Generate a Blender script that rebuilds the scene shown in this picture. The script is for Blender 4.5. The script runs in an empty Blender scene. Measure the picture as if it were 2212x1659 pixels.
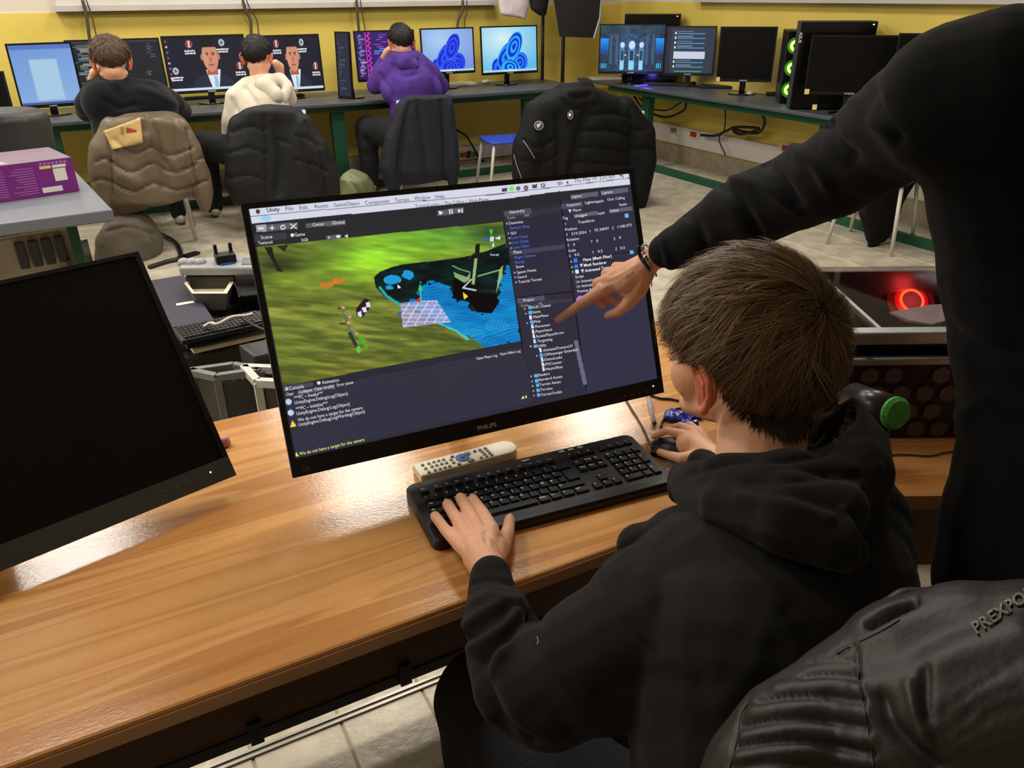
import bpy, math, random
import numpy as np
from mathutils import Vector, Matrix
from mathutils.bvhtree import BVHTree
PI = math.pi
rng = np.random.RandomState(7); random.seed(7)
SC = bpy.context.scene
COL = SC.collection
# ------------------------------------------------------------------ camera
FPX, IW, IH = 1700.0, 2212.0, 1659.0
CAM = np.array([0, 0, 1.53])
def _cam(p, r, yw):
    right = np.array([math.cos(yw), math.sin(yw), 0]); f0 = np.array([-math.sin(yw), math.cos(yw), 0]); up0 = np.array([0, 0, 1.])
    fw = f0*math.cos(p)-up0*math.sin(p); up = up0*math.cos(p)+f0*math.sin(p)
    return right*math.cos(r)+up*math.sin(r), -right*math.sin(r)+up*math.cos(r), fw
CR, CU, CF = _cam(math.radians(26.4), math.radians(-.48), math.radians(-27.8))
cd = bpy.data.cameras.new('camera'); cam = bpy.data.objects.new('camera', cd); COL.objects.link(cam)
cam.matrix_world = Matrix(((CR[0], CU[0], -CF[0], CAM[0]), (CR[1], CU[1], -CF[1], CAM[1]), (CR[2], CU[2], -CF[2], CAM[2]), (0, 0, 0, 1)))
cd.sensor_fit = 'HORIZONTAL'; cd.sensor_width = 36; cd.lens = FPX/IW*36; cd.clip_start = .02
SC.camera = cam
# ------------------------------------------------------------------ world, exposure
wd = bpy.data.worlds.new('world'); SC.world = wd; wd.use_nodes = True
wd.node_tree.nodes['Background'].inputs[0].default_value = (.55, .6, .7, 1)
wd.node_tree.nodes['Background'].inputs[1].default_value = .05
SC.view_settings.view_transform = 'Standard'; SC.view_settings.look = 'None'
SC.view_settings.exposure = 0.0; SC.view_settings.gamma = 1; SC.view_settings.use_curve_mapping = False
LAMP_POWER = 26.0
LAMP_COL = (1.0, .95, .87)
LAMPS = [(x, y) for y in (2.5, 4.5, 6.4) for x in (-2.3, -.55, 1.25, 3.1)]
# ------------------------------------------------------------------ pixel helpers (photo pixel + a known plane -> place in the room)
def ray(x, y): return CF+CR*(x-IW/2)/FPX-CU*(y-IH/2)/FPX
def Zp(x, y, z=0.): k = ray(x, y); return CAM+k*(z-CAM[2])/k[2]
def Yp(x, y, Y): k = ray(x, y); return CAM+k*Y/k[1]
def Xp(x, y, X): k = ray(x, y); return CAM+k*X/k[0]
def Dp(x, y, d): k = ray(x, y); return CAM+k/np.linalg.norm(k)*d
def px2m(p, r): return r*float((np.array(p)-CAM)@CF)/FPX
def project(V):
    d = np.asarray(V, float)-CAM; t = d@CF
    return np.stack([IW/2+FPX*(d@CR)/t, IH/2-FPX*(d@CU)/t], -1)
def unit(v): v = np.array(v, float); return v/np.linalg.norm(v)
def lin(c):
    c = np.asarray(c, float)/255.
    return np.where(c <= .04045, c/12.92, ((c+.055)/1.055)**2.4)
# ------------------------------------------------------------------ materials
MATS = {}
def mat(name, rgb, rough=.6, metal=0., spec=.5, noise=0., nscale=20., bump=0., bscale=200., emit=0., alpha=1., sheen=0., sss=0., coat=0., stretch=None):
    m = bpy.data.materials.new(name); m.use_nodes = True; nt = m.node_tree; b = nt.nodes['Principled BSDF']
    c = tuple(lin(rgb))+(1,)
    b.inputs['Base Color'].default_value = c; b.inputs['Roughness'].default_value = rough; b.inputs['Metallic'].default_value = metal
    b.inputs['Specular IOR Level'].default_value = spec
    tc = nt.nodes.new('ShaderNodeTexCoord')
    src = tc.outputs['Object']
    if stretch:
        mp = nt.nodes.new('ShaderNodeMapping'); mp.inputs['Scale'].default_value = stretch; nt.links.new(src, mp.inputs[0]); src = mp.outputs[0]
    if noise:
        n = nt.nodes.new('ShaderNodeTexNoise'); n.inputs['Scale'].default_value = nscale; n.inputs['Detail'].default_value = 5
        nt.links.new(src, n.inputs['Vector'])
        r = nt.nodes.new('ShaderNodeMapRange'); r.inputs[1].default_value = .3; r.inputs[2].default_value = .7
        r.inputs[3].default_value = 1-noise; r.inputs[4].default_value = 1+noise; nt.links.new(n.outputs[0], r.inputs[0])
        mx = nt.nodes.new('ShaderNodeVectorMath'); mx.operation = 'SCALE'; mx.inputs[0].default_value = c[:3]
        nt.links.new(r.outputs[0], mx.inputs['Scale']); nt.links.new(mx.outputs[0], b.inputs['Base Color'])
    if bump:
        n = nt.nodes.new('ShaderNodeTexNoise'); n.inputs['Scale'].default_value = bscale; n.inputs['Detail'].default_value = 4
        nt.links.new(src, n.inputs['Vector'])
        bp = nt.nodes.new('ShaderNodeBump'); bp.inputs['Strength'].default_value = bump; bp.inputs['Distance'].default_value = .01
        nt.links.new(n.outputs[0], bp.inputs['Height']); nt.links.new(bp.outputs[0], b.inputs['Normal'])
    if emit: b.inputs['Emission Color'].default_value = c; b.inputs['Emission Strength'].default_value = emit
    if sheen: b.inputs['Sheen Weight'].default_value = sheen; b.inputs['Sheen Roughness'].default_value = .5
    if sss:
        b.inputs['Subsurface Weight'].default_value = sss; b.inputs['Subsurface Radius'].default_value = (1., .35, .2); b.inputs['Subsurface Scale'].default_value = .006
    if coat: b.inputs['Coat Weight'].default_value = coat; b.inputs['Coat Roughness'].default_value = .15
    if alpha < 1: b.inputs['Alpha'].default_value = alpha
    MATS[name] = m; return m
def attr_emit(name, s=1.):
    m = bpy.data.materials.new(name); m.use_nodes = True; nt = m.node_tree; b = nt.nodes['Principled BSDF']
    a = nt.nodes.new('ShaderNodeAttribute'); a.attribute_name = 'Col'
    b.inputs['Base Color'].default_value = (.008, .008, .01, 1); b.inputs['Roughness'].default_value = .3; b.inputs['Specular IOR Level'].default_value = .25
    nt.links.new(a.outputs['Color'], b.inputs['Emission Color']); b.inputs['Emission Strength'].default_value = s
    return m
M = {}
def dm(k, *a, **kw): M[k] = mat(k, *a, **kw)
dm('black_plastic', (17, 17, 18), .42, spec=.4, bump=.05, bscale=900)
dm('bezel', (11, 11, 12), .38, spec=.4)
dm('glossy_black', (9, 9, 10), .16, spec=.5)
dm('screen_off', (6, 6, 8), .32, spec=.25)
dm('bottom_bezel', (62, 64, 60), .35, spec=.5, stretch=(1, 40, 1), bump=.04, bscale=60)
dm('key', (23, 23, 24), .34, spec=.5, bump=.04, bscale=700)
dm('legend', (235, 235, 235), .5)
dm('white_ink', (210, 210, 208), .5)
dm('grey_ink', (90, 92, 92), .5)
dm('white_paint', (196, 192, 180), .45, noise=.05, nscale=8)
dm('yellow_wall', (216, 192, 88), .55, noise=.05, nscale=2.5, bump=.08, bscale=60)
dm('white_wall', (206, 198, 182), .7, noise=.04, nscale=3, bump=.06, bscale=60)
dm('sill', (186, 180, 176), .5, noise=.05, nscale=6)
dm('raceway', (205, 198, 190), .45, noise=.03, nscale=8)
dm('wall_base', (150, 138, 118), .6, noise=.18, nscale=14)
dm('green_metal', (10, 72, 50), .42, noise=.08, nscale=12)
dm('dark_top', (72, 76, 80), .42, noise=.08, nscale=30)
dm('grey_top', (112, 116, 124), .4, noise=.05, nscale=9)
dm('top_edge', (92, 96, 98), .45)
dm('tile', (188, 178, 158), .3, spec=.5, noise=.24, nscale=9, bump=.22, bscale=34)
dm('grout', (158, 144, 120), .8)
dm('metal_strip', (150, 146, 136), .3, metal=.8)
dm('dark_panel', (70, 46, 26), .6, noise=.12, nscale=8)
dm('wood_edge', (176, 130, 88), .42, noise=.1, nscale=6, stretch=(1, 8, 8))
dm('black_metal', (20, 20, 21), .4, metal=.3)
dm('chrome', (200, 200, 200), .2, metal=1.)
dm('steel', (150, 152, 150), .38, metal=.75, noise=.12, nscale=14)
dm('dull_steel', (112, 116, 112), .5, noise=.15, nscale=20)
dm('white_steel', (196, 198, 190), .5, noise=.05, nscale=9)
dm('beige_steel', (176, 166, 146), .5, noise=.08, nscale=9)
dm('skin', (240, 182, 150), .5, spec=.4, noise=.07, nscale=28, bump=.10, bscale=160, sss=.25)
dm('skin_pale', (236, 180, 146), .5, spec=.4, noise=.06, nscale=30, bump=.08, bscale=180, sss=.25)
dm('skin_ear', (222, 130, 100), .5, noise=.08, nscale=60, sss=.35)
dm('nail', (226, 168, 146), .3)
dm('black_fleece', (29, 28, 28), .95, spec=.15, noise=.12, nscale=60, bump=.14, bscale=900, sheen=.06)
dm('dark_fleece', (17, 17, 18), .95, spec=.12, noise=.12, nscale=60, bump=.14, bscale=900, sheen=.05)
dm('seam', (12, 12, 13), .9)
dm('navy_hoodie', (15, 17, 23), .95, spec=.15, noise=.1, nscale=40, bump=.3, bscale=200, sheen=.1)
dm('white_hoodie', (214, 204, 186), .9, noise=.05, nscale=20, bump=.3, bscale=120)
dm('purple_hoodie', (78, 46, 138), .9, noise=.08, nscale=20, bump=.3, bscale=120)
dm('navy_trousers', (18, 20, 28), .9, noise=.12, nscale=30, bump=.3, bscale=200)
dm('black_trousers', (17, 18, 21), .9, noise=.1, nscale=30)
dm('taupe_puffer', (98, 84, 67), .42, spec=.4, noise=.1, nscale=10, bump=.35, bscale=22)
dm('cream_patch', (196, 168, 108), .6, noise=.12, nscale=50)
dm('patch_print', (150, 122, 70), .6)
dm('red_print', (160, 50, 40), .6)
dm('black_puffer', (25, 26, 28), .65, spec=.25, noise=.1, nscale=20, bump=.3, bscale=26)
dm('navy_jacket', (27, 31, 42), .75, spec=.3, noise=.1, nscale=20, bump=.3, bscale=30)
dm('black_coat', (18, 18, 21), .75, spec=.2, noise=.12, nscale=20, bump=.3, bscale=26)
dm('leather', (31, 29, 26), .52, spec=.42, noise=.08, nscale=14, bump=.07, bscale=160)
dm('leather_seam', (58, 53, 47), .5)
dm('emboss', (92, 86, 78), .4)
dm('grey_pack', (92, 84, 72), .85, noise=.12, nscale=20, bump=.3, bscale=60)
dm('olive_bag', (140, 146, 108), .8, noise=.12, nscale=16, bump=.3, bscale=40)
dm('blue_plastic', (36, 66, 180), .4, noise=.05, nscale=10)
dm('blue_cloth', (58, 80, 130), .8, noise=.12, nscale=60)
dm('purple_card', (120, 34, 126), .5, noise=.08, nscale=14)
dm('purple_top', (120, 100, 116), .45, noise=.1, nscale=14)
dm('lilac_ink', (170, 110, 175), .6)
dm('printer', (44, 44, 44), .5, noise=.06, nscale=20)
dm('remote', (222, 216, 190), .4, noise=.03, nscale=30)
dm('btn_grey', (112, 108, 100), .5)
dm('btn_blue', (46, 84, 160), .4)
dm('btn_navy', (40, 40, 120), .4)
dm('btn_brown', (92, 66, 74), .5)
dm('silver_plastic', (150, 152, 156), .35, noise=.04, nscale=20)
dm('cream_plastic', (226, 218, 184), .5, noise=.06, nscale=30)
dm('grey_plastic', (108, 108, 108), .5)
dm('navy_case', (42, 42, 60), .45, noise=.05, nscale=10)
dm('dark_case', (48, 46, 48), .5, noise=.08, nscale=12)
dm('cable', (14, 14, 14), .5)
dm('cable_white', (206, 200, 180), .5)
dm('cable_grey', (70, 62, 52), .6)
dm('led_white', (255, 255, 255), emit=3.)
dm('led_blue', (40, 160, 255), emit=3.)
dm('led_violet', (70, 60, 255), emit=2.)
dm('fan_green', (150, 235, 90), emit=3.)
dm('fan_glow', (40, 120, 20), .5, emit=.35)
dm('ring_red', (255, 60, 30), emit=9.)
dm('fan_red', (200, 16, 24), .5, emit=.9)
dm('fan_red_dim', (120, 8, 14), .5, emit=.6)
dm('green_cap', (60, 150, 50), .5, noise=.15, nscale=60, bump=.3, bscale=90)
dm('gun_metal', (46, 43, 40), .3, metal=.4)
dm('socket_red', (170, 34, 26), .4)
dm('umbrella_black', (34, 34, 36), .6)
dm('umbrella_white', (214, 200, 204), .7, noise=.04, nscale=9, bump=.2, bscale=18)
dm('clear_plastic', (200, 205, 215), .12, alpha=.45)
dm('ink_blue', (44, 30, 120), .3)
dm('blue_foil', (36, 52, 170), .25, spec=.6)
dm('paper', (225, 222, 214), .6)
dm('sticker', (225, 205, 120), .5)
dm('diffuser', (255, 246, 230), emit=3.)
dm('ceiling_white', (215, 212, 204), .8)
dm('glass_dark', (16, 18, 22), .08)
dm('hex', (30, 26, 27), .4, metal=.4)
M['screen'] = attr_emit('screen', 1.)
M['skin_ear'].node_tree.nodes['Principled BSDF']
def glass():
    m = bpy.data.materials.new('tinted_glass'); m.use_nodes = True; nt = m.node_tree; nt.nodes.remove(nt.nodes['Principled BSDF'])
    t = nt.nodes.new('ShaderNodeBsdfTransparent'); t.inputs[0].default_value = (.72, .68, .70, 1); g = nt.nodes.new('ShaderNodeBsdfGlossy'); g.inputs['Roughness'].default_value = .03
    x = nt.nodes.new('ShaderNodeMixShader'); x.inputs[0].default_value = .07; nt.links.new(t.outputs[0], x.inputs[1]); nt.links.new(g.outputs[0], x.inputs[2])
    nt.links.new(x.outputs[0], nt.nodes['Material Output'].inputs[0]); return m
M['glass'] = glass()
def wood():
    m = bpy.data.materials.new('desk_wood'); m.use_nodes = True; nt = m.node_tree; b = nt.nodes['Principled BSDF']; L = nt.links
    tc = nt.nodes.new('ShaderNodeTexCoord')
    def mp(s):
        n = nt.nodes.new('ShaderNodeMapping'); n.inputs['Scale'].default_value = s; L.new(tc.outputs['Object'], n.inputs[0]); return n.outputs[0]
    def noise(v, sc, det=6, rgh=.6, dist=0):
        n = nt.nodes.new('ShaderNodeTexNoise'); n.inputs['Scale'].default_value = sc; n.inputs['Detail'].default_value = det; n.inputs['Roughness'].default_value = rgh; n.inputs['Distortion'].default_value = dist
        L.new(v, n.inputs['Vector']); return n.outputs[0]
    a = noise(mp((.4, 7, 1)), 2.2, 2.5, .5, .35)
    r = nt.nodes.new('ShaderNodeValToRGB'); L.new(a, r.inputs[0]); e = r.color_ramp.elements
    e[0].position = .30; e[0].color = tuple(lin((176, 118, 64)))+(1,); e[1].position = .70; e[1].color = tuple(lin((222, 166, 104)))+(1,)
    for p_, c_ in ((.38, (196, 137, 78)), (.45, (190, 131, 74)), (.475, (214, 156, 95)), (.53, (220, 163, 101)), (.565, (200, 142, 82)), (.62, (212, 154, 92))):
        k = r.color_ramp.elements.new(p_); k.color = tuple(lin(c_))+(1,)
    g = noise(mp((3, 150, 1)), 3.0, 4)
    g2 = noise(mp((60, 60, 60)), 3.0, 3)
    r2 = nt.nodes.new('ShaderNodeMapRange'); r2.inputs[3].default_value = .86; r2.inputs[4].default_value = 1.12; L.new(g, r2.inputs[0])
    r3 = nt.nodes.new('ShaderNodeMapRange'); r3.inputs[3].default_value = .92; r3.inputs[4].default_value = 1.08; L.new(g2, r3.inputs[0])
    mm = nt.nodes.new('ShaderNodeMath'); mm.operation = 'MULTIPLY'; L.new(r2.outputs[0], mm.inputs[0]); L.new(r3.outputs[0], mm.inputs[1])
    v = nt.nodes.new('ShaderNodeVectorMath'); v.operation = 'SCALE'; L.new(r.outputs[0], v.inputs[0]); L.new(mm.outputs[0], v.inputs['Scale'])
    L.new(v.outputs[0], b.inputs['Base Color']); b.inputs['Roughness'].default_value = .16; b.inputs['Specular IOR Level'].default_value = .5
    bp = nt.nodes.new('ShaderNodeBump'); bp.inputs['Strength'].default_value = .035; bp.inputs['Distance'].default_value = .01
    L.new(noise(mp((30, 60, 30)), 4., 3), bp.inputs['Height']); L.new(bp.outputs[0], b.inputs['Normal'])
    return m
M['wood'] = wood()
def hair_mat(name, rgb, dark, rough=.42):
    m = bpy.data.materials.new(name); m.use_nodes = True; nt = m.node_tree; b = nt.nodes['Principled BSDF']
    a = nt.nodes.new('ShaderNodeAttribute'); a.attribute_name = 'Col'
    nt.links.new(a.outputs['Color'], b.inputs['Base Color']); b.inputs['Roughness'].default_value = rough; b.inputs['Specular IOR Level'].default_value = .35
    m['rgb'] = list(lin(rgb)); m['dark'] = list(lin(dark)); return m
M['hair_brown'] = hair_mat('hair_brown', (136, 106, 74), (44, 32, 22))
M['hair_light'] = hair_mat('hair_light', (104, 76, 56), (58, 42, 32))
M['hair_black'] = hair_mat('hair_black', (36, 30, 28), (20, 17, 17))
dm('scalp_brown', (38, 28, 20), .8); dm('scalp_light', (60, 43, 33), .8); dm('scalp_black', (22, 18, 18), .8)
# ------------------------------------------------------------------ mesh builder
class MB:
    def __init__(s): s.v = []; s.f = []
    def add(s, V, F):
        n = len(s.v); s.v += [tuple(map(float, p)) for p in V]; s.f += [tuple(i+n for i in f) for f in F]; return s
    def box(s, c, d, R=None):
        c = np.array(c, float); h = np.array(d, float)/2
        V = np.array([(x, y, z) for x in (-1, 1) for y in (-1, 1) for z in (-1, 1)])*h
        if R is not None: V = V@np.array(R).T
        return s.add(V+c, [(0, 1, 3, 2), (4, 6, 7, 5), (0, 4, 5, 1), (2, 3, 7, 6), (0, 2, 6, 4), (1, 5, 7, 3)])
    def b2(s, lo, hi): lo = np.array(lo, float); hi = np.array(hi, float); return s.box((lo+hi)/2, hi-lo)
    def prism(s, poly, z0, z1):
        n = len(poly); V = [(x, y, z0) for x, y in poly]+[(x, y, z1) for x, y in poly]
        F = [tuple(range(n))[::-1], tuple(range(n, 2*n))]+[(i, (i+1) % n, (i+1) % n+n, i+n) for i in range(n)]
        return s.add(V, F)
    def tube(s, path, r, n=8, cap=True):
        P = np.array(path, float); m = len(P); rr = np.broadcast_to(np.array(r, float), (m,)) ; V = []
        T = np.gradient(P, axis=0); T /= np.linalg.norm(T, axis=1)[:, None]+1e-9
        a = np.array([0, 0, 1.]) if abs(T[0][2]) < .9 else np.array([1., 0, 0])
        for i in range(m):
            a = a-T[i]*(a@T[i]); a = unit(a); b = np.cross(T[i], a)
            for k in range(n): t = 2*PI*k/n; V.append(P[i]+rr[i]*(a*math.cos(t)+b*math.sin(t)))
        F = [(i*n+k, i*n+(k+1) % n, (i+1)*n+(k+1) % n, (i+1)*n+k) for i in range(m-1) for k in range(n)]
        if cap: F += [tuple(range(n))[::-1], tuple((m-1)*n+k for k in range(n))]
        return s.add(V, F)
    def lathe(s, prof, c=(0, 0, 0), axis=(0, 0, 1), n=20):
        ax = unit(axis); a = unit(np.cross(ax, (1, 0, 0) if abs(ax[0]) < .9 else (0, 1, 0))); b = np.cross(ax, a); V = []
        for r, h in prof:
            for k in range(n): t = 2*PI*k/n; V.append(np.array(c)+ax*h+r*(a*math.cos(t)+b*math.sin(t)))
        m = len(prof)
        F = [(i*n+k, i*n+(k+1) % n, (i+1)*n+(k+1) % n, (i+1)*n+k) for i in range(m-1) for k in range(n)]
        F += [tuple(range(n))[::-1], tuple((m-1)*n+k for k in range(n))]
        return s.add(V, F)
    def torus(s, c, axis, R, r, n=28, k=8, a0=0, a1=2*PI):
        ax = unit(axis); a = unit(np.cross(ax, (1, 0, 0) if abs(ax[0]) < .9 else (0, 1, 0))); b = np.cross(ax, a)
        full = abs(a1-a0-2*PI) < 1e-6; T = np.linspace(a0, a1, n+1)
        return s.tube([np.array(c)+R*(a*math.cos(t)+b*math.sin(t)) for t in T], r, k, cap=not full)
    def xf(s, R, o): s.v = [tuple(np.array(R)@np.array(p)+np.array(o)) for p in s.v]; return s
def rrect(w, h, r, n=5, c=(0, 0)):
    P = []
    for cx, cy, a in ((w/2-r, h/2-r, 0), (-w/2+r, h/2-r, 90), (-w/2+r, -h/2+r, 180), (w/2-r, -h/2+r, 270)):
        for i in range(n+1): t = math.radians(a+90*i/n); P.append((c[0]+cx+r*math.cos(t), c[1]+cy+r*math.sin(t)))
    return P
TM = {}
def frame(loc, R=None):
    m = Matrix.Identity(4)
    if R is not None:
        for i in range(3):
            for j in range(3): m[i][j] = float(R[i][j])
    for i in range(3): m[i][3] = float(loc[i])
    return m
def rotz(a): c, s = math.cos(a), math.sin(a); return np.array([[c, -s, 0], [s, c, 0], [0, 0, 1]])
def cols(a, b, c): return np.array([a, b, c]).T
def thing(name, label, cat, loc=(0, 0, 0), R=None, group=None):
    o = bpy.data.objects.new(name, None); COL.objects.link(o); o.matrix_world = frame(loc, R); TM[o.name] = frame(loc, R)
    o.empty_display_size = .05; o['label'] = label; o['category'] = cat
    if group: o['group'] = group
    return o
def mesh_of(mb, name):
    me = bpy.data.meshes.new(name); me.from_pydata(mb.v, [], mb.f); me.update(); return me
def part(name, mb, m, parent=None, world=False, smooth=False, bevel=0., label=None, struct=False, stuff=False, top=None, solid=0.):
    me = mb if isinstance(mb, bpy.types.Mesh) else mesh_of(mb, name)
    if world and parent is not None:
        rt_ = parent
        while rt_.parent: rt_ = rt_.parent
        if rt_.name in TM: me.transform(TM[rt_.name].inverted())
    me.materials.clear(); me.materials.append(m)
    if smooth: me.shade_smooth()
    o = bpy.data.objects.new(name, me); COL.objects.link(o)
    if parent is not None:
        o.parent = parent
    if bevel:
        b = o.modifiers.new('bevel', 'BEVEL'); b.width = bevel; b.segments = 2; b.limit_method = 'ANGLE'; b.angle_limit = math.radians(40)
    if solid:
        b = o.modifiers.new('solid', 'SOLIDIFY'); b.thickness = solid
    if label: o['label'] = label
    if struct: o['kind'] = 'structure'
    if stuff: o['kind'] = 'stuff'
    if top: o['label'], o['category'] = top[0], top[1]
    if top and len(top) > 2: o['group'] = top[2]
    return o
# ------------------------------------------------------------------ organic forms
def sph(nu=16, nv=10):
    V = [(0, 0, -1)]
    for j in range(1, nv):
        ph = -PI/2+PI*j/nv
        for i in range(nu): t = 2*PI*i/nu; V.append((math.cos(ph)*math.cos(t), math.cos(ph)*math.sin(t), math.sin(ph)))
    V.append((0, 0, 1)); F = []
    for i in range(nu): F.append((0, 1+(i+1) % nu, 1+i))
    for j in range(nv-2):
        for i in range(nu): a = 1+j*nu+i; b = 1+j*nu+(i+1) % nu; F.append((a, b, b+nu, a+nu))
    L = len(V)-1
    for i in range(nu): F.append((L, 1+(nv-2)*nu+i, 1+(nv-2)*nu+(i+1) % nu))
    return np.array(V), F
SV, SF = sph()
def basis(ax):
    ax = unit(ax); a = unit(np.cross(ax, (0, 0, 1) if abs(ax[2]) < .9 else (1, 0, 0))); return a, np.cross(ax, a), ax
def ell(mb, c, r, R=None):
    V = SV*np.array(r, float)
    if R is not None: V = V@np.array(R).T
    mb.add(V+np.array(c), SF)
def caps(mb, p0, r0, p1, r1, flat=None, k=1.):
    p0 = np.array(p0, float); p1 = np.array(p1, float)
    if np.linalg.norm(p1-p0) < 1e-6: return ell(mb, p0, (r0,)*3)
    a, b, ax = basis(p1-p0); B = cols(a, b, ax)
    up = SV[:, 2] > 1e-6
    off = SV*np.where(up, r1, r0)[:, None]@B.T
    if flat is not None: fl = unit(flat); off = off-np.outer(off@fl, fl)*(1-k)
    mb.add(off+np.where(up[:, None], p1, p0), SF)
def chain(mb, pts, flat=None, k=1.):
    for (p, r), (q, s) in zip(pts[:-1], pts[1:]): caps(mb, p, r, q, s, flat, k)
def cY(L): return [(Yp(x, y, Y), px2m(Yp(x, y, Y), r)) for x, y, Y, r in L]
def cD(L): return [(Dp(x, y, d), px2m(Dp(x, y, d), r)) for x, y, d, r in L]
def cZ(L): return [(Zp(x, y, z), px2m(Zp(x, y, z), r)) for x, y, z, r in L]
def loft(mb, rows, thick, mode='Y', n=28):
    """rows: (y, x_left, x_right, depth, thickness factor): rings of a closed, cushion-like body"""
    rings = []
    for row in rows:
        y, xl, xr, dd = row[:4]; tf = row[4] if len(row) > 4 else 1.
        fn = {'Y': Yp, 'D': Dp, 'X': Xp}[mode]
        a, b = fn(xl, y, dd), fn(xr, y, dd); c = (a+b)/2; e = (b-a)/2; d = unit(np.array([CF[0], CF[1], 0]))*thick*tf
        rings.append([c+e*math.copysign(abs(math.cos(t))**.8, math.cos(t))+d*math.copysign(abs(math.sin(t))**.8, math.sin(t)) for t in np.linspace(0, 2*PI, n, endpoint=False)])
    V = [p for r in rings for p in r]; m = len(rings)
    F = [(i*n+k, (i+1)*n+k, (i+1)*n+(k+1) % n, i*n+(k+1) % n) for i in range(m-1) for k in range(n)]+[tuple(range(n)), tuple((m-1)*n+k for k in range(n))[::-1]]
    mb.add(V, F)
def blob(mb, voxel, sm=6, fac=.5, dec=0):
    me = mesh_of(mb, 'tmp'); o = bpy.data.objects.new('tmp', me); COL.objects.link(o)
    r = o.modifiers.new('r', 'REMESH'); r.mode = 'VOXEL'; r.voxel_size = voxel; r.adaptivity = 0
    if sm: s = o.modifiers.new('s', 'SMOOTH'); s.factor = fac; s.iterations = sm
    if dec: d = o.modifiers.new('d', 'DECIMATE'); d.ratio = dec
    dg = bpy.context.evaluated_depsgraph_get(); out = bpy.data.meshes.new_from_object(o.evaluated_get(dg))
    bpy.data.objects.remove(o); bpy.data.meshes.remove(me); out.shade_smooth(); return out
def getV(me): a = np.empty(len(me.vertices)*3); me.vertices.foreach_get('co', a); return a.reshape(-1, 3)
def getN(me): a = np.empty(len(me.vertices)*3); me.vertices.foreach_get('normal', a); return a.reshape(-1, 3)
def setV(me, V): me.vertices.foreach_set('co', V.ravel()); me.update()
def polydist(P, line):
    L = np.array(line, float); best = np.full(len(P), 1e9)
    for a, b in zip(L[:-1], L[1:]):
        ab = b-a; t = np.clip(((P-a)@ab)/(ab@ab+1e-9), 0, 1); best = np.minimum(best, np.linalg.norm(P-a-t[:, None]*ab, axis=1))
    return best
def smoothline(line, n=8):
    L = np.array(line, float)
    if len(L) < 3: return L
    out = []
    Q = np.vstack([2*L[0]-L[1], L, 2*L[-1]-L[-2]])
    for i in range(1, len(Q)-2):
        for t in np.linspace(0, 1, n, endpoint=False):
            out.append(.5*((2*Q[i])+(-Q[i-1]+Q[i+1])*t+(2*Q[i-1]-5*Q[i]+4*Q[i+1]-Q[i+2])*t*t+(-Q[i-1]+3*Q[i]-3*Q[i+1]+Q[i+2])*t**3))
    out.append(L[-1]); return np.array(out)
def sculpt(me, folds):
    """folds: (polyline, width px, depth m): seams, quilting and cloth folds worked into the mesh, near side"""
    V = getV(me); N = getN(me); P = project(V); front = ((V-CAM)*N).sum(1) < 0
    D = np.zeros(len(V))
    for line, w, dep in folds:
        d = polydist(P, smoothline(line)); D += np.where(front, dep*np.exp(-(d/w)**2), 0)
    setV(me, V+N*D[:, None])
def wrinkle(me, amp, scale, seed=0, stretch=(1, 1, 1), ridged=False):
    V = getV(me); N = getN(me); r = np.random.RandomState(seed); D = np.zeros(len(V)); Q = V*np.array(stretch)
    for o in range(3):
        for k in range(5):
            d = unit(r.normal(size=3)); ph = r.rand()*6.28; D += np.sin((Q@d)*scale*(1.7**o)+ph+1.6*np.sin((Q@unit(r.normal(size=3)))*scale*.6*(1.7**o)+r.rand()*6))/(1.8**o)
    D /= 4.
    if ridged: D = 1-2*np.abs(D)
    setV(me, V+N*(D*amp)[:, None])
def bvh(me):
    V = getV(me); return BVHTree.FromPolygons([tuple(v) for v in V], [tuple(p.vertices) for p in me.polygons])
def on_surface(tree, x, y, off, default=None):
    k = unit(ray(x, y)); h = tree.ray_cast(Vector(CAM), Vector(k))
    if h[0] is None: return default
    return np.array(h[0])-k*off
def decal(tree, polys, off=.002, nsub=0):
    """flat shapes given by their outline, laid onto a body's surface"""
    mb = MB(); last = None
    for poly in polys:
        V = []
        for x, y in poly:
            p = on_surface(tree, x, y, off, None)
            if p is None: p = last if last is not None else Dp(x, y, 1.)
            last = p; V.append(p)
        mb.add(V, [tuple(range(len(V)))])
    return mb
def ribbon_px(tree, line, wpx, off=.0015):
    L = smoothline(line, 10); T = np.gradient(L, axis=0); T /= np.linalg.norm(T, axis=1)[:, None]+1e-9
    pts = []
    for p in L:
        q = on_surface(tree, p[0], p[1], off)
        if q is not None: pts.append(q)
    mb = MB()
    if len(pts) > 2: mb.tube(pts, px2m(pts[0], wpx/2), 5)
    return mb
# ------------------------------------------------------------------ text
_fc = bpy.data.curves.new('f', 'FONT'); _fo = bpy.data.objects.new('f', _fc); COL.objects.link(_fo)
def glyphs(s, bold=False, depth=0):
    _fc.body = s; _fc.size = 1; _fc.extrude = 0; _fc.offset = .018*bold if bold else 0; _fc.resolution_u = 2
    dg = bpy.context.evaluated_depsgraph_get(); dg.update()
    me = bpy.data.meshes.new_from_object(_fo.evaluated_get(dg)); V = getV(me)[:, :2] if len(me.vertices) else np.zeros((0, 2)); F = [tuple(p.vertices) for p in me.polygons]
    bpy.data.meshes.remove(me); return V, F
def text_mb(mb, s, fn, w=None, h=None, bold=False):
    """fn maps (x, y) with x along the line in 0..w and y up to a 3-D point; w = wanted width, h = cap height"""
    V, F = glyphs(s, bold)
    if not len(V): return
    x0, x1 = V[:, 0].min(), V[:, 0].max(); sy = h/.7; sx = w/(x1-x0) if w else sy
    mb.add([fn((x-x0)*sx, y*sy) for x, y in V], F)
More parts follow.
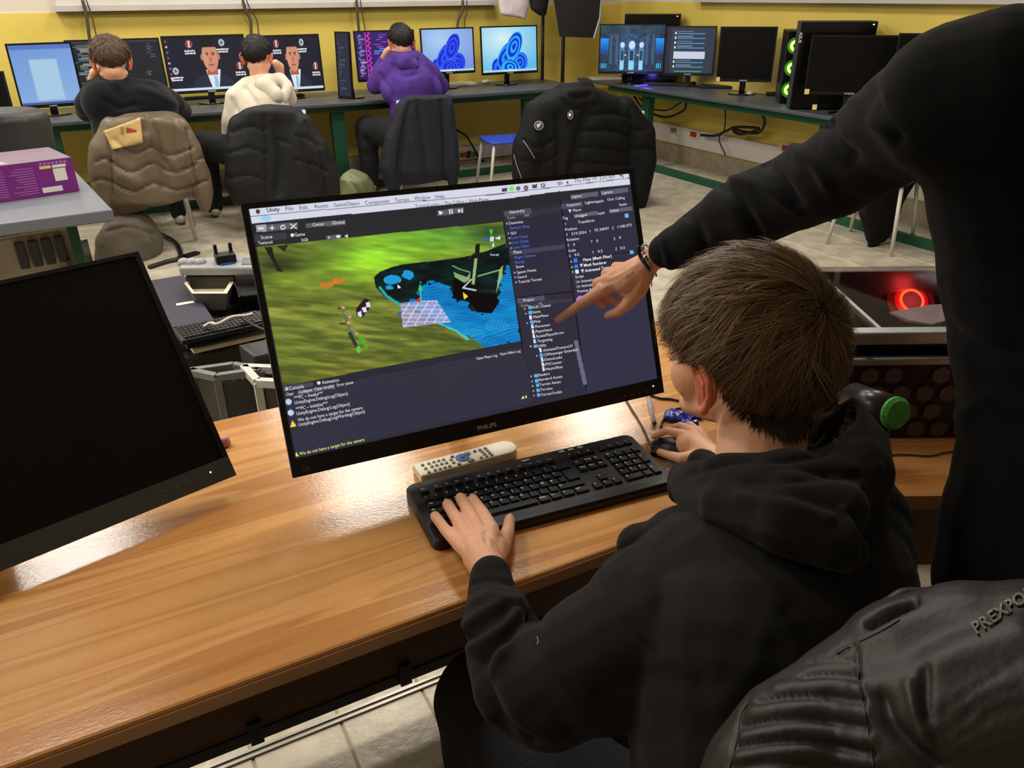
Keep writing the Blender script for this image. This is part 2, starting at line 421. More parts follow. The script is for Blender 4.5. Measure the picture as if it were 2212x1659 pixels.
# ------------------------------------------------------------------ painted displays (flat pictures on their screens)
def vnoise(x, y, seed, sx, sy):
    r = np.random.RandomState(seed); G = r.rand(64, 64); X = x*sx; Y = y*sy; xi = np.floor(X).astype(int); yi = np.floor(Y).astype(int); fx = X-xi; fy = Y-yi
    fx = fx*fx*(3-2*fx); fy = fy*fy*(3-2*fy); g = lambda i, j: G[i % 64, j % 64]
    return (g(xi, yi)*(1-fx)+g(xi+1, yi)*fx)*(1-fy)+(g(xi, yi+1)*(1-fx)+g(xi+1, yi+1)*fx)*fy
def fbm(x, y, seed, sx, sy, o=4): return sum(vnoise(x+7*i, y+3*i, seed+i, sx*2**i, sy*2**i)/2**i for i in range(o))/sum(1/2**i for i in range(o))
def inpoly(x, y, poly):
    c = np.zeros(x.shape, bool); n = len(poly)
    for i in range(n):
        x0, y0 = poly[i]; x1, y1 = poly[(i+1) % n]
        if y0 == y1: continue
        c ^= ((y0 > y) != (y1 > y)) & (x < (x1-x0)*(y-y0)/(y1-y0)+x0)
    return c
def screen_mesh(w, h, nx, ny, paint, gain=1.):
    """grid in its own plane, x right, z up, facing -y; paint(u, v) with v down from the top -> sRGB 0..255"""
    U, Vv = np.meshgrid(np.linspace(0, 1, nx+1), np.linspace(0, 1, ny+1))
    co = np.stack([(U-.5)*w, np.zeros_like(U), (.5-Vv)*h], -1).reshape(-1, 3)
    i, j = np.meshgrid(np.arange(nx), np.arange(ny)); a = (j*(nx+1)+i).ravel()
    F = np.stack([a+nx+1, a+nx+2, a+1, a], -1)
    me = bpy.data.meshes.new('screen'); me.vertices.add(len(co)); me.vertices.foreach_set('co', co.ravel())
    me.loops.add(len(F)*4); me.loops.foreach_set('vertex_index', F.ravel().astype(np.int32))
    me.polygons.add(len(F)); me.polygons.foreach_set('loop_start', np.arange(0, len(F)*4, 4, dtype=np.int32)); me.update(calc_edges=True)
    C = paint(U, Vv); C = lin(np.clip(C, 0, 255)).reshape(-1, 3)*gain
    at = me.color_attributes.new('Col', 'FLOAT_COLOR', 'POINT'); at.data.foreach_set('color', np.hstack([C, np.ones((len(C), 1))]).ravel())
    return me
def ramp(t, a, b): t = np.clip(t, 0, 1)[..., None]; return np.array(a, float)*(1-t)+np.array(b, float)*t
def put(C, m, c, al=1.):
    if np.ndim(c) == 3: C[m] = C[m]*(1-al)+c[m]*al
    else: C[m] = C[m]*(1-al)+np.array(c, float)*al
# ================================================================== the room
XW, YW = 5.25, 7.45          # right wall, back wall
XL, YB, ZC = -3.4, -2.2, 3.0
floor = part('floor', MB().b2((XL, YB, -.06), (XW, YW, -.004)), M['grout'], struct=True)
wb = part('wall_back', MB().b2((XL-.1, YW, 0), (XW+.1, YW+.12, ZC)), M['white_wall'], struct=True)
part('yellow_paint', MB().b2((-.45, YW-.012, .16), (XW, YW+.01, 1.425)), M['yellow_wall'], wb)
part('yellow_paint', MB().b2((XL, YW-.010, .16), (-.45, YW+.01, 1.415)), M['yellow_wall'], wb)
wr = part('wall_right', MB().b2((XW, YB, 0), (XW+.12, YW, ZC)), M['white_wall'], struct=True)
part('yellow_paint', MB().b2((XW-.012, YB, .16), (XW+.01, YW, 1.445)), M['yellow_wall'], wr)
part('wall_left', MB().b2((XL-.12, YB, 0), (XL, YW, ZC)), M['white_wall'], struct=True)
part('wall_front', MB().b2((XL-.1, YB-.12, 0), (XW+.1, YB, ZC)), M['white_wall'], struct=True)
part('ceiling', MB().b2((XL, YB, ZC), (XW, YW, ZC+.1)), M['ceiling_white'], struct=True)
part('baseboard_back', MB().b2((XL, YW-.02, 0), (XW, YW+.01, .16)), M['wall_base'], struct=True)
part('baseboard_right', MB().b2((XW-.02, YB, 0), (XW+.01, YW, .16)), M['wall_base'], struct=True)
# sills and the windows over them
part('trim_1', MB().b2((.04, YW-.10, 1.43), (3.75, YW+.0, 1.475)), M['sill'], struct=True, bevel=.004)
part('trim_2', MB().b2((XW-.10, 1.2, 1.445), (XW, 6.2, 1.49)), M['sill'], struct=True, bevel=.004)
def window(name, lo, hi, ax, n):
    fr = MB(); L = hi[ax]-lo[ax]; t = .05; d = 1-ax
    def seg(a0, a1, z0, z1):
        l = list(lo); h = list(hi); l[ax] = a0; h[ax] = a1; l[2] = z0; h[2] = z1; fr.b2(l, h)
    seg(lo[ax], hi[ax], lo[2], lo[2]+t); seg(lo[ax], hi[ax], hi[2]-t, hi[2])
    for i in range(n+1): a = lo[ax]+(L-t)*i/n; seg(a, a+t, lo[2]+t, hi[2]-t)
    w = part(name, fr, M['white_paint'], struct=True)
    for i in range(n):
        a = lo[ax]+(L-t)*i/n+t; l = list(lo); h = list(hi); l[ax] = a; h[ax] = a+(L-t)/n-t; l[2] += t; h[2] -= t; l[d] += .015; h[d] -= .015
        part('pane', MB().b2(l, h), M['glass_dark'], w)
window('window_1', (.06, YW-.05, 1.475), (3.7, YW, 2.6), 0, 4)
window('window_2', (XW-.05, 1.3, 1.49), (XW, 6.1, 2.6), 1, 5)
# floor tiles: the seen ones single, the far off ones beyond the limit joined
tmesh = {}
def tile_mesh(w, d):
    k = (w, d)
    if k not in tmesh:
        e = .0015; a, b = w/2-e, d/2-e; c = .003
        V = [(-a, -b, -.004), (a, -b, -.004), (a, b, -.004), (-a, b, -.004), (-a+c, -b+c, 0), (a-c, -b+c, 0), (a-c, b-c, 0), (-a+c, b-c, 0)]
        me = bpy.data.meshes.new('tile'); me.from_pydata(V, [], [(4, 5, 6, 7), (0, 1, 5, 4), (1, 2, 6, 5), (2, 3, 7, 6), (3, 0, 4, 7)]); me.materials.append(M['tile']); tmesh[k] = me
    return tmesh[k]
TS = .406; cand = []; rest = MB()
for i in range(-9, 13):
    for j in range(-6, 16):
        x0 = .044+i*TS; y0 = 1.355+j*TS
        if x0+TS > XW+.3 or y0+TS > YW+.3 or x0 < XL-.3 or y0 < YB-.3: continue
        subs = [(x0+TS/2, y0+TS/2, TS)]
        if y0 < 1.4 and y0 > .4: subs = [(x0+TS*.25, y0+TS/2, TS/2), (x0+TS*.75, y0+TS/2, TS/2)]
        for cx, cy, w in subs:
            p = project([(cx, cy, 0)])[0]; k = (np.array((cx, cy, 0))-CAM)@CF
            vis = k > .3 and -80 < p[0] < 2300 and -80 < p[1] < 1850
            cand.append((0 if vis else 1, -w*FPX/max(k, .1), cx, cy, w))
cand.sort(); nt = 0
for vis, s, cx, cy, w in cand:
    if not vis and nt < 290:
        o = bpy.data.objects.new('tile', tile_mesh(w, TS)); COL.objects.link(o); o.parent = floor; o.location = (cx, cy, 0); nt += 1
    else:
        a, b = w/2-.002, TS/2-.002; rest.add([(cx-a, cy-b, 0), (cx+a, cy-b, 0), (cx+a, cy+b, 0), (cx-a, cy+b, 0)], [(0, 1, 2, 3)])
part('tile_field', rest, M['tile'], floor, stuff=True)
# ceiling lamps
for i, (x, y) in enumerate(LAMPS):
    t = thing('ceiling_light', 'white ceiling light panel, '+('first', 'second', 'third', 'fourth')[i % 4]+' from the left in the '+('row over the wooden desk', 'middle row', 'row nearest the back wall')[i//4], 'light', (x, y, ZC-.03), group='ceiling light panels')
    part('frame', MB().b2((-.32, -.32, 0), (.32, .32, .03)), M['white_paint'], t)
    part('diffuser', MB().b2((-.29, -.29, -.006), (.29, .29, .002)), M['diffuser'], t)
    ld = bpy.data.lights.new('panel', 'AREA'); ld.shape = 'SQUARE'; ld.size = .58; ld.energy = LAMP_POWER; ld.color = LAMP_COL
    lo = bpy.data.objects.new('panel', ld); COL.objects.link(lo); lo.parent = t; lo.location = (0, 0, -.012)
# ------------------------------------------------------------------ wall trunking with sockets
def trunk(name, label, lo, hi): return part(name, MB().b2(lo, hi), M['raceway'], bevel=.006, top=(label, 'trunking'))
z1 = Xp(1425, 262, XW)[2]; z0 = Xp(1425, 300, XW)[2]
tr = trunk('cable_trunking', 'white plastic trunking along the right wall under the desk', (XW-.05, 2.2, z0), (XW-.012, YW-.06, z1))
zb1 = Yp(1000, 315, YW)[2]; zb0 = Yp(1000, 344, YW)[2]
tb = trunk('cable_trunking', 'white plastic trunking along the back wall behind the blue stool', (1.2, YW-.05, zb0), (XW-.06, YW-.012, zb1))
def socket(px, py, wall, par, red=True):
    p = Xp(px, py, XW-.055) if wall == 'r' else Yp(px, py, YW-.055)
    R = np.eye(3) if wall == 'b' else rotz(-PI/2)
    a = MB().box((0, 0, 0), (.16, .014, .075)); a.xf(R, p); s = part('socket_plate', a, M['white_paint'], par, bevel=.003)
    for k in (-.025, .02):
        b = MB().box((k, -.008, 0), (.04, .012, .045)); b.xf(R, p); part('socket', b, M['socket_red' if red else 'grey_plastic'], s)
socket(1500, 290, 'r', tr); socket(1457, 281, 'r', tr, False); socket(1700, 320, 'r', tr)
socket(1002, 334, 'b', tb); socket(1022, 333, 'b', tb, False)
# ------------------------------------------------------------------ big dark desks along both walls
def wall_desk(label, lo, hi, legs, beam, rail):
    t = thing('long_desk', label, 'desk', ((lo[0]+hi[0])/2, (lo[1]+hi[1])/2, 0))
    part('desktop', MB().b2((lo[0], lo[1], .722), (hi[0], hi[1], .75)), M['dark_top'], t, world=True, bevel=.006)
    for l, h in beam: part('beam', MB().b2(l, h), M['green_metal'], t, world=True, bevel=.003)
    for l, h in legs: part('leg', MB().b2(l, h), M['green_metal'], t, world=True, bevel=.003)
    for l, h in rail: part('foot_rail', MB().b2(l, h), M['green_metal'], t, world=True, bevel=.003)
    return t
YF = 6.55
lx = [Yp(733, 300, YF+.15)[0], Yp(1140, 260, YF+.15)[0], Yp(112, 300, YF)[0]]
wall_desk('long dark grey desk with green frame along the back wall', (-2.6, YF, 0), (4.28, YW-.03, .75),
          [((x-.055, YF+.12, 0), (x+.055, YF+.19, .70)) for x in lx], [((-2.6, YF+.08, .67), (4.25, YF+.11, .722))],
          [((-2.6, YF+.2, .0), (4.2, YF+.25, .06))])
XF = 4.62
wall_desk('long dark grey desk with green frame along the right wall', (XF, 2.4, 0), (XW-.03, 7.28, .75),
          [((XF+.14, y-.055, 0), (XF+.21, y+.055, .70)) for y in (2.6, 4.15, 6.3)], [((XF+.06, 2.5, .67), (XF+.09, 6.8, .722))],
          [((XF+.13, 2.4, .0), (XF+.18, 6.8, .06))])
# ------------------------------------------------------------------ main wooden desk and the one turned from it
e2 = np.array([.885, -.466]); n2 = np.array([.466, .885]); A2 = np.array([1.048, .724]); AX = 1.0906
FY, BY = .805, 1.536
md = thing('wooden_desk', 'long light wooden desk in front holding the bright monitor', 'desk', (0, FY, 0))
poly = [(-2.2, FY), (AX-.004, FY), (AX+n2[0]*.826-.004, BY), (-2.2, BY)]
part('desktop', MB().prism(poly, .722, .75), M['wood'], md, world=True, bevel=.005)
part('edge_band', MB().b2((-2.2, FY-.003, .7225), (1.07, FY+.001, .744)), M['wood_edge'], md, world=True, bevel=.0015)
PY_ = 1.29; pz = Yp(998, 1425, PY_)[2]; print('panel bottom', pz)
part('modesty_panel', MB().b2((-2.1, PY_+.004, pz+.03), (1.2, PY_+.018, .722)), M['dark_panel'], md, world=True)
part('panel_rail', MB().b2((-2.1, PY_, pz), (1.2, PY_+.02, pz+.03)), M['black_metal'], md, world=True)
for x, y in ((553, 1580), (880, 1452)):
    p = Yp(x, y, PY_-.02); part('bracket', MB().b2((p[0]-.014, PY_-.008, pz-.003), (p[0]+.014, PY_+.004, pz+.06)), M['black_metal'], md, world=True, bevel=.002)
for x in (-2.0, 1.12):
    for y in (FY+.05, BY-.09): part('leg', MB().b2((x, y, 0), (x+.05, y+.05, .722)), M['black_metal'], md, world=True)
fs = thing('floor_cover', 'metal cable cover strip on the tiles under the wooden desk', 'strip', (.3, 1.355, 0))
part('rail', MB().b2((-1.5, 1.343, 0), (1.3, 1.350, .006)), M['metal_strip'], fs, world=True)
part('rail', MB().b2((-1.5, 1.358, 0), (1.3, 1.365, .006)), M['metal_strip'], fs, world=True)
part('channel', MB().b2((-1.5, 1.350, 0), (1.3, 1.358, .003)), M['cable_grey'], fs, world=True)
R2 = cols((e2[0], e2[1], 0), (n2[0], n2[1], 0), (0, 0, 1))
d2 = thing('wooden_desk', 'wooden desk turned aside on the right under the glass topped computer', 'desk', (A2[0], A2[1], 0), R2)
part('desktop', MB().b2((0, 0, .722), (1.4, .826, .75)), M['wood'], d2, bevel=.003)
part('edge_band', MB().b2((0, -.004, .7225), (1.4, 0, .7495)), M['wood_edge'], d2)
part('back_panel', MB().b2((.03, .42, .25), (1.37, .44, .722)), M['dark_panel'], d2)
for x in (.04, 1.32):
    for y in (.05, .72): part('leg', MB().b2((x, y, 0), (x+.045, y+.045, .722)), M['black_metal'], d2)
# ================================================================== monitors
def axes(yaw, tilt, roll):
    cy, sy = math.cos(yaw), math.sin(yaw); rt = np.array([cy, sy, 0]); bk = np.array([-sy, cy, 0])
    up = np.array([0, 0, 1])*math.cos(tilt)+bk*math.sin(tilt)
    r = rt*math.cos(roll)+up*math.sin(roll); u = up*math.cos(roll)-rt*math.sin(roll); return r, u, np.cross(r, u)
def monitor(label, O, yaw, tilt, roll, w, h, bz, paint=None, nx=160, ny=90, deskz=.75, base=(.24, .18), stand_y=.12, logo='PHILIPS', lw=.06, group=None, gain=1., led=None, bbot='bezel', basecol='glossy_black'):
    r, u, n = axes(*[math.radians(a) for a in (yaw, tilt, roll)]); R = cols(r, -n, u)
    t = thing('monitor', label, 'monitor', O, R, group); s, tp, bt = bz; T = .022
    part('housing', MB().b2((-w/2-s+.002, .004, -h/2-bt+.002), (w/2+s-.002, T, h/2+tp-.002)), M['black_plastic'], t, bevel=.005)
    hb = MB().b2((-w*.3, T, -h*.32), (w*.3, T+.025, h*.3)); part('rear_cover', hb, M['black_plastic'], t, bevel=.012)
    f = MB()
    f.b2((-w/2-s, -.003, -h/2), (-w/2, .006, h/2)); f.b2((w/2, -.003, -h/2), (w/2+s, .006, h/2)); f.b2((-w/2-s, -.003, h/2), (w/2+s, .006, h/2+tp))
    part('bezel', f, M['bezel'], t)
    part('chin', MB().b2((-w/2-s, -.003, -h/2-bt), (w/2+s, .006, -h/2)), M[bbot], t)
    if paint is None: sc = part('screen', MB().b2((-w/2, .0, -h/2), (w/2, .004, h/2)), M['screen_off'], t)
    else: sc = part('screen', screen_mesh(w, h, nx, ny, paint, gain), M['screen'], t)
    if logo:
        mb = MB(); text_mb(mb, logo, lambda x, y: (x-lw/2, -.0036, y-h/2-bt/2-lw*.085), lw, lw*.17, True); part('logo', mb, M['white_ink'], t)
    if led is not None: part('power_light', MB().box((led, -.0035, -h/2-bt*.42), (.0022, .001, .0022)), M['led_white'], t)
    # stand
    O = np.array(O); back = np.array([-math.sin(math.radians(yaw)), math.cos(math.radians(yaw)), 0]); rt = np.array([math.cos(math.radians(yaw)), math.sin(math.radians(yaw)), 0])
    top = O-n*(T+.02)-u*h*.12; bp = np.array([top[0], top[1], 0])+back*stand_y*.3
    Rb = cols(rt, back, (0, 0, 1))
    nk = MB().box((0, 0, 0), (.045, .02, 1)); L = np.linalg.norm(top-np.array([bp[0], bp[1], deskz+.01])); d = unit(top-np.array([bp[0], bp[1], deskz+.01]))
    nk = MB().box((0, 0, L/2), (.05, .022, L)); nk.xf(cols(rt, np.cross(d, rt), d), (bp[0], bp[1], deskz+.01)); part('stand_neck', nk, M[basecol], t, world=True, bevel=.004)
    bs = MB().prism([(x*base[0]/2, y*base[1]/2) for x, y in [(math.cos(a), math.sin(a)) for a in np.linspace(0, 2*PI, 36, endpoint=False)]], deskz+.0008, deskz+.012); bs.xf(Rb, (bp[0], bp[1], 0)); part('stand_foot', bs, M[basecol], t, world=True, bevel=.003)
    return t, (O, r, u, n)
# --- the main screen
sc_ = .72/.61
MO = CAM+(np.array([.477, 1.017, 1.109])-CAM)*sc_; MW, MH = .72, .405
mr, mu, mn = axes(*[math.radians(a) for a in (-1.3, 21.8, -1.2)])
def S(x, y):
    k = ray(x, y); t = ((MO-CAM)@mn)/(k@mn); p = CAM+k*t-MO; return np.array([p@mr, p@mu])
T6 = lambda x, y: (520+x/3.687, 360+y/3.687)
T7 = lambda x, y: (1050+x/3.19, 360+y/3.19)
T8 = lambda x, y: (580+x/3.687, 700+y/3.687)
def P6(L): return [T6(*p) for p in L]
def P7(L): return [T7(*p) for p in L]
def P8(L): return [T8(*p) for p in L]
def paint_main(U, V):
    W = MO+((U-.5)*MW)[..., None]*mr+((.5-V)*MH)[..., None]*mu; Q = project(W.reshape(-1, 3)).reshape(W.shape[:2]+(2,)); x, y = Q[..., 0], Q[..., 1]
    C = np.zeros(U.shape+(3,)); C[:] = (46, 45, 60)
    n = fbm(U, V, 3, 40, 30)
    put(C, inpoly(x, y, P6([(60, 450), (2110, 250), (2110, 450), (118, 645)])), (42, 41, 44))
    put(C, inpoly(x, y, [(520, 470), (1380, 385), (1390, 425), (530, 510)]), (40, 40, 44))
    # game view
    vp = [T6(122, 640), T6(2086, 440), (1127, 744), (606, 836)]
    m = inpoly(x, y, vp); gu = (x-552)/560; gv = (y-500)/330
    g = fbm(gu+gv*.25, gv-gu*.15, 11, 10, 42, 5); g2 = fbm(gu, gv, 21, 3, 3, 3)
    gr = ramp((g-.3)*1.9, (80, 92, 38), (148, 156, 62)); gr = gr*(.72+.55*g2[..., None])
    def glow(cx, cy, rx, ry, c, a):
        nonlocal gr
        d = np.exp(-(((x-cx)/rx)**2+((y-cy)/ry)**2)); gr = gr*(1-a*d[..., None])+np.array(c)*(a*d[..., None])*(.75+.5*g[..., None])
    glow(800, 555, 95, 50, (168, 240, 52), .95); glow(890, 530, 130, 40, (140, 200, 50), .8); glow(640, 590, 70, 40, (140, 175, 50), .6)
    glow(980, 510, 120, 22, (96, 170, 60), .7); glow(720, 530, 60, 22, (70, 90, 40), .6); glow(760, 820, 80, 30, (150, 130, 50), .5)
    glow(605, 570, 60, 22, (40, 48, 30), .9); glow(1000, 770, 90, 25, (60, 84, 36), .7); glow(1060, 500, 50, 20, (40, 60, 34), .8)
    put(C, m, gr)
    lake = P6([(1062, 880), (1110, 835), (1230, 790), (1400, 765), (1600, 745), (1800, 715), (1950, 675), (2110, 610), (2150, 800), (2230, 1395), (2080, 1420), (1950, 1440), (1850, 1375), (1700, 1290), (1560, 1235), (1270, 1110), (1140, 1030), (1075, 960)])
    lk = inpoly(x, y, lake) & m
    put(C, lk, ramp(fbm(gu, gv, 31, 20, 30)*1.4-.3, (8, 14, 14), (14, 52, 48)))
    wv = np.sin((x*.3+y*1.3)*.8+22*fbm(gu, gv, 41, 7, 7))*.25+.45
    bl = ramp(wv*.55+fbm(gu, gv, 51, 16, 40)*.55, (4, 66, 140), (20, 176, 236))
    jag = (fbm(gu, gv, 61, 40, 40, 3)-.5)*26
    blue = inpoly(x+jag, y+jag*.8, P6([(1450, 930), (1560, 905), (1680, 960), (1690, 1060), (1830, 1060), (1840, 1150), (1900, 1170), (2040, 1100), (2060, 960), (2090, 820), (2160, 790), (2240, 1400), (1960, 1450), (1830, 1360), (1560, 1230), (1290, 1100), (1400, 1050)]))
    put(C, lk & blue, bl)
    for cx, cy, rx, ry in ((1205, 900, 72, 38), (1330, 860, 46, 36), (1180, 960, 30, 16)):
        a, b = T6(cx, cy); put(C, lk & ((((x+jag*.3-a)*3.687/rx)**2+((y+jag*.25-b)*3.687/ry)**2) < 1), (32, 152, 210))
    for cx, cy in ((2040, 1270), (1850, 1340)):
        a, b = T6(cx, cy); d = np.hypot((x-a), (y-b)*1.9); put(C, lk & blue & (d < 26) & (np.sin(d*.9) > .5), (60, 190, 235), .6)
    edge = polydist(np.stack([x.ravel(), y.ravel()], -1), np.array(P6([(1110, 965), (1160, 1030), (1270, 1100)]))).reshape(x.shape)
    put(C, m & (edge < 3+jag*.1), (60, 200, 190), .8)
    edge = polydist(np.stack([x.ravel(), y.ravel()], -1), np.array(P6([(1560, 1240), (1720, 1310), (1800, 1370)]))).reshape(x.shape)
    put(C, m & (edge < 2.5+jag*.15), (60, 220, 220), .8)
    P2 = np.stack([x.ravel(), y.ravel()], -1)
    def line(L, w, c, al=1.): put(C, (polydist(P2, np.array(P6(L))).reshape(x.shape) < w), c, al)
    def poly6(L, c, al=1.): put(C, inpoly(x, y, P6(L)), c, al)
    # wreck
    poly6([(1700, 830), (1820, 900), (1870, 930), (1840, 980), (1900, 1000), (2030, 1010), (2060, 1080), (2000, 1170), (1880, 1160), (1830, 1080), (1690, 1050)], (8, 8, 10))
    poly6([(1870, 620), (1905, 612), (1900, 760), (1860, 940), (1835, 940), (1862, 720)], (22, 26, 20)); poly6([(1862, 730), (1885, 730), (1862, 940), (1838, 935)], (150, 176, 120))
    poly6([(1695, 840), (1800, 880), (1830, 840), (1825, 900), (1780, 925), (1705, 880)], (140, 168, 110)); line([(1690, 790), (1740, 815), (1825, 840)], 1.2, (130, 160, 110))
    line([(1810, 730), (1870, 690)], 2, (40, 44, 34)); line([(1770, 965), (1835, 900)], 1.4, (205, 205, 215)); line([(1770, 965), (1870, 985)], 1.6, (205, 205, 215))
    line([(1890, 872), (2080, 818)], 1.3, (150, 180, 130)); poly6([(2060, 820), (2090, 785), (2080, 880), (2035, 1005)], (150, 180, 110))
    # trees, embers, markers
    poly6([(185, 640), (250, 640), (262, 700), (300, 790), (340, 835), (290, 835), (262, 770)], (34, 32, 28)); poly6([(285, 630), (380, 620), (350, 680)], (44, 42, 36))
    for cx, cy, r in ((655, 945, 28), (705, 940, 30), (760, 915, 34), (815, 905, 22)):
        a, b = T6(cx, cy); put(C, (np.hypot(x-a+jag*.15, (y-b)*1.5) < r/3.687), (226, 116, 44), .9)
    for cx, cy in ((925, 1400), (980, 1390), (1000, 1430), (940, 1450), (960, 1365)):
        a, b = T6(cx, cy); put(C, (np.hypot(x-a+jag*.15, y-b) < 5.5), (92, 176, 40), .75)
    for s in (0, 1):
        ox, oy = (0, 0) if s == 0 else (44, 122)
        line([(780+ox*.3, 1128+oy), (812+ox, 1130+oy)], 2, (60, 60, 40)); line([(810+ox, 1130+oy), (830+ox, 1180+oy), (850+ox*1.1, 1250+oy)], 3.6, (96, 110, 84)); line([(830+ox, 1165+oy), (862+ox*1.2, 1192+oy)], 2.6, (120, 140, 110))
        a, b = T6(815+ox, 1122+oy); put(C, np.hypot(x-a, y-b) < 4, (214, 150, 100)); a, b = T6(868+ox*1.3, 1195+oy+12*s); put(C, np.hypot(x-a, y-b) < 3.4, (220, 150, 110))
    line([(870, 1330), (905, 1400), (935, 1450)], 4, (50, 54, 42)); line([(935, 1440), (940, 1470)], 3.5, (90, 200, 60))
    poly6([(918, 1130), (990, 1045), (1030, 1070), (1025, 1130), (970, 1200), (925, 1185)], (44, 26, 26))
    for ax, ay in ((930, 1160), (965, 1125), (995, 1085)): poly6([(ax, ay), (ax+30, ay-10), (ax+38, ay+30), (ax+22, ay+38), (ax+8, ay+30)], (222, 222, 240))
    # selection grid and gizmo
    q = inpoly(x, y, P6([(1272, 1085), (1560, 1062), (1675, 1240), (1290, 1280)])); gx = (x-866)/7.5; gy = (y-650)/5.2
    put(C, q, ramp(fbm(gu, gv, 71, 50, 60)*1.3-.1, (120, 150, 200), (206, 172, 220)), .8); put(C, q & ((np.mod(gx+.4*gy, 2.6) < .35) | (np.mod(gy, 1.7) < .3)), (236, 226, 246), .75)
    poly6([(1412, 985), (1430, 930), (1448, 985)], (50, 210, 70)); line([(1432, 985), (1440, 1160)], .9, (90, 220, 120)); a, b = T6(1415, 1065); put(C, np.hypot(x-a, y-b) < 4.4, (214, 40, 50))
    poly6([(1243, 1168), (1278, 1152), (1278, 1186)], (30, 90, 210)); poly6([(1768, 1000), (1812, 1034), (1780, 1058)], (240, 220, 50)); poly6([(1250, 935), (1275, 965), (1250, 968)], (230, 230, 240))
    poly6([(1978, 500), (2008, 500), (1996, 556)], (50, 210, 70)); poly6([(1985, 560), (2016, 556), (2014, 594), (1986, 596)], (206, 222, 226)); poly6([(2022, 570), (2068, 552), (2066, 584)], (220, 226, 226)); poly6([(1930, 570), (1968, 565), (1970, 592), (1932, 590)], (30, 100, 220)); poly6([(2012, 600), (2022, 636), (2000, 636)], (226, 230, 230))
    # panels at the right
    pan = [(1087, 478), T7(515, 240), (1268, 850), (1150, 868), (1127, 744)]
    put(C, inpoly(x, y, pan), (45, 44, 60))
    put(C, inpoly(x, y, P7([(125, 345), (515, 270), (530, 300), (130, 385)])), (52, 51, 60))
    put(C, inpoly(x, y, P7([(120, 310), (308, 285), (315, 325), (128, 345)])), (78, 78, 90))
    put(C, inpoly(x, y, P7([(160, 580), (537, 535), (543, 565), (166, 612)])), (68, 68, 84))
    put(C, inpoly(x, y, P7([(212, 905), (398, 885), (404, 920), (220, 945)])), (80, 78, 104)); put(C, inpoly(x, y, P7([(225, 950), (600, 905), (605, 925), (232, 970)])), (58, 56, 70))
    ins = [T7(515, 240), (1364, 392), (1424, 824), (1268, 850)]
    put(C, inpoly(x, y, ins), (47, 46, 64)); lower = y > 640+(x-1260)*-.12
    put(C, inpoly(x, y, ins) & lower, (50, 50, 70))
    def line7(L, w, c, al=1.): put(C, (polydist(P2, np.array(P7(L))).reshape(x.shape) < w), c, al)
    line7([(515, 240), (690, 1530)], 1.4, (24, 22, 34)); line7([(205, 905), (600, 860)], 1.5, (22, 22, 30)); line7([(120, 380), (245, 1200), (300, 1600)], 1.4, (24, 24, 32))
    for a, b in (((572, 642), (1010, 585)), ((580, 680), (900, 640)), ((590, 715), (830, 690))): line7([a, b], .8, (26, 26, 38))
    for X, Y, W_, H_ in ((582, 190, 188, 32), (790, 162, 186, 32), (604, 322, 162, 26), (846, 290, 160, 26)):
        sl = -.145; put(C, inpoly(x, y, P7([(X, Y+6), (X+W_, Y+6+W_*sl*.95), (X+W_+4, Y+6+H_+W_*sl*.95), (X+5, Y+6+H_)])), (96, 96, 106))
    for s0, s1 in (((620, 1210), (680, 1490)), ((247, 1350), (270, 1440))): line7([s0, s1], 4.5, (104, 104, 130))
    put(C, inpoly(x, y, P7([(515, 258), (662, 240), (668, 275), (520, 292)])), (76, 76, 90))
    a, b = T7(653, 922); put(C, np.hypot(x-a, y-b) < 10, (196, 120, 236))
    for X, Y, c in ((601, 635, (50, 130, 236)), (607, 675, (60, 130, 236)), (955, 325, (120, 180, 230)), (990, 578, (110, 180, 236))): put(C, inpoly(x, y, P7([(X, Y), (X+26, Y-3), (X+29, Y+22), (X+3, Y+26)])), c)
    put(C, inpoly(x, y, P7([(614, 712), (636, 708), (640, 736), (618, 740)])), (226, 230, 240))
    for X, Y in ((645, 672), (652, 710), (566, 298)): put(C, inpoly(x, y, P7([(X, Y), (X+22, Y-3), (X+14, Y+22)])), (214, 214, 226))
    # project tree icons
    for X, Y in ((300, 1040), (312, 1104), (317, 1138), (322, 1170), (327, 1204), (368, 1266), (378, 1328), (384, 1362), (389, 1396)):
        put(C, inpoly(x, y, P7([(X-4, Y-14), (X+12, Y-16), (X+18, Y+10), (X+2, Y+14)])), (220, 226, 240))
    for X, Y in ((288, 970), (292, 1006), (303, 1073), (328, 1238), (368, 1300), (330, 1441), (336, 1477), (342, 1507), (345, 1541), (350, 1574)):
        put(C, inpoly(x, y, P7([(X, Y-10), (X+22, Y-13), (X+27, Y+8), (X+4, Y+12)])), (96, 176, 226))
    for X, Y in ((262, 980), (270, 1013), (278, 1080), (346, 1305), (306, 1447), (312, 1482), (318, 1514), (322, 1547), (327, 1580), (140, 394), (150, 462), (156, 494), (162, 528), (168, 562), (192, 732), (198, 764), (203, 798), (582, 656), (588, 693)):
        put(C, inpoly(x, y, P7([(X, Y-8), (X+12, Y-2), (X, Y+6)])), (190, 190, 205))
    for X, Y in ((300, 1240), (590, 726), (540, 393)): put(C, inpoly(x, y, P7([(X, Y-4), (X+14, Y-6), (X+8, Y+8)])), (190, 190, 205))
    # toolbars and console
    for L in ([(120, 468), (452, 442), (458, 492), (126, 522)], [(516, 452), (832, 424), (838, 462), (522, 488)], [(1562, 350), (1775, 322), (1780, 368), (1567, 392)], [(680, 550), (800, 536), (806, 572), (686, 586)]): poly6(L, (92, 92, 98))
    poly6([(120, 468), (200, 460), (208, 515), (126, 522)], (160, 160, 168)); poly6([(108, 545), (362, 525), (366, 575), (114, 600)], (58, 58, 62))
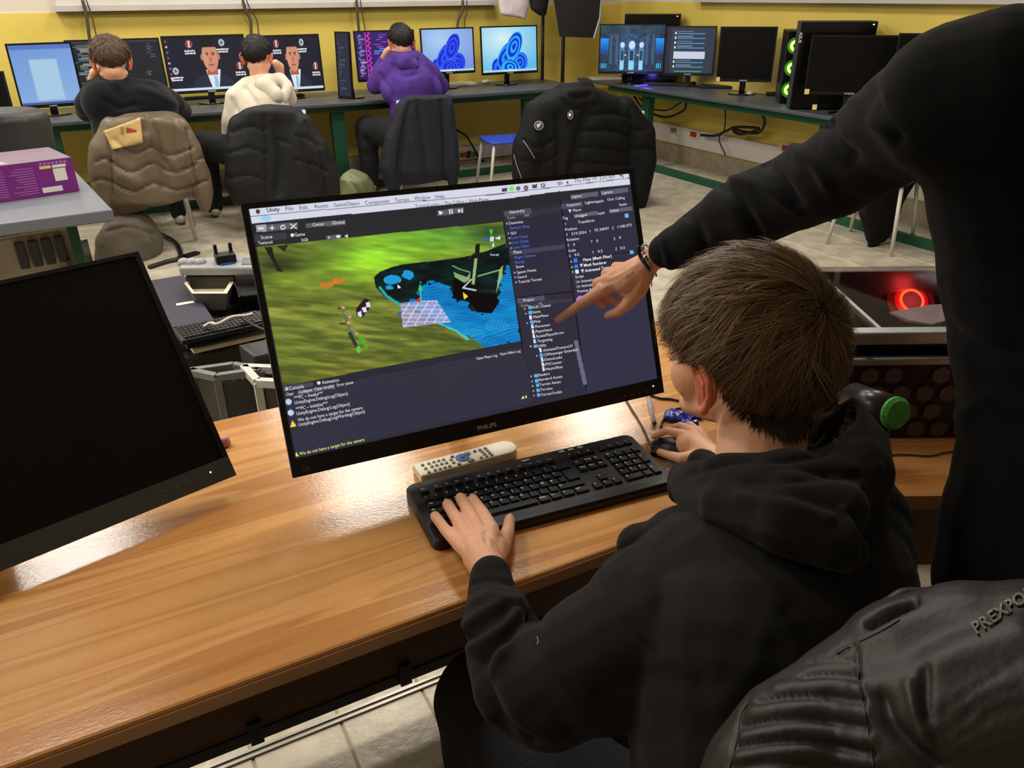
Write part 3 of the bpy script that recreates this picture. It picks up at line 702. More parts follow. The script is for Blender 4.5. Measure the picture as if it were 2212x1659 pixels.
    poly6([(1578, 352), (1612, 366), (1582, 386)], (240, 240, 245)); line([(1662, 345), (1666, 375)], 1.1, (235, 235, 240)); line([(1680, 343), (1684, 373)], 1.1, (235, 235, 240)); poly6([(1730, 338), (1756, 350), (1733, 370)], (240, 240, 245)); line([(1760, 336), (1764, 366)], 1.1, (235, 235, 240))
    line([(232, 488), (268, 486)], .9, (235, 235, 235)); line([(248, 468), (252, 506)], .9, (235, 235, 235)); line([(318, 480), (335, 465), (352, 474)], 1.1, (230, 230, 230)); line([(322, 494), (340, 498), (355, 486)], 1.1, (230, 230, 230)); line([(396, 458), (444, 492)], 1.1, (230, 230, 230)); line([(400, 494), (440, 456)], 1.1, (230, 230, 230)); line([(140, 494), (160, 482), (180, 490), (160, 500), (140, 494)], .9, (240, 240, 240))
    a, b = T6(410, 545); put(C, np.hypot(x-a, y-b) < 3.8, (232, 232, 232)); poly6([(696, 556), (716, 562), (700, 576)], (200, 200, 205)); poly6([(760, 548), (790, 544), (792, 566), (764, 570)], (225, 225, 230)); poly6([(825, 552), (850, 538), (853, 566)], (220, 220, 225))
    c8 = [(606, 836), (1127, 744), (1150, 868), (640, 985)]
    put(C, inpoly(x, y, c8), (50, 49, 64)); put(C, inpoly(x, y, P8([(105, 495), (2010, 135), (2022, 185), (112, 560)])), (42, 41, 50))
    put(C, inpoly(x, y, P8([(105, 500), (355, 458), (362, 495), (112, 540)])), (74, 72, 88)); put(C, inpoly(x, y, P8([(228, 535), (525, 478), (530, 512), (236, 566)])), (98, 94, 108))
    for k in range(7): line8 = P8([(110+8*k, 560+45*k+20), (2040, 225+50*k)]); put(C, inpoly(x, y, c8) & (polydist(P2, np.array(line8)).reshape(x.shape) < .5), (40, 40, 54), .5)
    for X, Y in ((160, 620), (177, 707)): a, b = T8(X, Y); put(C, np.hypot(x-a, y-b) < 6.5, (190, 214, 232))
    put(C, inpoly(x, y, P8([(190, 768), (222, 812), (174, 822)])), (236, 216, 70)); put(C, inpoly(x, y, P8([(220, 1022), (242, 1052), (208, 1058)])), (236, 236, 110)); put(C, inpoly(x, y, P8([(2026, 570), (2040, 592), (2014, 598)])), (236, 226, 90))
    put(C, inpoly(x, y, P8([(132, 506), (152, 502), (156, 530), (136, 534)])), (180, 196, 220)); a, b = T8(400, 468); put(C, np.hypot(x-a, y-b) < 3.8, (225, 225, 230))
    # white bars on top
    put(C, inpoly(x, y, [(500, 440), (1380, 350), T7(993, 124), T7(500, 170), T6(2110, 256), T6(70, 456), (530, 484)]), (214, 216, 232))
    line([(60, 398), (2110, 212)], .7, (60, 60, 66), .9); line7([(0, 200), (985, 78)], .8, (70, 70, 80), .8)
    a, b = T6(200, 412); put(C, (np.hypot((x-a)*.8, (y-b)*1.5) < 9), (130, 206, 236), .75)
    a, b = T7(176, 152); put(C, np.hypot(x-a, y-b) < 5.5, (120, 236, 90))
    a, b = T6(138, 358); put(C, (np.hypot(x-a, y-b) < 5), (74, 60, 62))
    for L in ([(108, 150), (145, 146), (146, 170), (110, 174)], [(318, 125), (350, 120), (352, 146), (320, 150)]): put(C, inpoly(x, y, P7(L)), (70, 70, 82))
    for X, Y, r in ((222, 150, 4.2), (275, 145, 4.6), (930, 57, 3.4)): a, b = T7(X, Y); put(C, np.abs(np.hypot(x-a, y-b)-r*.7) < r*.35, (60, 60, 70))
    a, b = T7(392, 130); put(C, np.abs(np.hypot(x-a, y-b)-4.2) < .9, (60, 60, 70)); line7([(392, 120), (392, 132), (400, 134)], .7, (60, 60, 70)); line7([(937, 64), (945, 74)], 1., (60, 60, 70))
    a, b = T7(508, 128); rr = np.hypot(x-a, y-b); put(C, (np.abs(np.mod(rr, 3)-1.5) < .75) & (rr < 8) & (y < b-np.abs(x-a)*.7+1), (60, 60, 70)); put(C, inpoly(x, y, P7([(552, 108), (566, 98), (568, 122)])), (60, 60, 70))
    put(C, (U < .003) | (U > .998) | (V > .998), (30, 30, 36))
    return C
mon, _f = monitor('large monitor on the wooden desk showing a game editor', MO, -1.3, 21.8, -1.2, MW, MH, (.009, .009, .030), paint_main, 680, 384, base=(.24, .15), stand_y=.46, logo=None, led=.345)
mb = MB()
def lab(s, T, x0, y0, x1, y1, hpx, mbx, bold=False):
    a = S(*T(x0, y0)); b = S(*T(x1, y1)); w = np.linalg.norm(b-a); d = (b-a)/w; n = np.array([-d[1], d[0]]); h = hpx*.00086
    text_mb(mbx, s, lambda x, y: ((a+d*x+n*y)[0], -.0006, (a+d*x+n*y)[1]), w, h, bold)
dark, white, blue_t, grey_t, yel = MB(), MB(), MB(), MB(), MB()
for a in [('Unity', 210, 362, 312, 354, 7.5), ('File', 360, 350, 422, 346, 7.5), ('Edit', 470, 343, 537, 339, 7.5), ('Assets', 585, 333, 697, 324, 7.5), ('GameObject', 743, 322, 947, 305, 7.5), ('Component', 992, 303, 1185, 287, 7.5), ('Terrain', 1228, 283, 1342, 276, 7.5), ('Window', 1383, 268, 1510, 258, 7.5), ('Help', 1552, 255, 1625, 249, 7.5), ('Tutorial.unity ~ The Calling ~ Web Player', 1390, 330, 1978, 272, 7)]:
    lab(a[0], T6, *a[1:], dark, a[0] == 'Unity')
lab('Thu May 19  2:33 AM', T7, 607, 110, 887, 78, 8, dark)
for a in [('Center', 575, 475, 667, 467, 6), ('Global', 730, 462, 828, 452, 6), ('Scene', 162, 578, 252, 570, 6.5), ('Game', 430, 557, 513, 549, 6.5), ('Textured', 140, 622, 253, 612, 6), ('RGB', 487, 597, 537, 592, 5.5), ('Persp', 1990, 713, 2057, 708, 5)]: lab(a[0], T6, *a[1:], white)
for a in [('Layers', 590, 217, 658, 209, 6), ('Layout', 800, 190, 872, 181, 6), ('Inspector', 558, 275, 655, 263, 6), ('Lightmappin', 682, 258, 810, 243, 6), ('Occl. Culling', 835, 236, 955, 222, 6), ('Static', 917, 272, 970, 265, 6), ('Plane', 600, 312, 655, 304, 6), ('Tag', 527, 366, 563, 361, 6), ('Untagged', 610, 350, 695, 339, 5.5), ('Layer', 770, 331, 820, 324, 6), ('Default', 855, 314, 915, 306, 5.5),
          ('Transform', 633, 394, 746, 379, 6.5), ('Position', 545, 443, 627, 433, 6), ('X', 551, 478, 562, 477, 6), ('519.2554', 590, 473, 690, 460, 6), ('Y', 710, 457, 722, 456, 6), ('55.34097', 748, 447, 848, 434, 6), ('Z', 868, 434, 880, 433, 6), ('1108.373', 907, 425, 1003, 410, 6), ('Rotation', 556, 514, 640, 504, 6), ('X', 561, 552, 573, 551, 6), ('0', 600, 546, 612, 545, 6), ('Y', 721, 527, 733, 526, 6), ('0', 760, 521, 772, 520, 6), ('Z', 878, 506, 890, 505, 6), ('0', 916, 499, 929, 497, 6),
          ('Scale', 567, 590, 618, 583, 6), ('X', 571, 625, 583, 624, 6), ('0.5', 610, 617, 642, 613, 6), ('Y', 731, 601, 743, 600, 6), ('0.5', 770, 593, 802, 589, 6), ('Z', 890, 577, 902, 576, 6), ('0.5', 925, 570, 957, 566, 6), ('Plane (Mesh Filter)', 670, 653, 866, 625, 6.5), ('Mesh Renderer', 675, 690, 831, 668, 6.5), ('Animated Texture', 680, 727, 880, 698, 6.5), ('Script', 615, 770, 673, 762, 6), ('Uv Animation', 620, 804, 755, 785, 6), ('Uv Animation', 625, 836, 755, 818, 6), ('Frames Per Second', 630, 869, 830, 842, 6),
          ('Hierarchy', 163, 325, 265, 312, 6.5), ('Dummies', 158, 400, 255, 388, 6), ('GUI', 170, 470, 207, 465, 6), ('Plane', 190, 601, 245, 595, 6.5), ('Snow', 207, 701, 262, 694, 6), ('Spawn Points', 212, 739, 346, 720, 6), ('Sword', 217, 772, 280, 764, 6), ('Tutorial Terrain', 222, 805, 383, 783, 6),
          ('Project', 257, 932, 330, 922, 6.5), ('HUD Classes', 315, 980, 445, 962, 6), ('Items', 322, 1012, 375, 1005, 6), ('MainMenu', 327, 1046, 428, 1032, 6), ('Mob', 332, 1079, 374, 1073, 6), ('Movement', 337, 1112, 440, 1098, 6), ('PlayerInput', 342, 1146, 455, 1129, 6), ('RotatePlayerArrow', 347, 1180, 536, 1150, 6), ('Targetting', 353, 1212, 457, 1197, 6), ('Utility', 358, 1245, 415, 1237, 6), ('AnimatedTextureUV', 393, 1275, 597, 1243, 6), ('CSMessenger Extended', 398, 1307, 630, 1268, 6), ('DetectLeaks', 403, 1339, 523, 1320, 6), ('FPSCounter', 408, 1372, 523, 1354, 6), ('MeshOffset', 413, 1405, 528, 1387, 6),
          ('Shaders', 357, 1446, 437, 1434, 6), ('Standard Assets', 363, 1478, 525, 1454, 6), ('Terrain Assets', 368, 1512, 514, 1490, 6), ('Terrains', 373, 1546, 457, 1535, 6), ('TerrainToolkit', 378, 1582, 523, 1559, 6)]: lab(a[0], T7, *a[1:], white, a[0].startswith(('Plane (', 'Mesh R', 'Animated Tex')))
for a in [('Generic Ring', 163, 434, 297, 419, 6), ('Loot Chest', 175, 500, 288, 487, 6), ('Loot Chest', 180, 533, 293, 520, 6), ('Loot Chest', 185, 567, 298, 553, 6), ('Player Camera', 197, 637, 343, 618, 6), ('Portal', 202, 670, 262, 663, 6)]: lab(a[0], T7, *a[1:], blue_t)
for a in [('Create', 145, 363, 200, 356, 5.5), ('All', 262, 347, 295, 342, 5), ('Create', 240, 968, 293, 960, 5.5), ('All', 360, 952, 385, 948, 5)]: lab(a[0], T7, *a[1:], grey_t)
for a in [('Open Player Log', 1657, 285, 1822, 258, 5.5), ('Open Editor Log', 1843, 250, 2007, 224, 5.5), ('Console', 165, 528, 283, 508, 7), ('Animation', 427, 480, 562, 457, 7), ('Clear', 142, 573, 202, 563, 6), ('Collapse', 243, 554, 347, 535, 6), ('Clear on play', 368, 531, 522, 502, 6), ('Error pause', 547, 498, 677, 473, 6), ('***PC ~ Awake***', 205, 602, 435, 562, 6.5), ('UnityEngine.Debug:Log(Object)', 210, 640, 632, 564, 6.5), ('***PC ~ Initialize***', 220, 690, 473, 642, 6.5), ('UnityEngine.Debug:Log(Object)', 225, 727, 648, 647, 6.5), ('We do not have a target for the camera', 235, 778, 750, 677, 6.5), ('UnityEngine.Debug:LogWarning(Object)', 240, 815, 768, 707, 6.5), ('1', 2047, 590, 2057, 588, 5.5)]: lab(a[0], T8, *a[1:], white)
lab('We do not have a target for the camera', T8, 248, 1047, 765, 930, 6.5, yel)
dm('ui_dark', (40, 40, 48), .6, emit=1.); dm('ui_white', (214, 216, 226), .6, emit=1.); dm('ui_blue', (82, 112, 226), .6, emit=1.); dm('ui_grey', (150, 150, 160), .6, emit=1.); dm('ui_yellow', (226, 226, 120), .6, emit=1.)
scr = [c for c in COL.objects if c.parent == mon and c.name.startswith('screen')][0]
for nm, b, k in (('menu_lettering', dark, 'ui_dark'), ('panel_lettering', white, 'ui_white'), ('list_lettering', blue_t, 'ui_blue'), ('list_lettering', grey_t, 'ui_grey'), ('status_lettering', yel, 'ui_yellow')): part(nm, b, M[k], scr, stuff=True)
mb = MB(); text_mb(mb, 'PHILIPS', lambda x, y: (S(1030, 923)[0]+x, -.0036, -MH/2-.021+y), .037, .0075, True); part('logo', mb, M['white_ink'], mon)
mb = MB(); text_mb(mb, '32E', lambda x, y: (-MW/2+.008+x, -.0036, -MH/2-.022+y), .013, .006, True); part('model_lettering', mb, M['grey_ink'], mon)
mb = MB()
for k in range(5): mb.box((.345-.017*(k+1), -.0033, -MH/2-.02), (.005, .0006, .0022))
part('button_marks', mb, M['grey_ink'], mon)
# --- the switched-off monitor on the left
w2 = .71; lmO = np.array([-.263, 1.268, .955]); lh = .6*w2
lm, _f = monitor('switched-off black monitor leaning far back at the left', lmO+axes(math.radians(14.2), math.radians(35.7), math.radians(.8))[1]*.016, 14.2, 35.7, .8, w2-.018, lh-.045, (.009, .007, .036), None, base=(.26, .2), logo=None, led=.317, bbot='bottom_bezel')
mb = MB(); text_mb(mb, 'PHILIPS', lambda x, y: (-.093+x, -.0036, -(lh-.045)/2-.024+y), .066, .0115, True); part('logo', mb, M['white_ink'], lm)
mb = MB()
for k in range(5): mb.box((.317-.019*(k+1), -.0033, -(lh-.045)/2-.017), (.006, .0006, .0022))
part('button_marks', mb, M['grey_ink'], lm)
p = Zp(482, 948, .765); t = thing('bottle_cap', 'small pink round knob behind the left monitor', 'cap', (p[0], p[1], .75)); part('cap', MB().lathe([(.011, 0), (.013, .006), (.011, .016), (.006, .02)]), mat('pink_plastic', (196, 140, 136), .4), t, smooth=True)
# ================================================================== things on the wooden desk
KR = rotz(math.radians(-5.2)); KC = np.array([.579, .9885, .75]); KW, KD = .447, .168
kb = thing('keyboard', 'black full size keyboard on the wooden desk under the hand', 'keyboard', KC, KR)
def kz(y): return .016+(y+KD/2)*.05
o = MB(); P = rrect(KW, KD, .016, 5); n = len(P)
V = [(x, y, .002) for x, y in P]+[(x, y, kz(y)-.004) for x, y in P]+[(x*.985, y*.965, kz(y)) for x, y in P]
o.add(V, [tuple(range(n))[::-1], tuple(range(2*n, 3*n))]+[(k*n+i, k*n+(i+1) % n, (k+1)*n+(i+1) % n, (k+1)*n+i) for k in (0, 1) for i in range(n)])
part('case', o, M['black_plastic'], kb)
part('front_strip', MB().box((0, -KD/2+.010, kz(-KD/2+.01)-.0005), (KW*.965, .014, .003)), M['key'], kb, bevel=.001)
U0 = .0182; KX = -KW/2+.018; rows_y = [.052, .0275, .0095, -.0085, -.0265, -.0445]; km = {}
legend = MB()
def key(u, row, w=1., s='', h=1., depth=.0165):
    x = KX+(u+w/2)*U0; y = rows_y[row]-(h-1)*.009; kd = .0125 if row == 0 else depth+(h-1)*.018
    k = (round(w, 2), round(kd, 4))
    if k not in km:
        a, b = U0*w/2-.0011, kd/2-.0004
        V = [(-a, -b, 0), (a, -b, 0), (a, b, 0), (-a, b, 0), (-a+.0016, -b+.0014, .0048), (a-.0016, -b+.0014, .0048), (a-.0016, b-.0018, .0048), (-a+.0016, b-.0018, .0048)]
        me = bpy.data.meshes.new('key'); me.from_pydata(V, [], [(4, 5, 6, 7), (0, 1, 5, 4), (1, 2, 6, 5), (2, 3, 7, 6), (3, 0, 4, 7)]); me.materials.append(M['key']); km[k] = me
    o = bpy.data.objects.new('key', km[k]); COL.objects.link(o); o.parent = kb; o.location = (x, y, kz(y)-.0008)
    if s:
        x0 = x-U0*w/2+.0038; hh = .0026 if len(s) > 1 else .0034
        text_mb(legend, s, lambda a, b: (x0+a, y+.0015+b, kz(y)+.0043), None, hh*1.35, 2.)
key(0, 0, 1, 'Esc')
for i in range(12): key(1.35+i*1.02+(i//4)*.2, 0, .95, 'F%d' % (i+1))
for i in range(3): key(15.4+i*1.02, 0, .95, 'PSB'[i])
for i in range(4): key(18.9+i*.98, 0, .9, '-+*/'[i] if i else '')
for i, c in enumerate('\\1234567890\'^'): key(i, 1, 1, c)
key(13, 1, 2, '<-')
key(0, 2, 1.5, 'Tab')
for i, c in enumerate('QWERTYUIOP[+'): key(1.5+i, 2, 1, c)
key(13.6, 2, 1.4, '', 2.)
key(0, 3, 1.75, 'O')
for i, c in enumerate('ASDFGHJKL@#'): key(1.75+i, 3, 1, c)
key(12.75, 3, .8, '')
key(0, 4, 1.25, 'O'); key(1.25, 4, 1, '<')
for i, c in enumerate('ZXCVBNM,.-'): key(2.25+i, 4, 1, c)
key(12.25, 4, 2.75, 'O')
for u, w, c in ((0, 1.4, 'Ctrl'), (1.4, 1.1, ''), (2.5, 1.2, 'Alt'), (3.7, 6.0, ''), (9.7, 1.25, 'AltGr'), (10.95, 1.2, 'Fn'), (12.15, 1.3, '='), (13.45, 1.5, 'Ctrl')): key(u, 5, w, c)
for i, (a, b) in enumerate((('Ins', 'Canc'), ('Home', 'Fine'), ('Pag', 'Pag'))): key(15.4+i*1.05, 1, 1, a); key(15.4+i*1.05, 2, 1, b)
key(16.45, 4, 1, '^'); key(15.4, 5, 1, '<'); key(16.45, 5, 1, 'v'); key(17.5, 5, 1, '>')
for r, L in ((1, 'N/*'), (2, '789'), (3, '456'), (4, '123')):
    for i, c in enumerate(L): key(18.9+i, r, 1, c)
key(21.9, 1, .95, '-'); key(21.9, 2, .95, '+', 2.); key(21.9, 4, .95, 'En', 2.); key(18.9, 5, 2, '0'); key(20.9, 5, 1, '.')
for k in range(3): legend.box((KX+(15.3+k*1.05)*U0, .0745, kz(.0745)+.0006), (.011, .006, .0004))
legend.box((.0, .0745, kz(.0745)+.0006), (.018, .0022, .0004)); legend.box((.0, .0715, kz(.0715)+.0006), (.014, .0022, .0004))
part('key_lettering', legend, M['legend'], kb, stuff=True)
# remote control
RR = rotz(math.radians(-1.5)); RC = (Zp(905, 1021, .75)+Zp(1106, 965, .75))/2; RC = np.array([(.405+.600)/2, 1.131, .75])
rm = thing('remote_control', 'cream remote control with blue ring button between keyboard and monitor', 'remote', RC, RR)
L, Wd = .198, .047
pl = [(-L/2, -Wd/2), (L/2-.022, -Wd/2)]+[(L/2-.022+.022*math.cos(a), Wd/2*math.sin(a)) for a in np.linspace(-PI/2+.2, PI/2-.2, 9)]+[(L/2-.022, Wd/2), (-L/2, Wd/2)]
part('body', MB().prism(pl, .001, .019), M['remote'], rm, bevel=.003)
def rb(name, px, py, r, m, sx=1., h=.0022):
    p = Zp(880+px/8.848, 940+py/8.848, .77)-RC; p = RR.T@p
    part(name, MB().prism([(p[0]+r*sx*math.cos(a), p[1]+r*math.sin(a)) for a in np.linspace(0, 2*PI, 14, endpoint=False)], .0188, .0188+h), M[m], rm)
rb('ring_button', 1050, 425, .0125, 'btn_blue', 1.05, .0016); rb('centre_button', 1050, 425, .004, 'btn_navy', 1., .0026)
for x, y, m in ((290, 570, 'btn_brown'), (410, 540, 'btn_grey'), (505, 510, 'btn_grey'), (597, 485, 'btn_grey'), (690, 465, 'btn_grey'), (350, 635, 'btn_grey'), (470, 595, 'btn_grey'), (562, 570, 'btn_grey'), (655, 545, 'btn_grey'), (747, 525, 'btn_grey'), (413, 703, 'btn_grey'), (530, 665, 'btn_grey'), (625, 640, 'btn_grey'), (718, 615, 'btn_grey'), (808, 592, 'btn_grey'), (860, 410, 'btn_navy'), (833, 466, 'btn_grey'), (882, 520, 'btn_grey'), (990, 550, 'btn_navy'), (1287, 308, 'btn_brown'), (1388, 283, 'btn_brown'), (1487, 252, 'btn_brown'), (1428, 312, 'btn_grey'), (1527, 290, 'btn_grey'), (1470, 358, 'btn_grey'), (1570, 335, 'btn_grey'), (1412, 428, 'btn_grey'), (1515, 402, 'btn_grey'), (1613, 378, 'btn_grey')): rb('button', x, y, .0031, m)
for x, y in ((1215, 480), (1140, 355)): rb('rocker_button', x, y, .0045, 'btn_grey', 1.5)
# mouse
mx = unit(np.array([-.53, .85, 0])); mc = np.array([.862, .972, .75]); Rm = cols(np.cross(mx, (0, 0, 1)), mx, (0, 0, 1))
ms = thing('computer_mouse', 'black mouse with blue light line under the right hand', 'mouse', mc, Rm)
mb = MB(); ell(mb, (0, -.005, .014), (.029, .052, .021)); ell(mb, (0, .025, .010), (.026, .030, .015)); mb.b2((-.026, -.05, .002), (.026, .045, .01))
me = blob(mb, .002, 8); V = getV(me); V[:, 2] = np.maximum(V[:, 2], .001); setV(me, V); part('shell', me, M['bezel'], ms)
part('light_strip', MB().tube([(-.0275, .018, .014), (-.0292, .0, .017), (-.0285, -.014, .018)], .0012, 6), M['led_blue'], ms)
part('wheel', MB().lathe([(.007, -.003), (.009, 0), (.007, .003)], (0, .033, .022), (1, 0, 0)), M['key'], ms)
def cable(name, label, pts, r, m='cable', cat='cable'):
    P = smoothline(pts, 10); o = part(name, MB().tube(P, r, 6), M[m], smooth=True, top=(label, cat)); return o
q = lambda x, y, z=.753: Zp(x, y, z)
cable('mouse_cable', 'thin black mouse cable running up under the big monitor', [mc+mx*.055+[0, 0, .008], q(1395, 937), q(1378, 905), q(1362, 880), q(1352, 862), q(1340, 835)], .0018)
cable('usb_cable', 'black cable looping past the blue foil behind the mouse', [q(1428, 922), q(1432, 908), q(1455, 886), q(1480, 882), q(1520, 890), q(1560, 880)], .0025)
cable('power_cable', 'black cable leading away right from the monitor foot', [q(1400, 850), q(1425, 860), q(1450, 862), q(1480, 868), q(1540, 872), q(1600, 860)], .0028)
pn = thing('ballpoint_pen', 'clear ballpoint pen with blue end lying behind the mouse', 'pen', q(1408, 890, .75))
a, b = Zp(1402, 862, .756), Zp(1413, 912, .756); d = unit(b-a); a = a-d*.09
part('barrel', MB().tube([a, b], .0042, 8), M['clear_plastic'], pn, world=True, smooth=True); part('ink_tube', MB().tube([a+d*.01, b], .0014, 6), M['ink_blue'], pn, world=True)
part('end_plug', MB().tube([b-d*.002, b+d*.006, b+d*.009], [.0047, .0047, .003], 8), M['ink_blue'], pn, world=True)
def crumple(name, label, cat, c, r, m, seed=1, flat=.4):
    mb = MB(); r_ = np.random.RandomState(seed)
    for k in range(7): ell(mb, c+np.array([r_.normal()*r*.5, r_.normal()*r*.5, r*flat*.5]), (r*.55, r*.4, r*flat*.5), rotz(r_.rand()*6))
    me = blob(mb, r*.09, 1); wrinkle(me, r*.12, 3.5/r, seed, ridged=True); V = getV(me); V[:, 2] = np.maximum(V[:, 2], c[2]+.001); setV(me, V)
    return part(name, me, m, top=(label, cat))
o = crumple('blue_wrapper', 'crumpled blue foil wrapper behind the right hand', 'wrapper', Zp(1480, 905, .75), .036, M['blue_foil'], 3)
o.data.shade_flat()
# ------------------------------------------------------------------ glass topped computer on the second desk
cf = R2.T@(Zp(2000, 947, .75)-np.array([A2[0], A2[1], 0])); cy = cf[1]; cx = cf[0]
print('case front local', cf)
def loc2(x, y, Y):   # pixel -> local place on the plane y = Y of the second desk
    k = R2.T@ray(x, y); c0 = R2.T@(CAM-np.array([A2[0], A2[1], 0])); return c0+k*(Y-c0[1])/k[1]
z785 = loc2(2000, 787, cy)[2]; z738 = loc2(2000, 740, cy+.01)[2]; z715 = loc2(2000, 714, cy+.01)[2]
x0 = loc2(1700, 900, cy)[0]; x1 = cx+.42; dp = .40
c0 = R2.T@(CAM-np.array([A2[0], A2[1], 0]))
k = R2.T@ray(1900, 573); zt = z715; yb = (c0+k*(zt-c0[2])/k[2])[1]; print('z', z785, z738, z715, 'x', x0, x1, 'yb', yb, cy)
pc = thing('gaming_computer', 'computer case lying on its side with glass top and red ring light', 'computer', (A2[0], A2[1], 0), R2)
zf = .752
part('floor_plate', MB().b2((x0, cy+.002, zf), (x1, yb, zf+.012)), M['black_metal'], pc)
part('side_plate', MB().b2((x0, cy+.004, zf+.012), (x0+.01, yb, zt-.012)), M['black_metal'], pc)
part('side_plate', MB().b2((x1-.01, cy+.004, zf+.012), (x1, yb, zt-.012)), M['black_metal'], pc)
part('rear_plate', MB().b2((x0+.01, yb-.01, zf+.012), (x1-.01, yb, zt-.012)), M['steel'], pc)
part('front_panel', MB().b2((x0, cy, zf), (x1, cy+.012, z785)), M['hex'], pc)
part('front_rail', MB().b2((x0, cy-.004, z785), (x1, cy+.014, z785+.012)), M['steel'], pc, bevel=.002)
part('front_rail', MB().b2((x0, cy+.0, z738), (x1, cy+.03, z715)), M['steel'], pc, bevel=.003)
part('recess', MB().b2((x0+.004, cy+.035, z785), (x1-.004, cy+.045, z738)), M['glossy_black'], pc)
part('glass_top', MB().b2((x0, cy+.03, zt-.008), (x1, yb, zt-.003)), M['glass'], pc)
part('divider_bar', MB().b2((loc2(1828, 640, (cy+yb)/2)[0]-.006, cy+.03, zt-.012), (loc2(1828, 640, (cy+yb)/2)[0]+.002, yb, zt-.002)), M['steel'], pc)
hs = [];
for i in range(-1, 14):
    for j in range(5):
        hx = x0+.03+i*.044+(j % 2)*.022; hz = zf+.022+j*.038
        if hx < x0+.02 or hx > x1-.02 or hz > z785-.014 or rng.rand() < .22: continue
        hs.append((hx, hz))
hm = None
for hx, hz in hs:
    if hm is None:
        mb = MB().prism([(.0175*math.cos(a+PI/6), .0175*math.sin(a+PI/6)) for a in np.linspace(0, 2*PI, 6, endpoint=False)], 0, .006); mb.xf(cols((1, 0, 0), (0, 0, 1), (0, -1, 0)), (0, 0, 0))
        hm = mesh_of(mb, 'hexagon'); hm.materials.append(mat('hexagon', (74, 67, 70), .45, metal=.3))
    o = bpy.data.objects.new('hexagon', hm); COL.objects.link(o); o.parent = pc; o.location = (hx, cy, hz)
# inside: boards, painted reflection, fan with ring and glow halo
kz0 = zf+.06
part('motherboard', MB().b2((x0+.04, cy+.06, kz0), (x1-.12, yb-.03, kz0+.006)), mat('board', (28, 24, 26), .5, noise=.3, nscale=60), pc)
rc = loc2(1972, 648, cy+.20); 
k_ = R2.T@ray(1970, 655); rz = zt-.05; rp = c0+k_*(rz-c0[2])/k_[2]
lz = lambda x, y, z: (lambda k: c0+k*(z-c0[2])/k[2])(R2.T@ray(x, y))
fp = lz(1970, 649, zt-.075); fx = unit((0, -.72, .62))
part('cooler', MB().lathe([(.020, -.02), (.022, .001)], fp, fx), M['silver_plastic'], pc)
part('fan_housing', MB().lathe([(.05, -.03), (.05, -.006)], fp, fx, 34), M['glossy_black'], pc)
part('ring_light', MB().torus(fp, fx, .025, .0028), M['ring_red'], pc, smooth=True)
part('fan_disc', MB().lathe([(.038, -.005), (.038, -.003)], fp, fx, 30), M['fan_red'], pc)  # red halo around the ring, put in as glowing discs on the fan
part('fan_rim', MB().lathe([(.054, -.0058), (.054, -.0052)], fp, fx, 34), M['fan_red_dim'], pc)
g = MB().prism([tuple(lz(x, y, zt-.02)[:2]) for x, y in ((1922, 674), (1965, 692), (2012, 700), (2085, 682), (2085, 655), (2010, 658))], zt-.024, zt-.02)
if True: part('graphics_card', g, mat('card_shroud', (238, 232, 228), .4, noise=.06, nscale=30), pc)  # added white sheet imitating a streak mirrored in the glass top
for k in range(4): part('memory_stick', MB().b2((rp[0]+.09+.012*k, rp[1]+.03, kz0), (rp[0]+.094+.012*k, rp[1]+.14, kz0+.035)), M['black_metal'], pc)
part('side_bracket', MB().b2((rp[0]-.24, rp[1]-.06, kz0+.03), (rp[0]-.18, rp[1]-.05, kz0+.05)), M['steel'], pc)
wb_ = MB()
for k in range(5):
    yk = .02*k; wb_.tube([(rp[0]-.2, rp[1]+.02+yk, kz0+.02), (rp[0]-.15, rp[1]+.05+yk*.6, kz0+.06), (rp[0]-.09, rp[1]+.02+yk, kz0+.03)], .003, 6)
part('loom', wb_, M['cable'], pc, stuff=True)
ld = bpy.data.lights.new('ring', 'POINT'); ld.energy = .10; ld.color = (1, .05, .05); ld.shadow_soft_size = .02
o = bpy.data.objects.new('ring_glow', ld); COL.objects.link(o); o.parent = pc; o.location = fp+fx*.03
# tube with green cap in front of the case
ta, tb_ = Zp(1842, 862, .915), Zp(1936, 893, .938); r = px2m(tb_, 37)
cl = thing('metal_tube_arm', 'dark metal tube with green end cap on a stand before the case', 'device', (tb_[0], tb_[1], .75))
part('tube', MB().tube([ta, ta+(tb_-ta)*.95], [r*1.05, r], 24), M['gun_metal'], cl, world=True, smooth=True)
part('end_cap', MB().tube([ta+(tb_-ta)*.95, tb_, tb_+(tb_-ta)*.06], [r*.98, r*.98, r*.8], 24), M['green_cap'], cl, world=True)
part('rod', MB().tube([ta-(tb_-ta)*.95+[0, 0, .0], ta], px2m(ta, 9), 10), M['gun_metal'], cl, world=True, smooth=True)
md_ = ta+(tb_-ta)*.7; part('post', MB().tube([md_, (md_[0], md_[1], .765)], .018, 14), M['black_metal'], cl, world=True, smooth=True)
part('foot', MB().lathe([(.05, .751), (.05, .762), (.03, .768)], (md_[0], md_[1], 0)), M['black_metal'], cl, world=True)
for x, y in ((1842, 838), (1897, 856)):
    p = Dp(x, y, 1.13); 
cable('desk_cable', 'thin black cable lying across the second desk before the case', [Zp(1905, 985, .753), Zp(1950, 982, .753), Zp(2010, 985, .753), Zp(2060, 976, .753), Zp(2180, 985, .753)], .0016)
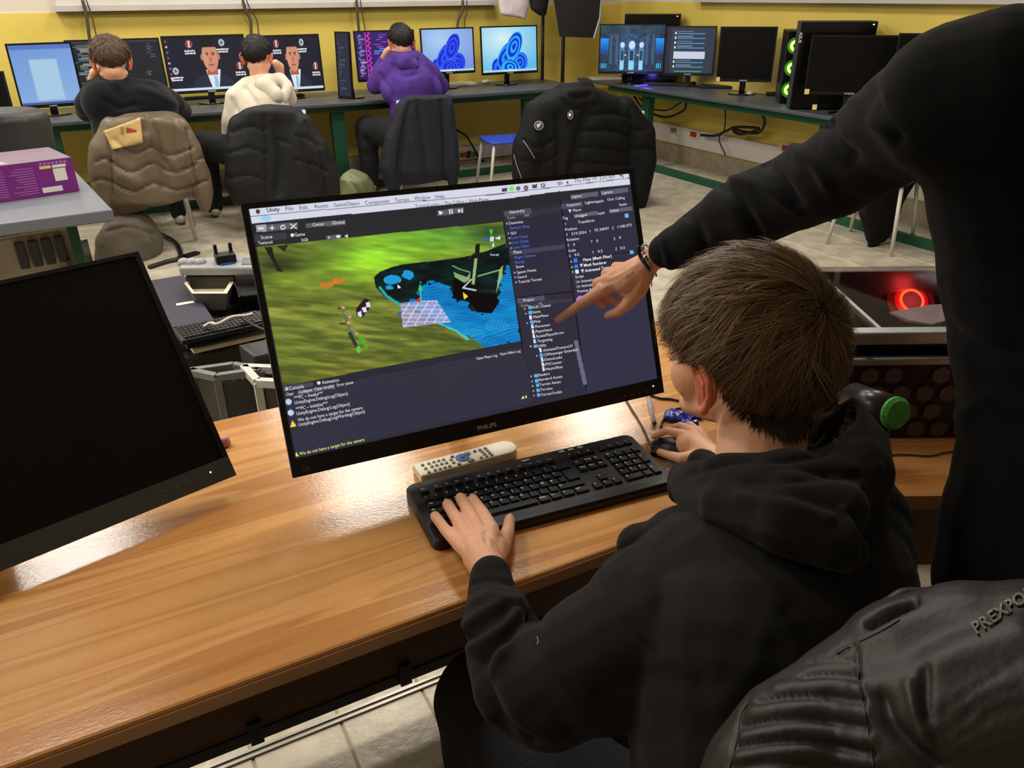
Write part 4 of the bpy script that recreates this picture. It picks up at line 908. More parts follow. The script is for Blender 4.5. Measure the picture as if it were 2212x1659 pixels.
# ================================================================== screens at the far desks
def P(U, V, c=(20, 20, 28)): C = np.zeros(U.shape+(3,)); C[:] = c; return C
def pt_doc(U, V):
    C = ramp(V*.6+U*.2, (110, 150, 214), (150, 184, 226)); put(C, (U > .27) & (U < .72) & (V > .24) & (V < .93), (166, 200, 226)); put(C, V < .07, (88, 118, 190)); put(C, V > .96, (70, 90, 140)); return C
def codelines(C, U, V, u0, u1, v0, v1, n, seed, cols_, dens=.6):
    r = np.random.RandomState(seed)
    for k in range(n):
        v = v0+(v1-v0)*k/n; a = u0+(u1-u0)*r.choice([0, .08, .16, .24]); L = (u1-u0)*r.uniform(.12, dens)
        put(C, (V > v) & (V < v+(v1-v0)/n*.5) & (U > a) & (U < min(a+L, u1)), cols_[r.randint(len(cols_))])
def pt_code(U, V):
    C = P(U, V, (32, 34, 38)); codelines(C, U, V, .03, .42, .06, .9, 26, 4, [(140, 150, 160), (110, 140, 100), (96, 150, 190), (170, 170, 120)]); put(C, (V < .04), (56, 60, 66)); codelines(C, U, V, .86, .98, .05, .35, 8, 5, [(80, 90, 100)]); codelines(C, U, V, .8, .9, .6, .7, 3, 6, [(120, 120, 120)]); return C
def pt_man(U, V):
    C = P(U, V, (24, 26, 42)); x = (U-.55)*1.78; y = V
    e = lambda cx, cy, rx, ry: ((x-cx)/rx)**2+((y-cy)/ry)**2 < 1
    put(C, e(0, 1.02, .50, .33) & (y > .5), (34, 42, 60)); put(C, (np.abs(x-.02) < .17-(y-.6)*.25) & (y > .62), (226, 230, 240)); put(C, (np.abs(x-.05) < .035+.04*(y-.7)) & (y > .74), (150, 190, 226))
    put(C, (np.abs(x) < .12) & (y > .5) & (y < .72), (170, 96, 70)); put(C, e(0, .36, .175, .30), (206, 140, 112)); put(C, e(0, .15, .185, .17) & (y < .2), (26, 22, 24)); put(C, e(-.19, .38, .03, .06) | e(.19, .38, .03, .06), (190, 120, 96))
    for s in (-1, 1): put(C, e(s*.07, .31, .04, .014), (70, 44, 40)); put(C, e(s*.07, .34, .024, .012), (40, 30, 34))
    put(C, e(0, .43, .03, .05), (184, 116, 92)); put(C, e(0, .53, .065, .018), (170, 80, 74)); put(C, e(-.12, .42, .05, .16), (222, 160, 132), .5)
    put(C, V > .955, (206, 220, 240))
    for k in range(8): put(C, (np.abs(U-.03) < .012) & (np.abs(V-(.07+.1*k)) < .02), [(190, 60, 50), (200, 200, 210), (60, 140, 190)][k % 3])
    for cx, cy, t in ((.31, .13, 0), (.72, .12, 1), (.09, .62, 1), (.91, .57, 0)):
        X = (U-cx)*1.78; Y = V-cy; rr = np.hypot(X, Y)
        if t: put(C, (rr < .065), (200, 206, 220)); put(C, (rr < .052) & ((np.abs(np.sin(np.arctan2(Y, X)*2.5)) < .55) ^ (rr < .02)), (24, 26, 42))
        else: put(C, (rr < .075) & (rr > .05), (190, 80, 50)); put(C, (np.abs(X) < .022) & (np.abs(Y) < .06), (214, 214, 224))
    return C
def pt_purple(U, V):
    C = ramp(U, (46, 30, 96), (70, 28, 120)); codelines(C, U, V, .03, .16, .04, .95, 34, 8, [(190, 170, 220), (150, 130, 200)], .95); codelines(C, U, V, .3, .9, .05, .95, 18, 9, [(120, 90, 190), (160, 60, 180), (100, 120, 220)], .35)
    w = .22+.02*np.sin(V*60); put(C, np.abs(U-w) < .012, (236, 60, 200)); put(C, np.abs(U-.17) < .006, (230, 60, 170)); put(C, V > .96, (60, 20, 70)); return C
def bloom(dark_):
    def f(U, V):
        C = ramp(np.hypot(U-.35, V-.25)*1.2, (214, 240, 246) if dark_ == 0 else (170, 206, 240), (96, 184, 226) if dark_ == 0 else (120, 150, 220)); x = (U-.52)*1.78; y = V
        pet = [(-.32, .95, .34, .26, .5, 0), (.30, .80, .26, .24, -.3, 1), (-.08, .62, .42, .25, -.62, 2), (.12, .42, .36, .22, -.95, 3), (-.02, .90, .30, .18, .1, 4)]
        for cx, cy, rx, ry, an, i in pet:
            X = (x-cx)*math.cos(an)+(y-cy)*math.sin(an); Y = -(x-cx)*math.sin(an)+(y-cy)*math.cos(an); d = (X/rx)**2+(Y/ry)**2; m = d < 1
            b = .5+.5*np.sin(np.sqrt(d)*15+X*8+i); col = ramp(b, (16, 24, 196), (30, 130+20*i, 255) if not dark_ else (40, 90, 250)); put(C, m, col)
            put(C, m & (d > .9), (60, 190, 250) if not dark_ else (70, 120, 255))
        put(C, V > .955, (170, 210, 235)); put(C, (V > .965) & (np.abs(U-.5) < .12) & (np.mod(U*60, 2) < 1), (240, 240, 250))
        for k in range(5): put(C, (np.abs(U-.035) < .012) & (np.abs(V-(.08+.1*k)) < .02), (150, 160, 180)) if dark_ else None
        return C
    return f
def pt_hall(U, V):
    x = (U-.5); C = ramp(np.abs(x)*1.2+V*.1, (52, 84, 120), (24, 34, 50)); n = fbm(U, V, 5, 20, 20); C = C*(.6+.8*n[..., None])
    put(C, V < .18, ramp(fbm(U, V, 6, 12, 8), (30, 46, 62), (66, 94, 112)))
    for s in (-1, 1): put(C, (np.abs(x-s*.44) < .075) & (V > .28) & (V < .62), ramp((V-.3)*3, (30, 150, 250), (40, 60, 120)))
    for cx, w in ((-.15, .035), (0, .05), (.15, .035)):
        put(C, (np.abs(x-cx) < w) & (V > .42) & (V < .95), (120, 176, 220), .55); put(C, (np.hypot((x-cx)*1.8, V-.42) < w*1.8), (190, 226, 250)); put(C, (np.abs(x-cx) < w*.55) & (V > .55) & (V < .8), (30, 60, 90))
        put(C, (np.abs(x-cx) < w*.8) & (V > .76) & (V < .97), (160, 236, 255), .8)
    for cx in (-.33, -.24, .24, .33): put(C, (np.abs(x-cx) < .018) & (V > .2) & (V < .85), (70, 92, 118))
    for cx in (-.1, .1): put(C, (np.abs(x-cx) < .012) & (np.abs(V-.64) < .018), (220, 190, 60))
    put(C, (np.abs(np.abs(x)-.44) < .05) & (V > .82) & (V < .93) & (np.mod(U*50, 1.6) < .8), (60, 180, 230)); return C
def pt_chat(U, V):
    C = P(U, V, (50, 58, 72)); put(C, U < .1, (40, 46, 58))
    for k in range(8):
        v = .1+k*.105
        if k in (4,): put(C, (U > .16) & (U < .82) & (V > v) & (V < v+.17), (200, 208, 228)); continue
        if k == 5: continue
        put(C, (U > .22) & (U < .80) & (V > v+.02) & (V < v+.045), (70, 150, 210)); put(C, (U > .22) & (U < .55) & (V > v-.02) & (V < v), (150, 150, 155)); put(C, np.hypot((U-.18)*1.5, V-v-.02) < .03, (220, 220, 225))
    put(C, (U > .2) & (U < .78) & (V > .955) & (V < .975), (60, 180, 120)); return C
def pt_side(U, V): C = P(U, V, (46, 50, 70)); codelines(C, U, V, .05, .9, .05, .95, 22, 12, [(90, 96, 120), (70, 76, 100)]); return C
def mon_px(label, tl, tr, br, Y=None, d=None, yaw=0., tilt=3., group=None, **kw):
    """screen given by three photo corners, standing on the far desks"""
    c = ((tl[0]+br[0])/2, (tl[1]+br[1])/2)
    O = Yp(*c, Y) if Y else Dp(*c, d)
    dep = float((O-CAM)@CF); w = math.hypot(tr[0]-tl[0], tr[1]-tl[1])*dep/FPX; h = math.hypot(br[0]-tr[0], br[1]-tr[1])*dep/FPX
    va = math.atan2(O[0], O[1]); w /= max(.25, math.cos(math.radians(yaw)+va)) if kw.pop('fs', True) else 1
    return monitor(label, O, yaw, tilt, 0, w, h/.93, (.012, .012, .022), group=group, base=(.22, .17), stand_y=.10, **kw)
YM = 7.0
mon_px('small square monitor with a light blue page at the far left', (33, 110), (150, 102), (166, 213), Y=YM-.12, yaw=6, tilt=-4, paint=pt_doc, nx=60, ny=60, fs=False, lw=.05)
mon_px('dark monitor with code lines behind the boy in black', (160, 99), (338, 94), (350, 190), Y=YM, paint=pt_code, nx=180, ny=100, fs=False)
m3, _ = mon_px('monitor with a man in a suit left of the boy in white', (363, 90), (526, 86), (533, 184), Y=YM, paint=pt_man, nx=200, ny=120, fs=False)
m4, _ = mon_px('monitor with a man in a suit behind the boy in white', (560, 87), (691, 87), (695, 186), Y=YM, paint=pt_man, nx=200, ny=120, fs=False)
def small_text(t, strs):
    s = [c for c in t.children if c.name.startswith('screen')]
mon_px('monitor turned nearly edge on between the boys', (728, 86), (752, 78), (756, 195), Y=YM-.2, yaw=-62, paint=pt_side, nx=60, ny=40, fs=True, gain=.7, logo=None)
mon_px('monitor with purple code behind the boy in purple', (768, 78), (898, 74), (900, 160), Y=YM, paint=pt_purple, nx=150, ny=100, fs=False)
mon_px('monitor with blue petal picture right beside the purple hoodie', (907, 72), (1026, 68), (1029, 146), Y=YM, paint=bloom(1), nx=140, ny=90, fs=False)
mon_px('monitor with bright cyan petal picture nearest the corner', (1034, 67), (1166, 65), (1168, 147), Y=YM, paint=bloom(0), nx=140, ny=90, fs=False)
mon_px('black edge of a monitor at the far left end of the back desk', (-70, 160), (2, 170), (16, 235), Y=YM-.5, yaw=-8, fs=False, logo=None)
# texts on the two portrait screens
def mtext(t, items):
    s = bpy.data.objects.get(t)
for t in (m3, m4):
    s = [c for c in COL.objects if c.parent == t and c.name.startswith('screen')][0]; co = getV(s.data); w, h = np.ptp(co[:, 0]), np.ptp(co[:, 2]); mb = MB()
    for cx, cy, a, b in ((.31, .27, 'EUROPA', 'LEAGUE'), (.72, .26, 'CHAMPIONS', 'LEAGUE'), (.09, .76, 'CHAMPIONS', 'LEAGUE'), (.91, .71, 'EUROPA', 'LEAGUE')):
        for k, tx in enumerate((a, b)):
            tw = .13*w*(1.2 if tx == 'CHAMPIONS' else 1); text_mb(mb, tx, lambda x, y: ((cx-.5)*w+x-tw/2, -.001, (.5-cy-.045*k)*h+y), tw, .03*h, True)
    part('poster_lettering', mb, M['ui_white'], s, stuff=True)
# right desk monitors
dR = 7.9
mon_px('monitor with a blue sci-fi hall at the corner of the right desk', (1299, 62), (1435, 63), (1431, 148), d=8.0, yaw=-34, paint=pt_hall, nx=170, ny=110, fs=False, basecol='glossy_black')
mon_px('monitor with a chat list on the right desk', (1443, 66), (1544, 68), (1537, 152), d=7.85, yaw=-44, paint=pt_chat, nx=120, ny=100, fs=False)
m9, _ = mon_px('switched-off monitor with a sticker on the right desk', (1560, 68), (1672, 71), (1664, 165), d=7.25, yaw=-42, fs=False)
m10, _ = mon_px('large switched-off monitor beside the tower with green fans', (1756, 90), (1938, 88), (1934, 190), d=6.2, yaw=-44, fs=False)
mon_px('black monitor partly hidden by the outstretched arm', (1942, 88), (2100, 84), (2100, 190), d=5.9, yaw=-50, fs=False)
# computer towers
def tower(label, px, py, d, w, h, dep, yaw, zbot=.75, fans=False, mm='black_metal'):
    O = Dp(px, py, d); R = rotz(math.radians(yaw)); t = thing('computer_tower', label, 'computer', (O[0], O[1], zbot), R)
    part('shell', MB().b2((-w/2, 0, .01), (w/2, dep, h)), M[mm], t, bevel=.006)
    part('front_panel', MB().b2((-w/2+.004, -.012, .01), (w/2-.004, 0, h-.004)), M['glossy_black'], t, bevel=.004)
    for sx in (-1, 1):
        for yy in (.04, dep-.04): part('foot', MB().box((sx*(w/2-.03), yy, .005), (.03, .03, .01)), M['black_plastic'], t)
    if fans:
        for k in range(3):
            z = h*(.2+.30*k); f = part('fan', MB().torus((0, -.016, z), (0, 1, 0), .028, .011, 24, 8), M['fan_green'], t, smooth=True)
            part('hub', MB().lathe([(.017, -.014), (.017, -.022)], (0, 0, z), (0, 1, 0)), M['black_plastic'], f)
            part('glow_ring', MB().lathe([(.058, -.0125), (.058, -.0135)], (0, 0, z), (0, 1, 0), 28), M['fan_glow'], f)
    part('button', MB().box((w/2-.03, -.013, h-.02), (.01, .003, .006)), M['led_white'], t)
    return t
def tower_px(label, l, r, top, d, dep, yaw, **kw):
    base = Dp((l+r)/2, top, d); w = (r-l)*float((base-CAM)@CF)/FPX; return tower(label, (l+r)/2, top, d, w, base[2]-.75, dep, yaw, **kw)
tower_px('black tower standing behind the sci-fi monitor', 1350, 1470, 30, 8.15, .12, -42)
tower_px('slim tower with three glowing green fans', 1703, 1742, 66, 6.75, .34, -40, fans=True)
tt = tower_px('wide grey-black tower behind the large switched-off monitor', 1734, 1893, 46, 6.45, .20, -40, mm='dark_case')
mb = MB(); text_mb(mb, 'ASUS', lambda x, y: (-.255+y, -.0128, .52-x), .07, .02, True); part('lettering', mb, M['white_ink'], tt)
# ------------------------------------------------------------------ small things along the back and right desks
def flatbox(name, label, cat, c, dims, yaw, m, z=.75, bv=.004):
    t = part(name, MB().box((0, 0, dims[2]/2), dims), M[m], bevel=bv, top=(label, cat)); t.location = (c[0], c[1], z); t.rotation_euler = (0, 0, math.radians(yaw)); return t
def small_kb(label, px, py, yaw, m='black_plastic', w=.42, d=.14, km_='key', z=.75):
    p = Zp(px, py, z); t = thing('keyboard', label, 'keyboard', (p[0], p[1], z), rotz(math.radians(yaw)))
    part('case', MB().b2((-w/2, -d/2, .002), (w/2, d/2, .02)), M[m], t, bevel=.004)
    kk = MB()
    for r in range(5):
        for c in range(20): kk.box((-w/2+.02+c*(w-.04)/19, -d/2+.02+r*(d-.04)/4, .0225), ((w-.04)/19*.82, (d-.04)/4*.8, .006))
    part('keys', kk, M[km_], t, stuff=True); return t
def small_mouse(label, px, py, yaw, m, z=.75):
    p = Zp(px, py, z); mb = MB(); ell(mb, (0, 0, .012), (.030, .055, .022)); me = blob(mb, .005, 3); V = getV(me); V[:, 2] = np.maximum(V[:, 2], 0); setV(me, V)
    t = part('computer_mouse', me, M[m], top=(label, 'mouse')); t.location = (p[0], p[1], z); t.rotation_euler = (0, 0, math.radians(yaw)); return t
small_kb('white keyboard before the petal monitors', 975, 186, 2, 'white_paint', .5, .15, 'white_paint')
small_mouse('white mouse beside the white keyboard on the back desk', 1050, 180, -70, 'white_paint')
small_mouse('black mouse glowing blue near the corner monitor foot', 1070, 172, -70, 'black_plastic')
small_kb('dark keyboard under the suit portrait monitor', 450, 212, 2)
small_mouse('black mouse on the back desk right of the boy in white', 648, 210, -60, 'black_plastic')
small_kb('black keyboard before the sci-fi hall monitor', 1440, 184, -40)
small_kb('black keyboard glowing violet before the stickered monitor', 1560, 190, -44)
small_mouse('white mouse in the middle of the right desk', 1620, 205, -60, 'white_paint')
small_mouse('black mouse between the two keyboards on the right desk', 1497, 184, -50, 'black_plastic')
flatbox('paper_stack', 'loose white papers at the corner end of the right desk', 'papers', Zp(1308, 170, .75), (.32, .22, .012), -20, 'paper', bv=0)
flatbox('ribbed_box', 'grey ribbed box behind the keyboard on the right desk', 'box', Zp(1545, 178, .75), (.32, .10, .05), -42, 'steel')
flatbox('small_adapter', 'black adapter with two white lights before the green fan tower', 'adapter', Zp(1670, 207, .75), (.12, .07, .03), -40, 'black_plastic')
for t_, sx, dz in ((m9, -1, .0), (m10, -1, .0), (m10, -.78, -.5)):
    hb = [c for c in COL.objects if c.parent == t_ and c.name.startswith('chin')][0]; co = getV(hb.data); x0_, z0_ = co[:, 0].min(), co[:, 2].min()
    part('sticker', MB().box((x0_*abs(sx)+.02, -.006, z0_+.018+dz*.2), (.030, .003, .034)), M['sticker'], t_, label='yellow sticker with a smiling face')
p = Zp(1385, 186, .76)
ld = bpy.data.lights.new('violet', 'POINT'); ld.energy = 1.2; ld.color = (.2, .15, 1); ld.shadow_soft_size = .04
lb = thing('led_bar', 'violet glowing light bar at the sci-fi monitor foot', 'lamp', (p[0], p[1], .765)); part('bar', MB().box((0, 0, 0), (.14, .01, .01)), M['led_violet'], lb)
o = bpy.data.objects.new('violet_glow', ld); COL.objects.link(o); o.parent = lb; o.location = (0, -.05, .05)
# cords from the sill down the back wall
for i, (L, lb) in enumerate((([(178, 0), (186, 30), (190, 60), (195, 95)], 'dark cord hanging above the boy in black'), ([(524, 0), (532, 25), (541, 45), (543, 85)], 'dark cord hanging above the boy in white'), ([(770, 0), (772, 30), (776, 75)], 'dark cord hanging above the purple code monitor'), ([(1000, 0), (998, 25), (990, 45), (987, 70)], 'dark cord hanging above the blue petal monitor'))):
    cable('hanging_cord', lb, [Yp(x, y, YW-.12) for x, y in L], .012, 'cable_grey')
    cable('hanging_cord', 'thin '+lb.replace('dark cord', 'second cord'), [Yp(x+8+3*k, y, YW-.10) for k, (x, y) in enumerate(L)], .005, 'cable_grey')
cable('wall_cord', 'black cord drooping down the back wall beside the navy jacket', [Yp(985, 280, 7.3), Yp(1005, 292, 7.3), Yp(1018, 310, 7.3), Yp(1040, 345, 7.35), Yp(1070, 355, 7.38), Yp(1100, 350, 7.38)], .010)
cable('drooping_cord', 'black cord bundle drooping under the right desk near the coat', [Xp(1370, 208, 4.95), Xp(1390, 235, 5.0), Xp(1435, 253, 5.05), Xp(1475, 240, 5.0), Xp(1482, 225, 4.95)], .012)
cable('drooping_cord', 'thin black cord hanging under the right desk near the coat', [Xp(1380, 210, 4.95), Xp(1400, 232, 5.0), Xp(1440, 238, 5.0), Xp(1470, 222, 4.95)], .008)
cable('socket_cord', 'black cord with bundled loops plugged into the red socket', [Xp(1514, 292, 5.14), Xp(1545, 293, 5.12), Xp(1565, 285, 5.1), Xp(1590, 275, 5.1), Xp(1640, 278, 5.1), Xp(1600, 290, 5.1), Xp(1585, 280, 5.1), Xp(1635, 288, 5.1), Xp(1652, 265, 5.1), Xp(1645, 245, 5.0)], .012)
cable('dangling_cable', 'thin black cord dangling below the right trunking', [Xp(1567, 235, 5.15), Xp(1565, 280, 5.15), Xp(1553, 300, 5.12), Xp(1567, 335, 5.1)], .006)
# photo lights in the corner
ul = thing('softbox_light', 'black softbox on a stand in the room corner', 'lamp', Zp(1218, 330, 0)*np.array([1, 1, 0])+np.array([0, 0, 0]))
bp = Yp(1216, 120, 7.15); part('stand_pole', MB().tube([(bp[0], bp[1], 0), (bp[0], bp[1], 1.75)], .018, 10), M['black_metal'], ul, world=True, smooth=True)
def softbox(pts_front, pts_back, m, m2, par, Yf, Yb):
    mb = MB(); n = len(pts_front); V = [Yp(x, y, Yf) for x, y in pts_front]+[Yp(x, y, Yb) for x, y in pts_back]
    mb.add(V, [tuple(range(n))[::-1], tuple(range(n, 2*n))]+[(i, (i+1) % n, (i+1) % n+n, i+n) for i in range(n)]); return mb
part('softbox', softbox([(1185, -60), (1200, 30), (1208, 80), (1283, 83), (1296, 40), (1305, -60)], [(1215, -60), (1216, 0), (1218, 30), (1250, 32), (1262, 0), (1262, -60)], 0, 0, ul, 6.85, 7.2), M['umbrella_black'], ul, world=True, bevel=.01)
part('rim', MB().tube([Yp(1283, 83, 6.85), Yp(1296, 40, 6.85), Yp(1305, -60, 6.85)], .012, 6), M['silver_plastic'], ul, world=True)
for a in (0, 2.1, 4.2): part('stand_leg', MB().tube([(bp[0], bp[1], .45), (bp[0]+.2*math.cos(a), bp[1]+.2*math.sin(a), .02)], .012, 8), M['black_metal'], ul, world=True)
u2 = thing('photo_umbrella', 'white reflector cloth hanging beside the black softbox', 'reflector', Yp(1170, 330, 7.2)*np.array([1, 1, 0]))
bp = Yp(1172, 120, 7.3); part('stand_pole', MB().tube([(bp[0], bp[1], 0), (bp[0], bp[1], 1.8)], .016, 10), M['black_metal'], u2, world=True, smooth=True)
mb = MB(); loft(mb, [(-70, 1072, 1150, 7.05), (0, 1076, 1144, 7.05), (20, 1077, 1143, 7.05), (31, 1080, 1140, 7.05), (36, 1112, 1138, 7.05), (42, 1132, 1137, 7.05, .6)], .05)
me = blob(mb, .012, 4); wrinkle(me, .008, 18, 3); part('cloth', me, M['umbrella_white'], u2, world=True)
mb = MB(); loft(mb, [(-70, 1135, 1190, 7.12), (0, 1142, 1186, 7.12), (20, 1146, 1182, 7.12), (34, 1165, 1180, 7.12, .5)], .05); part('shade_cloth', blob(mb, .014, 3), M['umbrella_black'], u2, world=True)

_t = thing('computer_tower', 'black computer tower on the floor under the second desk', 'computer', Zp(1990, 1190, .0)*np.array([1, 1, 0]), rotz(-.48)); part('shell', MB().b2((-.3, .05, .01), (.12, .45, .40)), M['black_metal'], _t, bevel=.006); part('front_panel', MB().b2((-.29, .035, .02), (.11, .05, .39)), M['glossy_black'], _t); part('grille', MB().b2((-.1, .03, .1), (.0, .036, .3)), M['dull_steel'], _t)
# ================================================================== people
def head_frame(O, az, pitch, roll=0.):
    a, p = math.radians(az), math.radians(pitch); F = np.array([math.sin(a)*math.cos(p), math.cos(a)*math.cos(p), -math.sin(p)]); Rr = unit(np.cross(F, (0, 0, 1))); U = np.cross(Rr, F)
    if roll: r = math.radians(roll); Rr, U = Rr*math.cos(r)+U*math.sin(r), U*math.cos(r)-Rr*math.sin(r)
    return np.array(O), cols(Rr, F, U)
def head_prims(mb, O, R, s, neck_to=None, nr=.054):
    T = lambda x, y, z: O+R@(np.array([x, y, z])*s)
    E = lambda c, r: ell(mb, T(*c), np.array(r)*s, R)
    E((0, -.012, .012), (.076, .096, .088)); E((0, .038, .0), (.062, .058, .07)); E((0, .042, -.055), (.052, .050, .062)); E((0, .075, -.098), (.024, .02, .018))
    for q in (-1, 1):
        E((q*.034, .05, -.045), (.027, .034, .034)); caps(mb, T(q*.052, .0, -.065), .017*s, T(q*.012, .074, -.10), .017*s)
        caps(mb, T(q*.040, .086, .014), .009*s, T(q*.012, .092, .012), .010*s)
        E((q*.012, .104, -.044), (.009, .010, .008))
    caps(mb, T(0, .088, .01), .009*s, T(0, .108, -.038), .011*s)
    caps(mb, T(-.018, .092, -.068), .006*s, T(.018, .092, -.068), .006*s); caps(mb, T(-.015, .090, -.077), .007*s, T(.015, .090, -.077), .007*s)
    caps(mb, T(0, -.03, -.05), nr*s, neck_to if neck_to is not None else T(0, -.05, -.17), nr*s)
def ears(par, O, R, s, m='skin_ear', vox=.0016):
    for q in (-1, 1):
        T = lambda x, y, z: O+R@(np.array([x*q, y, z])*s)
        mb = MB(); n = 12; pts = []
        for k in range(n):
            t = math.radians(-60+k*230/(n-1)); pts.append((T(.080+.008*math.sin(max(0, t))+.006, -.012-.016*math.cos(t-.2), -.028+.028*math.sin(t)), (.0042 if k else .003)*s))
        pts = [(T(.078, .004, -.016), .004*s), (T(.083, .004, -.003), .0042*s), (T(.088, -.006, .006), .0045*s), (T(.093, -.018, .006), .0045*s), (T(.096, -.028, -.006), .0043*s), (T(.095, -.029, -.022), .004*s), (T(.090, -.022, -.038), .004*s), (T(.083, -.012, -.050), .0055*s), (T(.079, -.003, -.052), .0052*s)]
        chain(mb, pts); ell(mb, T(.082, -.013, -.022), np.array((.0045, .016, .026))*s, R); caps(mb, T(.078, .0, -.02), .005*s, T(.077, -.004, -.045), .006*s)
        chain(mb, [(T(.086, -.008, -.008), .003*s), (T(.091, -.017, -.014), .003*s), (T(.089, -.017, -.030), .003*s)])
        part('ear', blob(mb, vox, 4), M[m], par, world=True)
def faceparts(par, O, R, s):
    for q in (-1, 1):
        T = lambda x, y, z: O+R@(np.array([x, y, z])*s)
        mb = MB(); ell(mb, T(q*.030, .083, -.004), np.array((.0125,)*3)*s); e = part('eye', mb, M['white_paint'], par, world=True, smooth=True)
        mb = MB(); ell(mb, T(q*.030, .0935, -.004), np.array((.005, .0025, .005))*s, R); part('iris', mb, mat('iris', (60, 44, 30), .2) if 'iris' not in MATS else MATS['iris'], e, world=True, smooth=True)
        e.data.update()
        mb = MB(); caps(mb, T(q*.044, .086, .018), .003*s, T(q*.016, .098, .019), .0035*s); part('eyebrow', blob(mb, .0015, 1), M['scalp_brown'], par, world=True)
def hair(par, O, R, s, n, mkey, whorl=(.12, -.8, .55), H=.026, L=.055, seed=0, width=.0011, scalp='scalp_brown', fade=.003, spread=.35, low=-.72, capk=.28, sweep=0., nape=0, nape_to=None):
    r = np.random.RandomState(seed); c0 = np.array([0, -.012, .012]); rad = np.array([.078, .098, .090])*1.012
    wv = unit(whorl)
    def zlim(d):
        az = np.abs(np.degrees(np.arctan2(d[:, 0], d[:, 1])))
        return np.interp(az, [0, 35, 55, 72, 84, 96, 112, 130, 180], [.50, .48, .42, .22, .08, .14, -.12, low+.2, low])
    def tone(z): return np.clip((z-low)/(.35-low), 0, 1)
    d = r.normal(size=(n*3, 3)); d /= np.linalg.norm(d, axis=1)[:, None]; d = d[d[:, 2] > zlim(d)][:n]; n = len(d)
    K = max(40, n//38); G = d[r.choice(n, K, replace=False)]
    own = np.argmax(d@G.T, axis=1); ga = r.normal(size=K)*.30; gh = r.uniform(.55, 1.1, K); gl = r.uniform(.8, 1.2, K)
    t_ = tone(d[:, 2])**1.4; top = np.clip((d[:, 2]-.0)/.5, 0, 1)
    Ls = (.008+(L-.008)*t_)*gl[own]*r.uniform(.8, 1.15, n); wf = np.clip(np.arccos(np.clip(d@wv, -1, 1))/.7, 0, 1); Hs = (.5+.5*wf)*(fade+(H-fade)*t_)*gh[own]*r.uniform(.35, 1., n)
    steps = 6; pts = []; x = d.copy(); g = G[own].copy()
    ang = ga[own]+r.normal(size=n)*.10
    def adv(x, st):
        f = x-np.outer(x@wv, np.ones(3))*0-wv*(x@wv)[:, None]*0; f = x*(x@wv)[:, None]-wv  # tangent, away from the whorl
        f = f/(np.linalg.norm(f, axis=1)[:, None]+1e-6); b = np.cross(x, f)
        f = f*np.cos(ang)[:, None]+b*(np.sin(ang)+.25)[:, None]; f += np.array([sweep, 0, 0])*top[:, None]; f[:, 2] -= .35*(1-top)
        x1 = x+f*(st/.09)[:, None]; x1 /= np.linalg.norm(x1, axis=1)[:, None]
        az = np.abs(np.degrees(np.arctan2(x1[:, 0], x1[:, 1]))); tl = np.interp(az, [0, 35, 55, 72, 84, 96, 112, 130, 180], [.10, .02, -.06, -.16, -.08, -.10, -.78, low-.25, low-.25])
        x = np.where((x1[:, 2] < tl)[:, None], x, x1); return x/np.linalg.norm(x, axis=1)[:, None]
    gx = g.copy()
    for k in range(steps):
        t = k/(steps-1); e = (np.abs(x)**2).sum(1)
        nrm = x/rad; nrm /= np.linalg.norm(nrm, axis=1)[:, None]
        pos = c0+x*rad+nrm*(.001+Hs*(t**.5))[:, None]
        pts.append(pos); x = adv(x, Ls/(steps-1)); gx = adv(gx, Ls/(steps-1)); x = x*(1-.10)+gx*.10 if k else x; x /= np.linalg.norm(x, axis=1)[:, None]
    Pk = np.stack(pts, 1)                                  # n, steps, 3
    Tn = np.gradient(Pk, axis=1); side = np.cross(Tn, (Pk-c0)); side /= np.linalg.norm(side, axis=2)[..., None]+1e-9
    side = side+r.normal(size=(n, 1, 3))*.35; side /= np.linalg.norm(side, axis=2)[..., None]
    wdt = width*np.linspace(1, .25, steps)[None, :, None]/s
    A = Pk-side*wdt/2; B = Pk+side*wdt/2; V = np.stack([A, B], 2).reshape(-1, 3); V = V*s@R.T+O
    base = (np.arange(n)*steps*2)[:, None]+np.arange(steps-1)[None]*2; F = np.stack([base, base+1, base+3, base+2], -1).reshape(-1, 4)
    if nape:
        q = 0; Pq = []
        while q < nape:
            px_, py_ = r.uniform(1560, 1760), r.uniform(850, 958); lim = np.interp(px_, [1560, 1600, 1640, 1700, 1745, 1760], [862, 892, 928, 952, 940, 930])
            if py_ > lim or r.rand() > .15+.85*min(1, (lim-py_)/50): continue
            h = nape_to.ray_cast(Vector(CAM), Vector(unit(ray(px_, py_))))
            if h[0] is None: continue
            N_ = np.array(h[1]); dn = unit(np.array([r.normal()*.25, r.normal()*.1, -1])+N_*.05); dn = unit(dn-N_*(dn@N_)); Lq = r.uniform(.006, .014)
            Pq.append([np.array(h[0])+dn*Lq*k/(steps-1)+N_*(.0003+.002*k/(steps-1)) for k in range(steps)]); q += 1
        Pq = np.array(Pq); sd = np.cross(np.gradient(Pq, axis=1), (Pq-CAM)); sd /= np.linalg.norm(sd, axis=2)[..., None]+1e-9; ww = wdt[:1]*s/2
        Vq = np.stack([Pq-sd*ww, Pq+sd*ww], 2).reshape(-1, 3); V = np.vstack([V, Vq]); bq = (n*steps*2+np.arange(q)*steps*2)[:, None]+np.arange(steps-1)[None]*2; F = np.vstack([F, np.stack([bq, bq+1, bq+3, bq+2], -1).reshape(-1, 4)])
    me = bpy.data.meshes.new('hair'); me.vertices.add(len(V)); me.vertices.foreach_set('co', V.ravel()); me.loops.add(len(F)*4); me.loops.foreach_set('vertex_index', F.ravel().astype(np.int32))
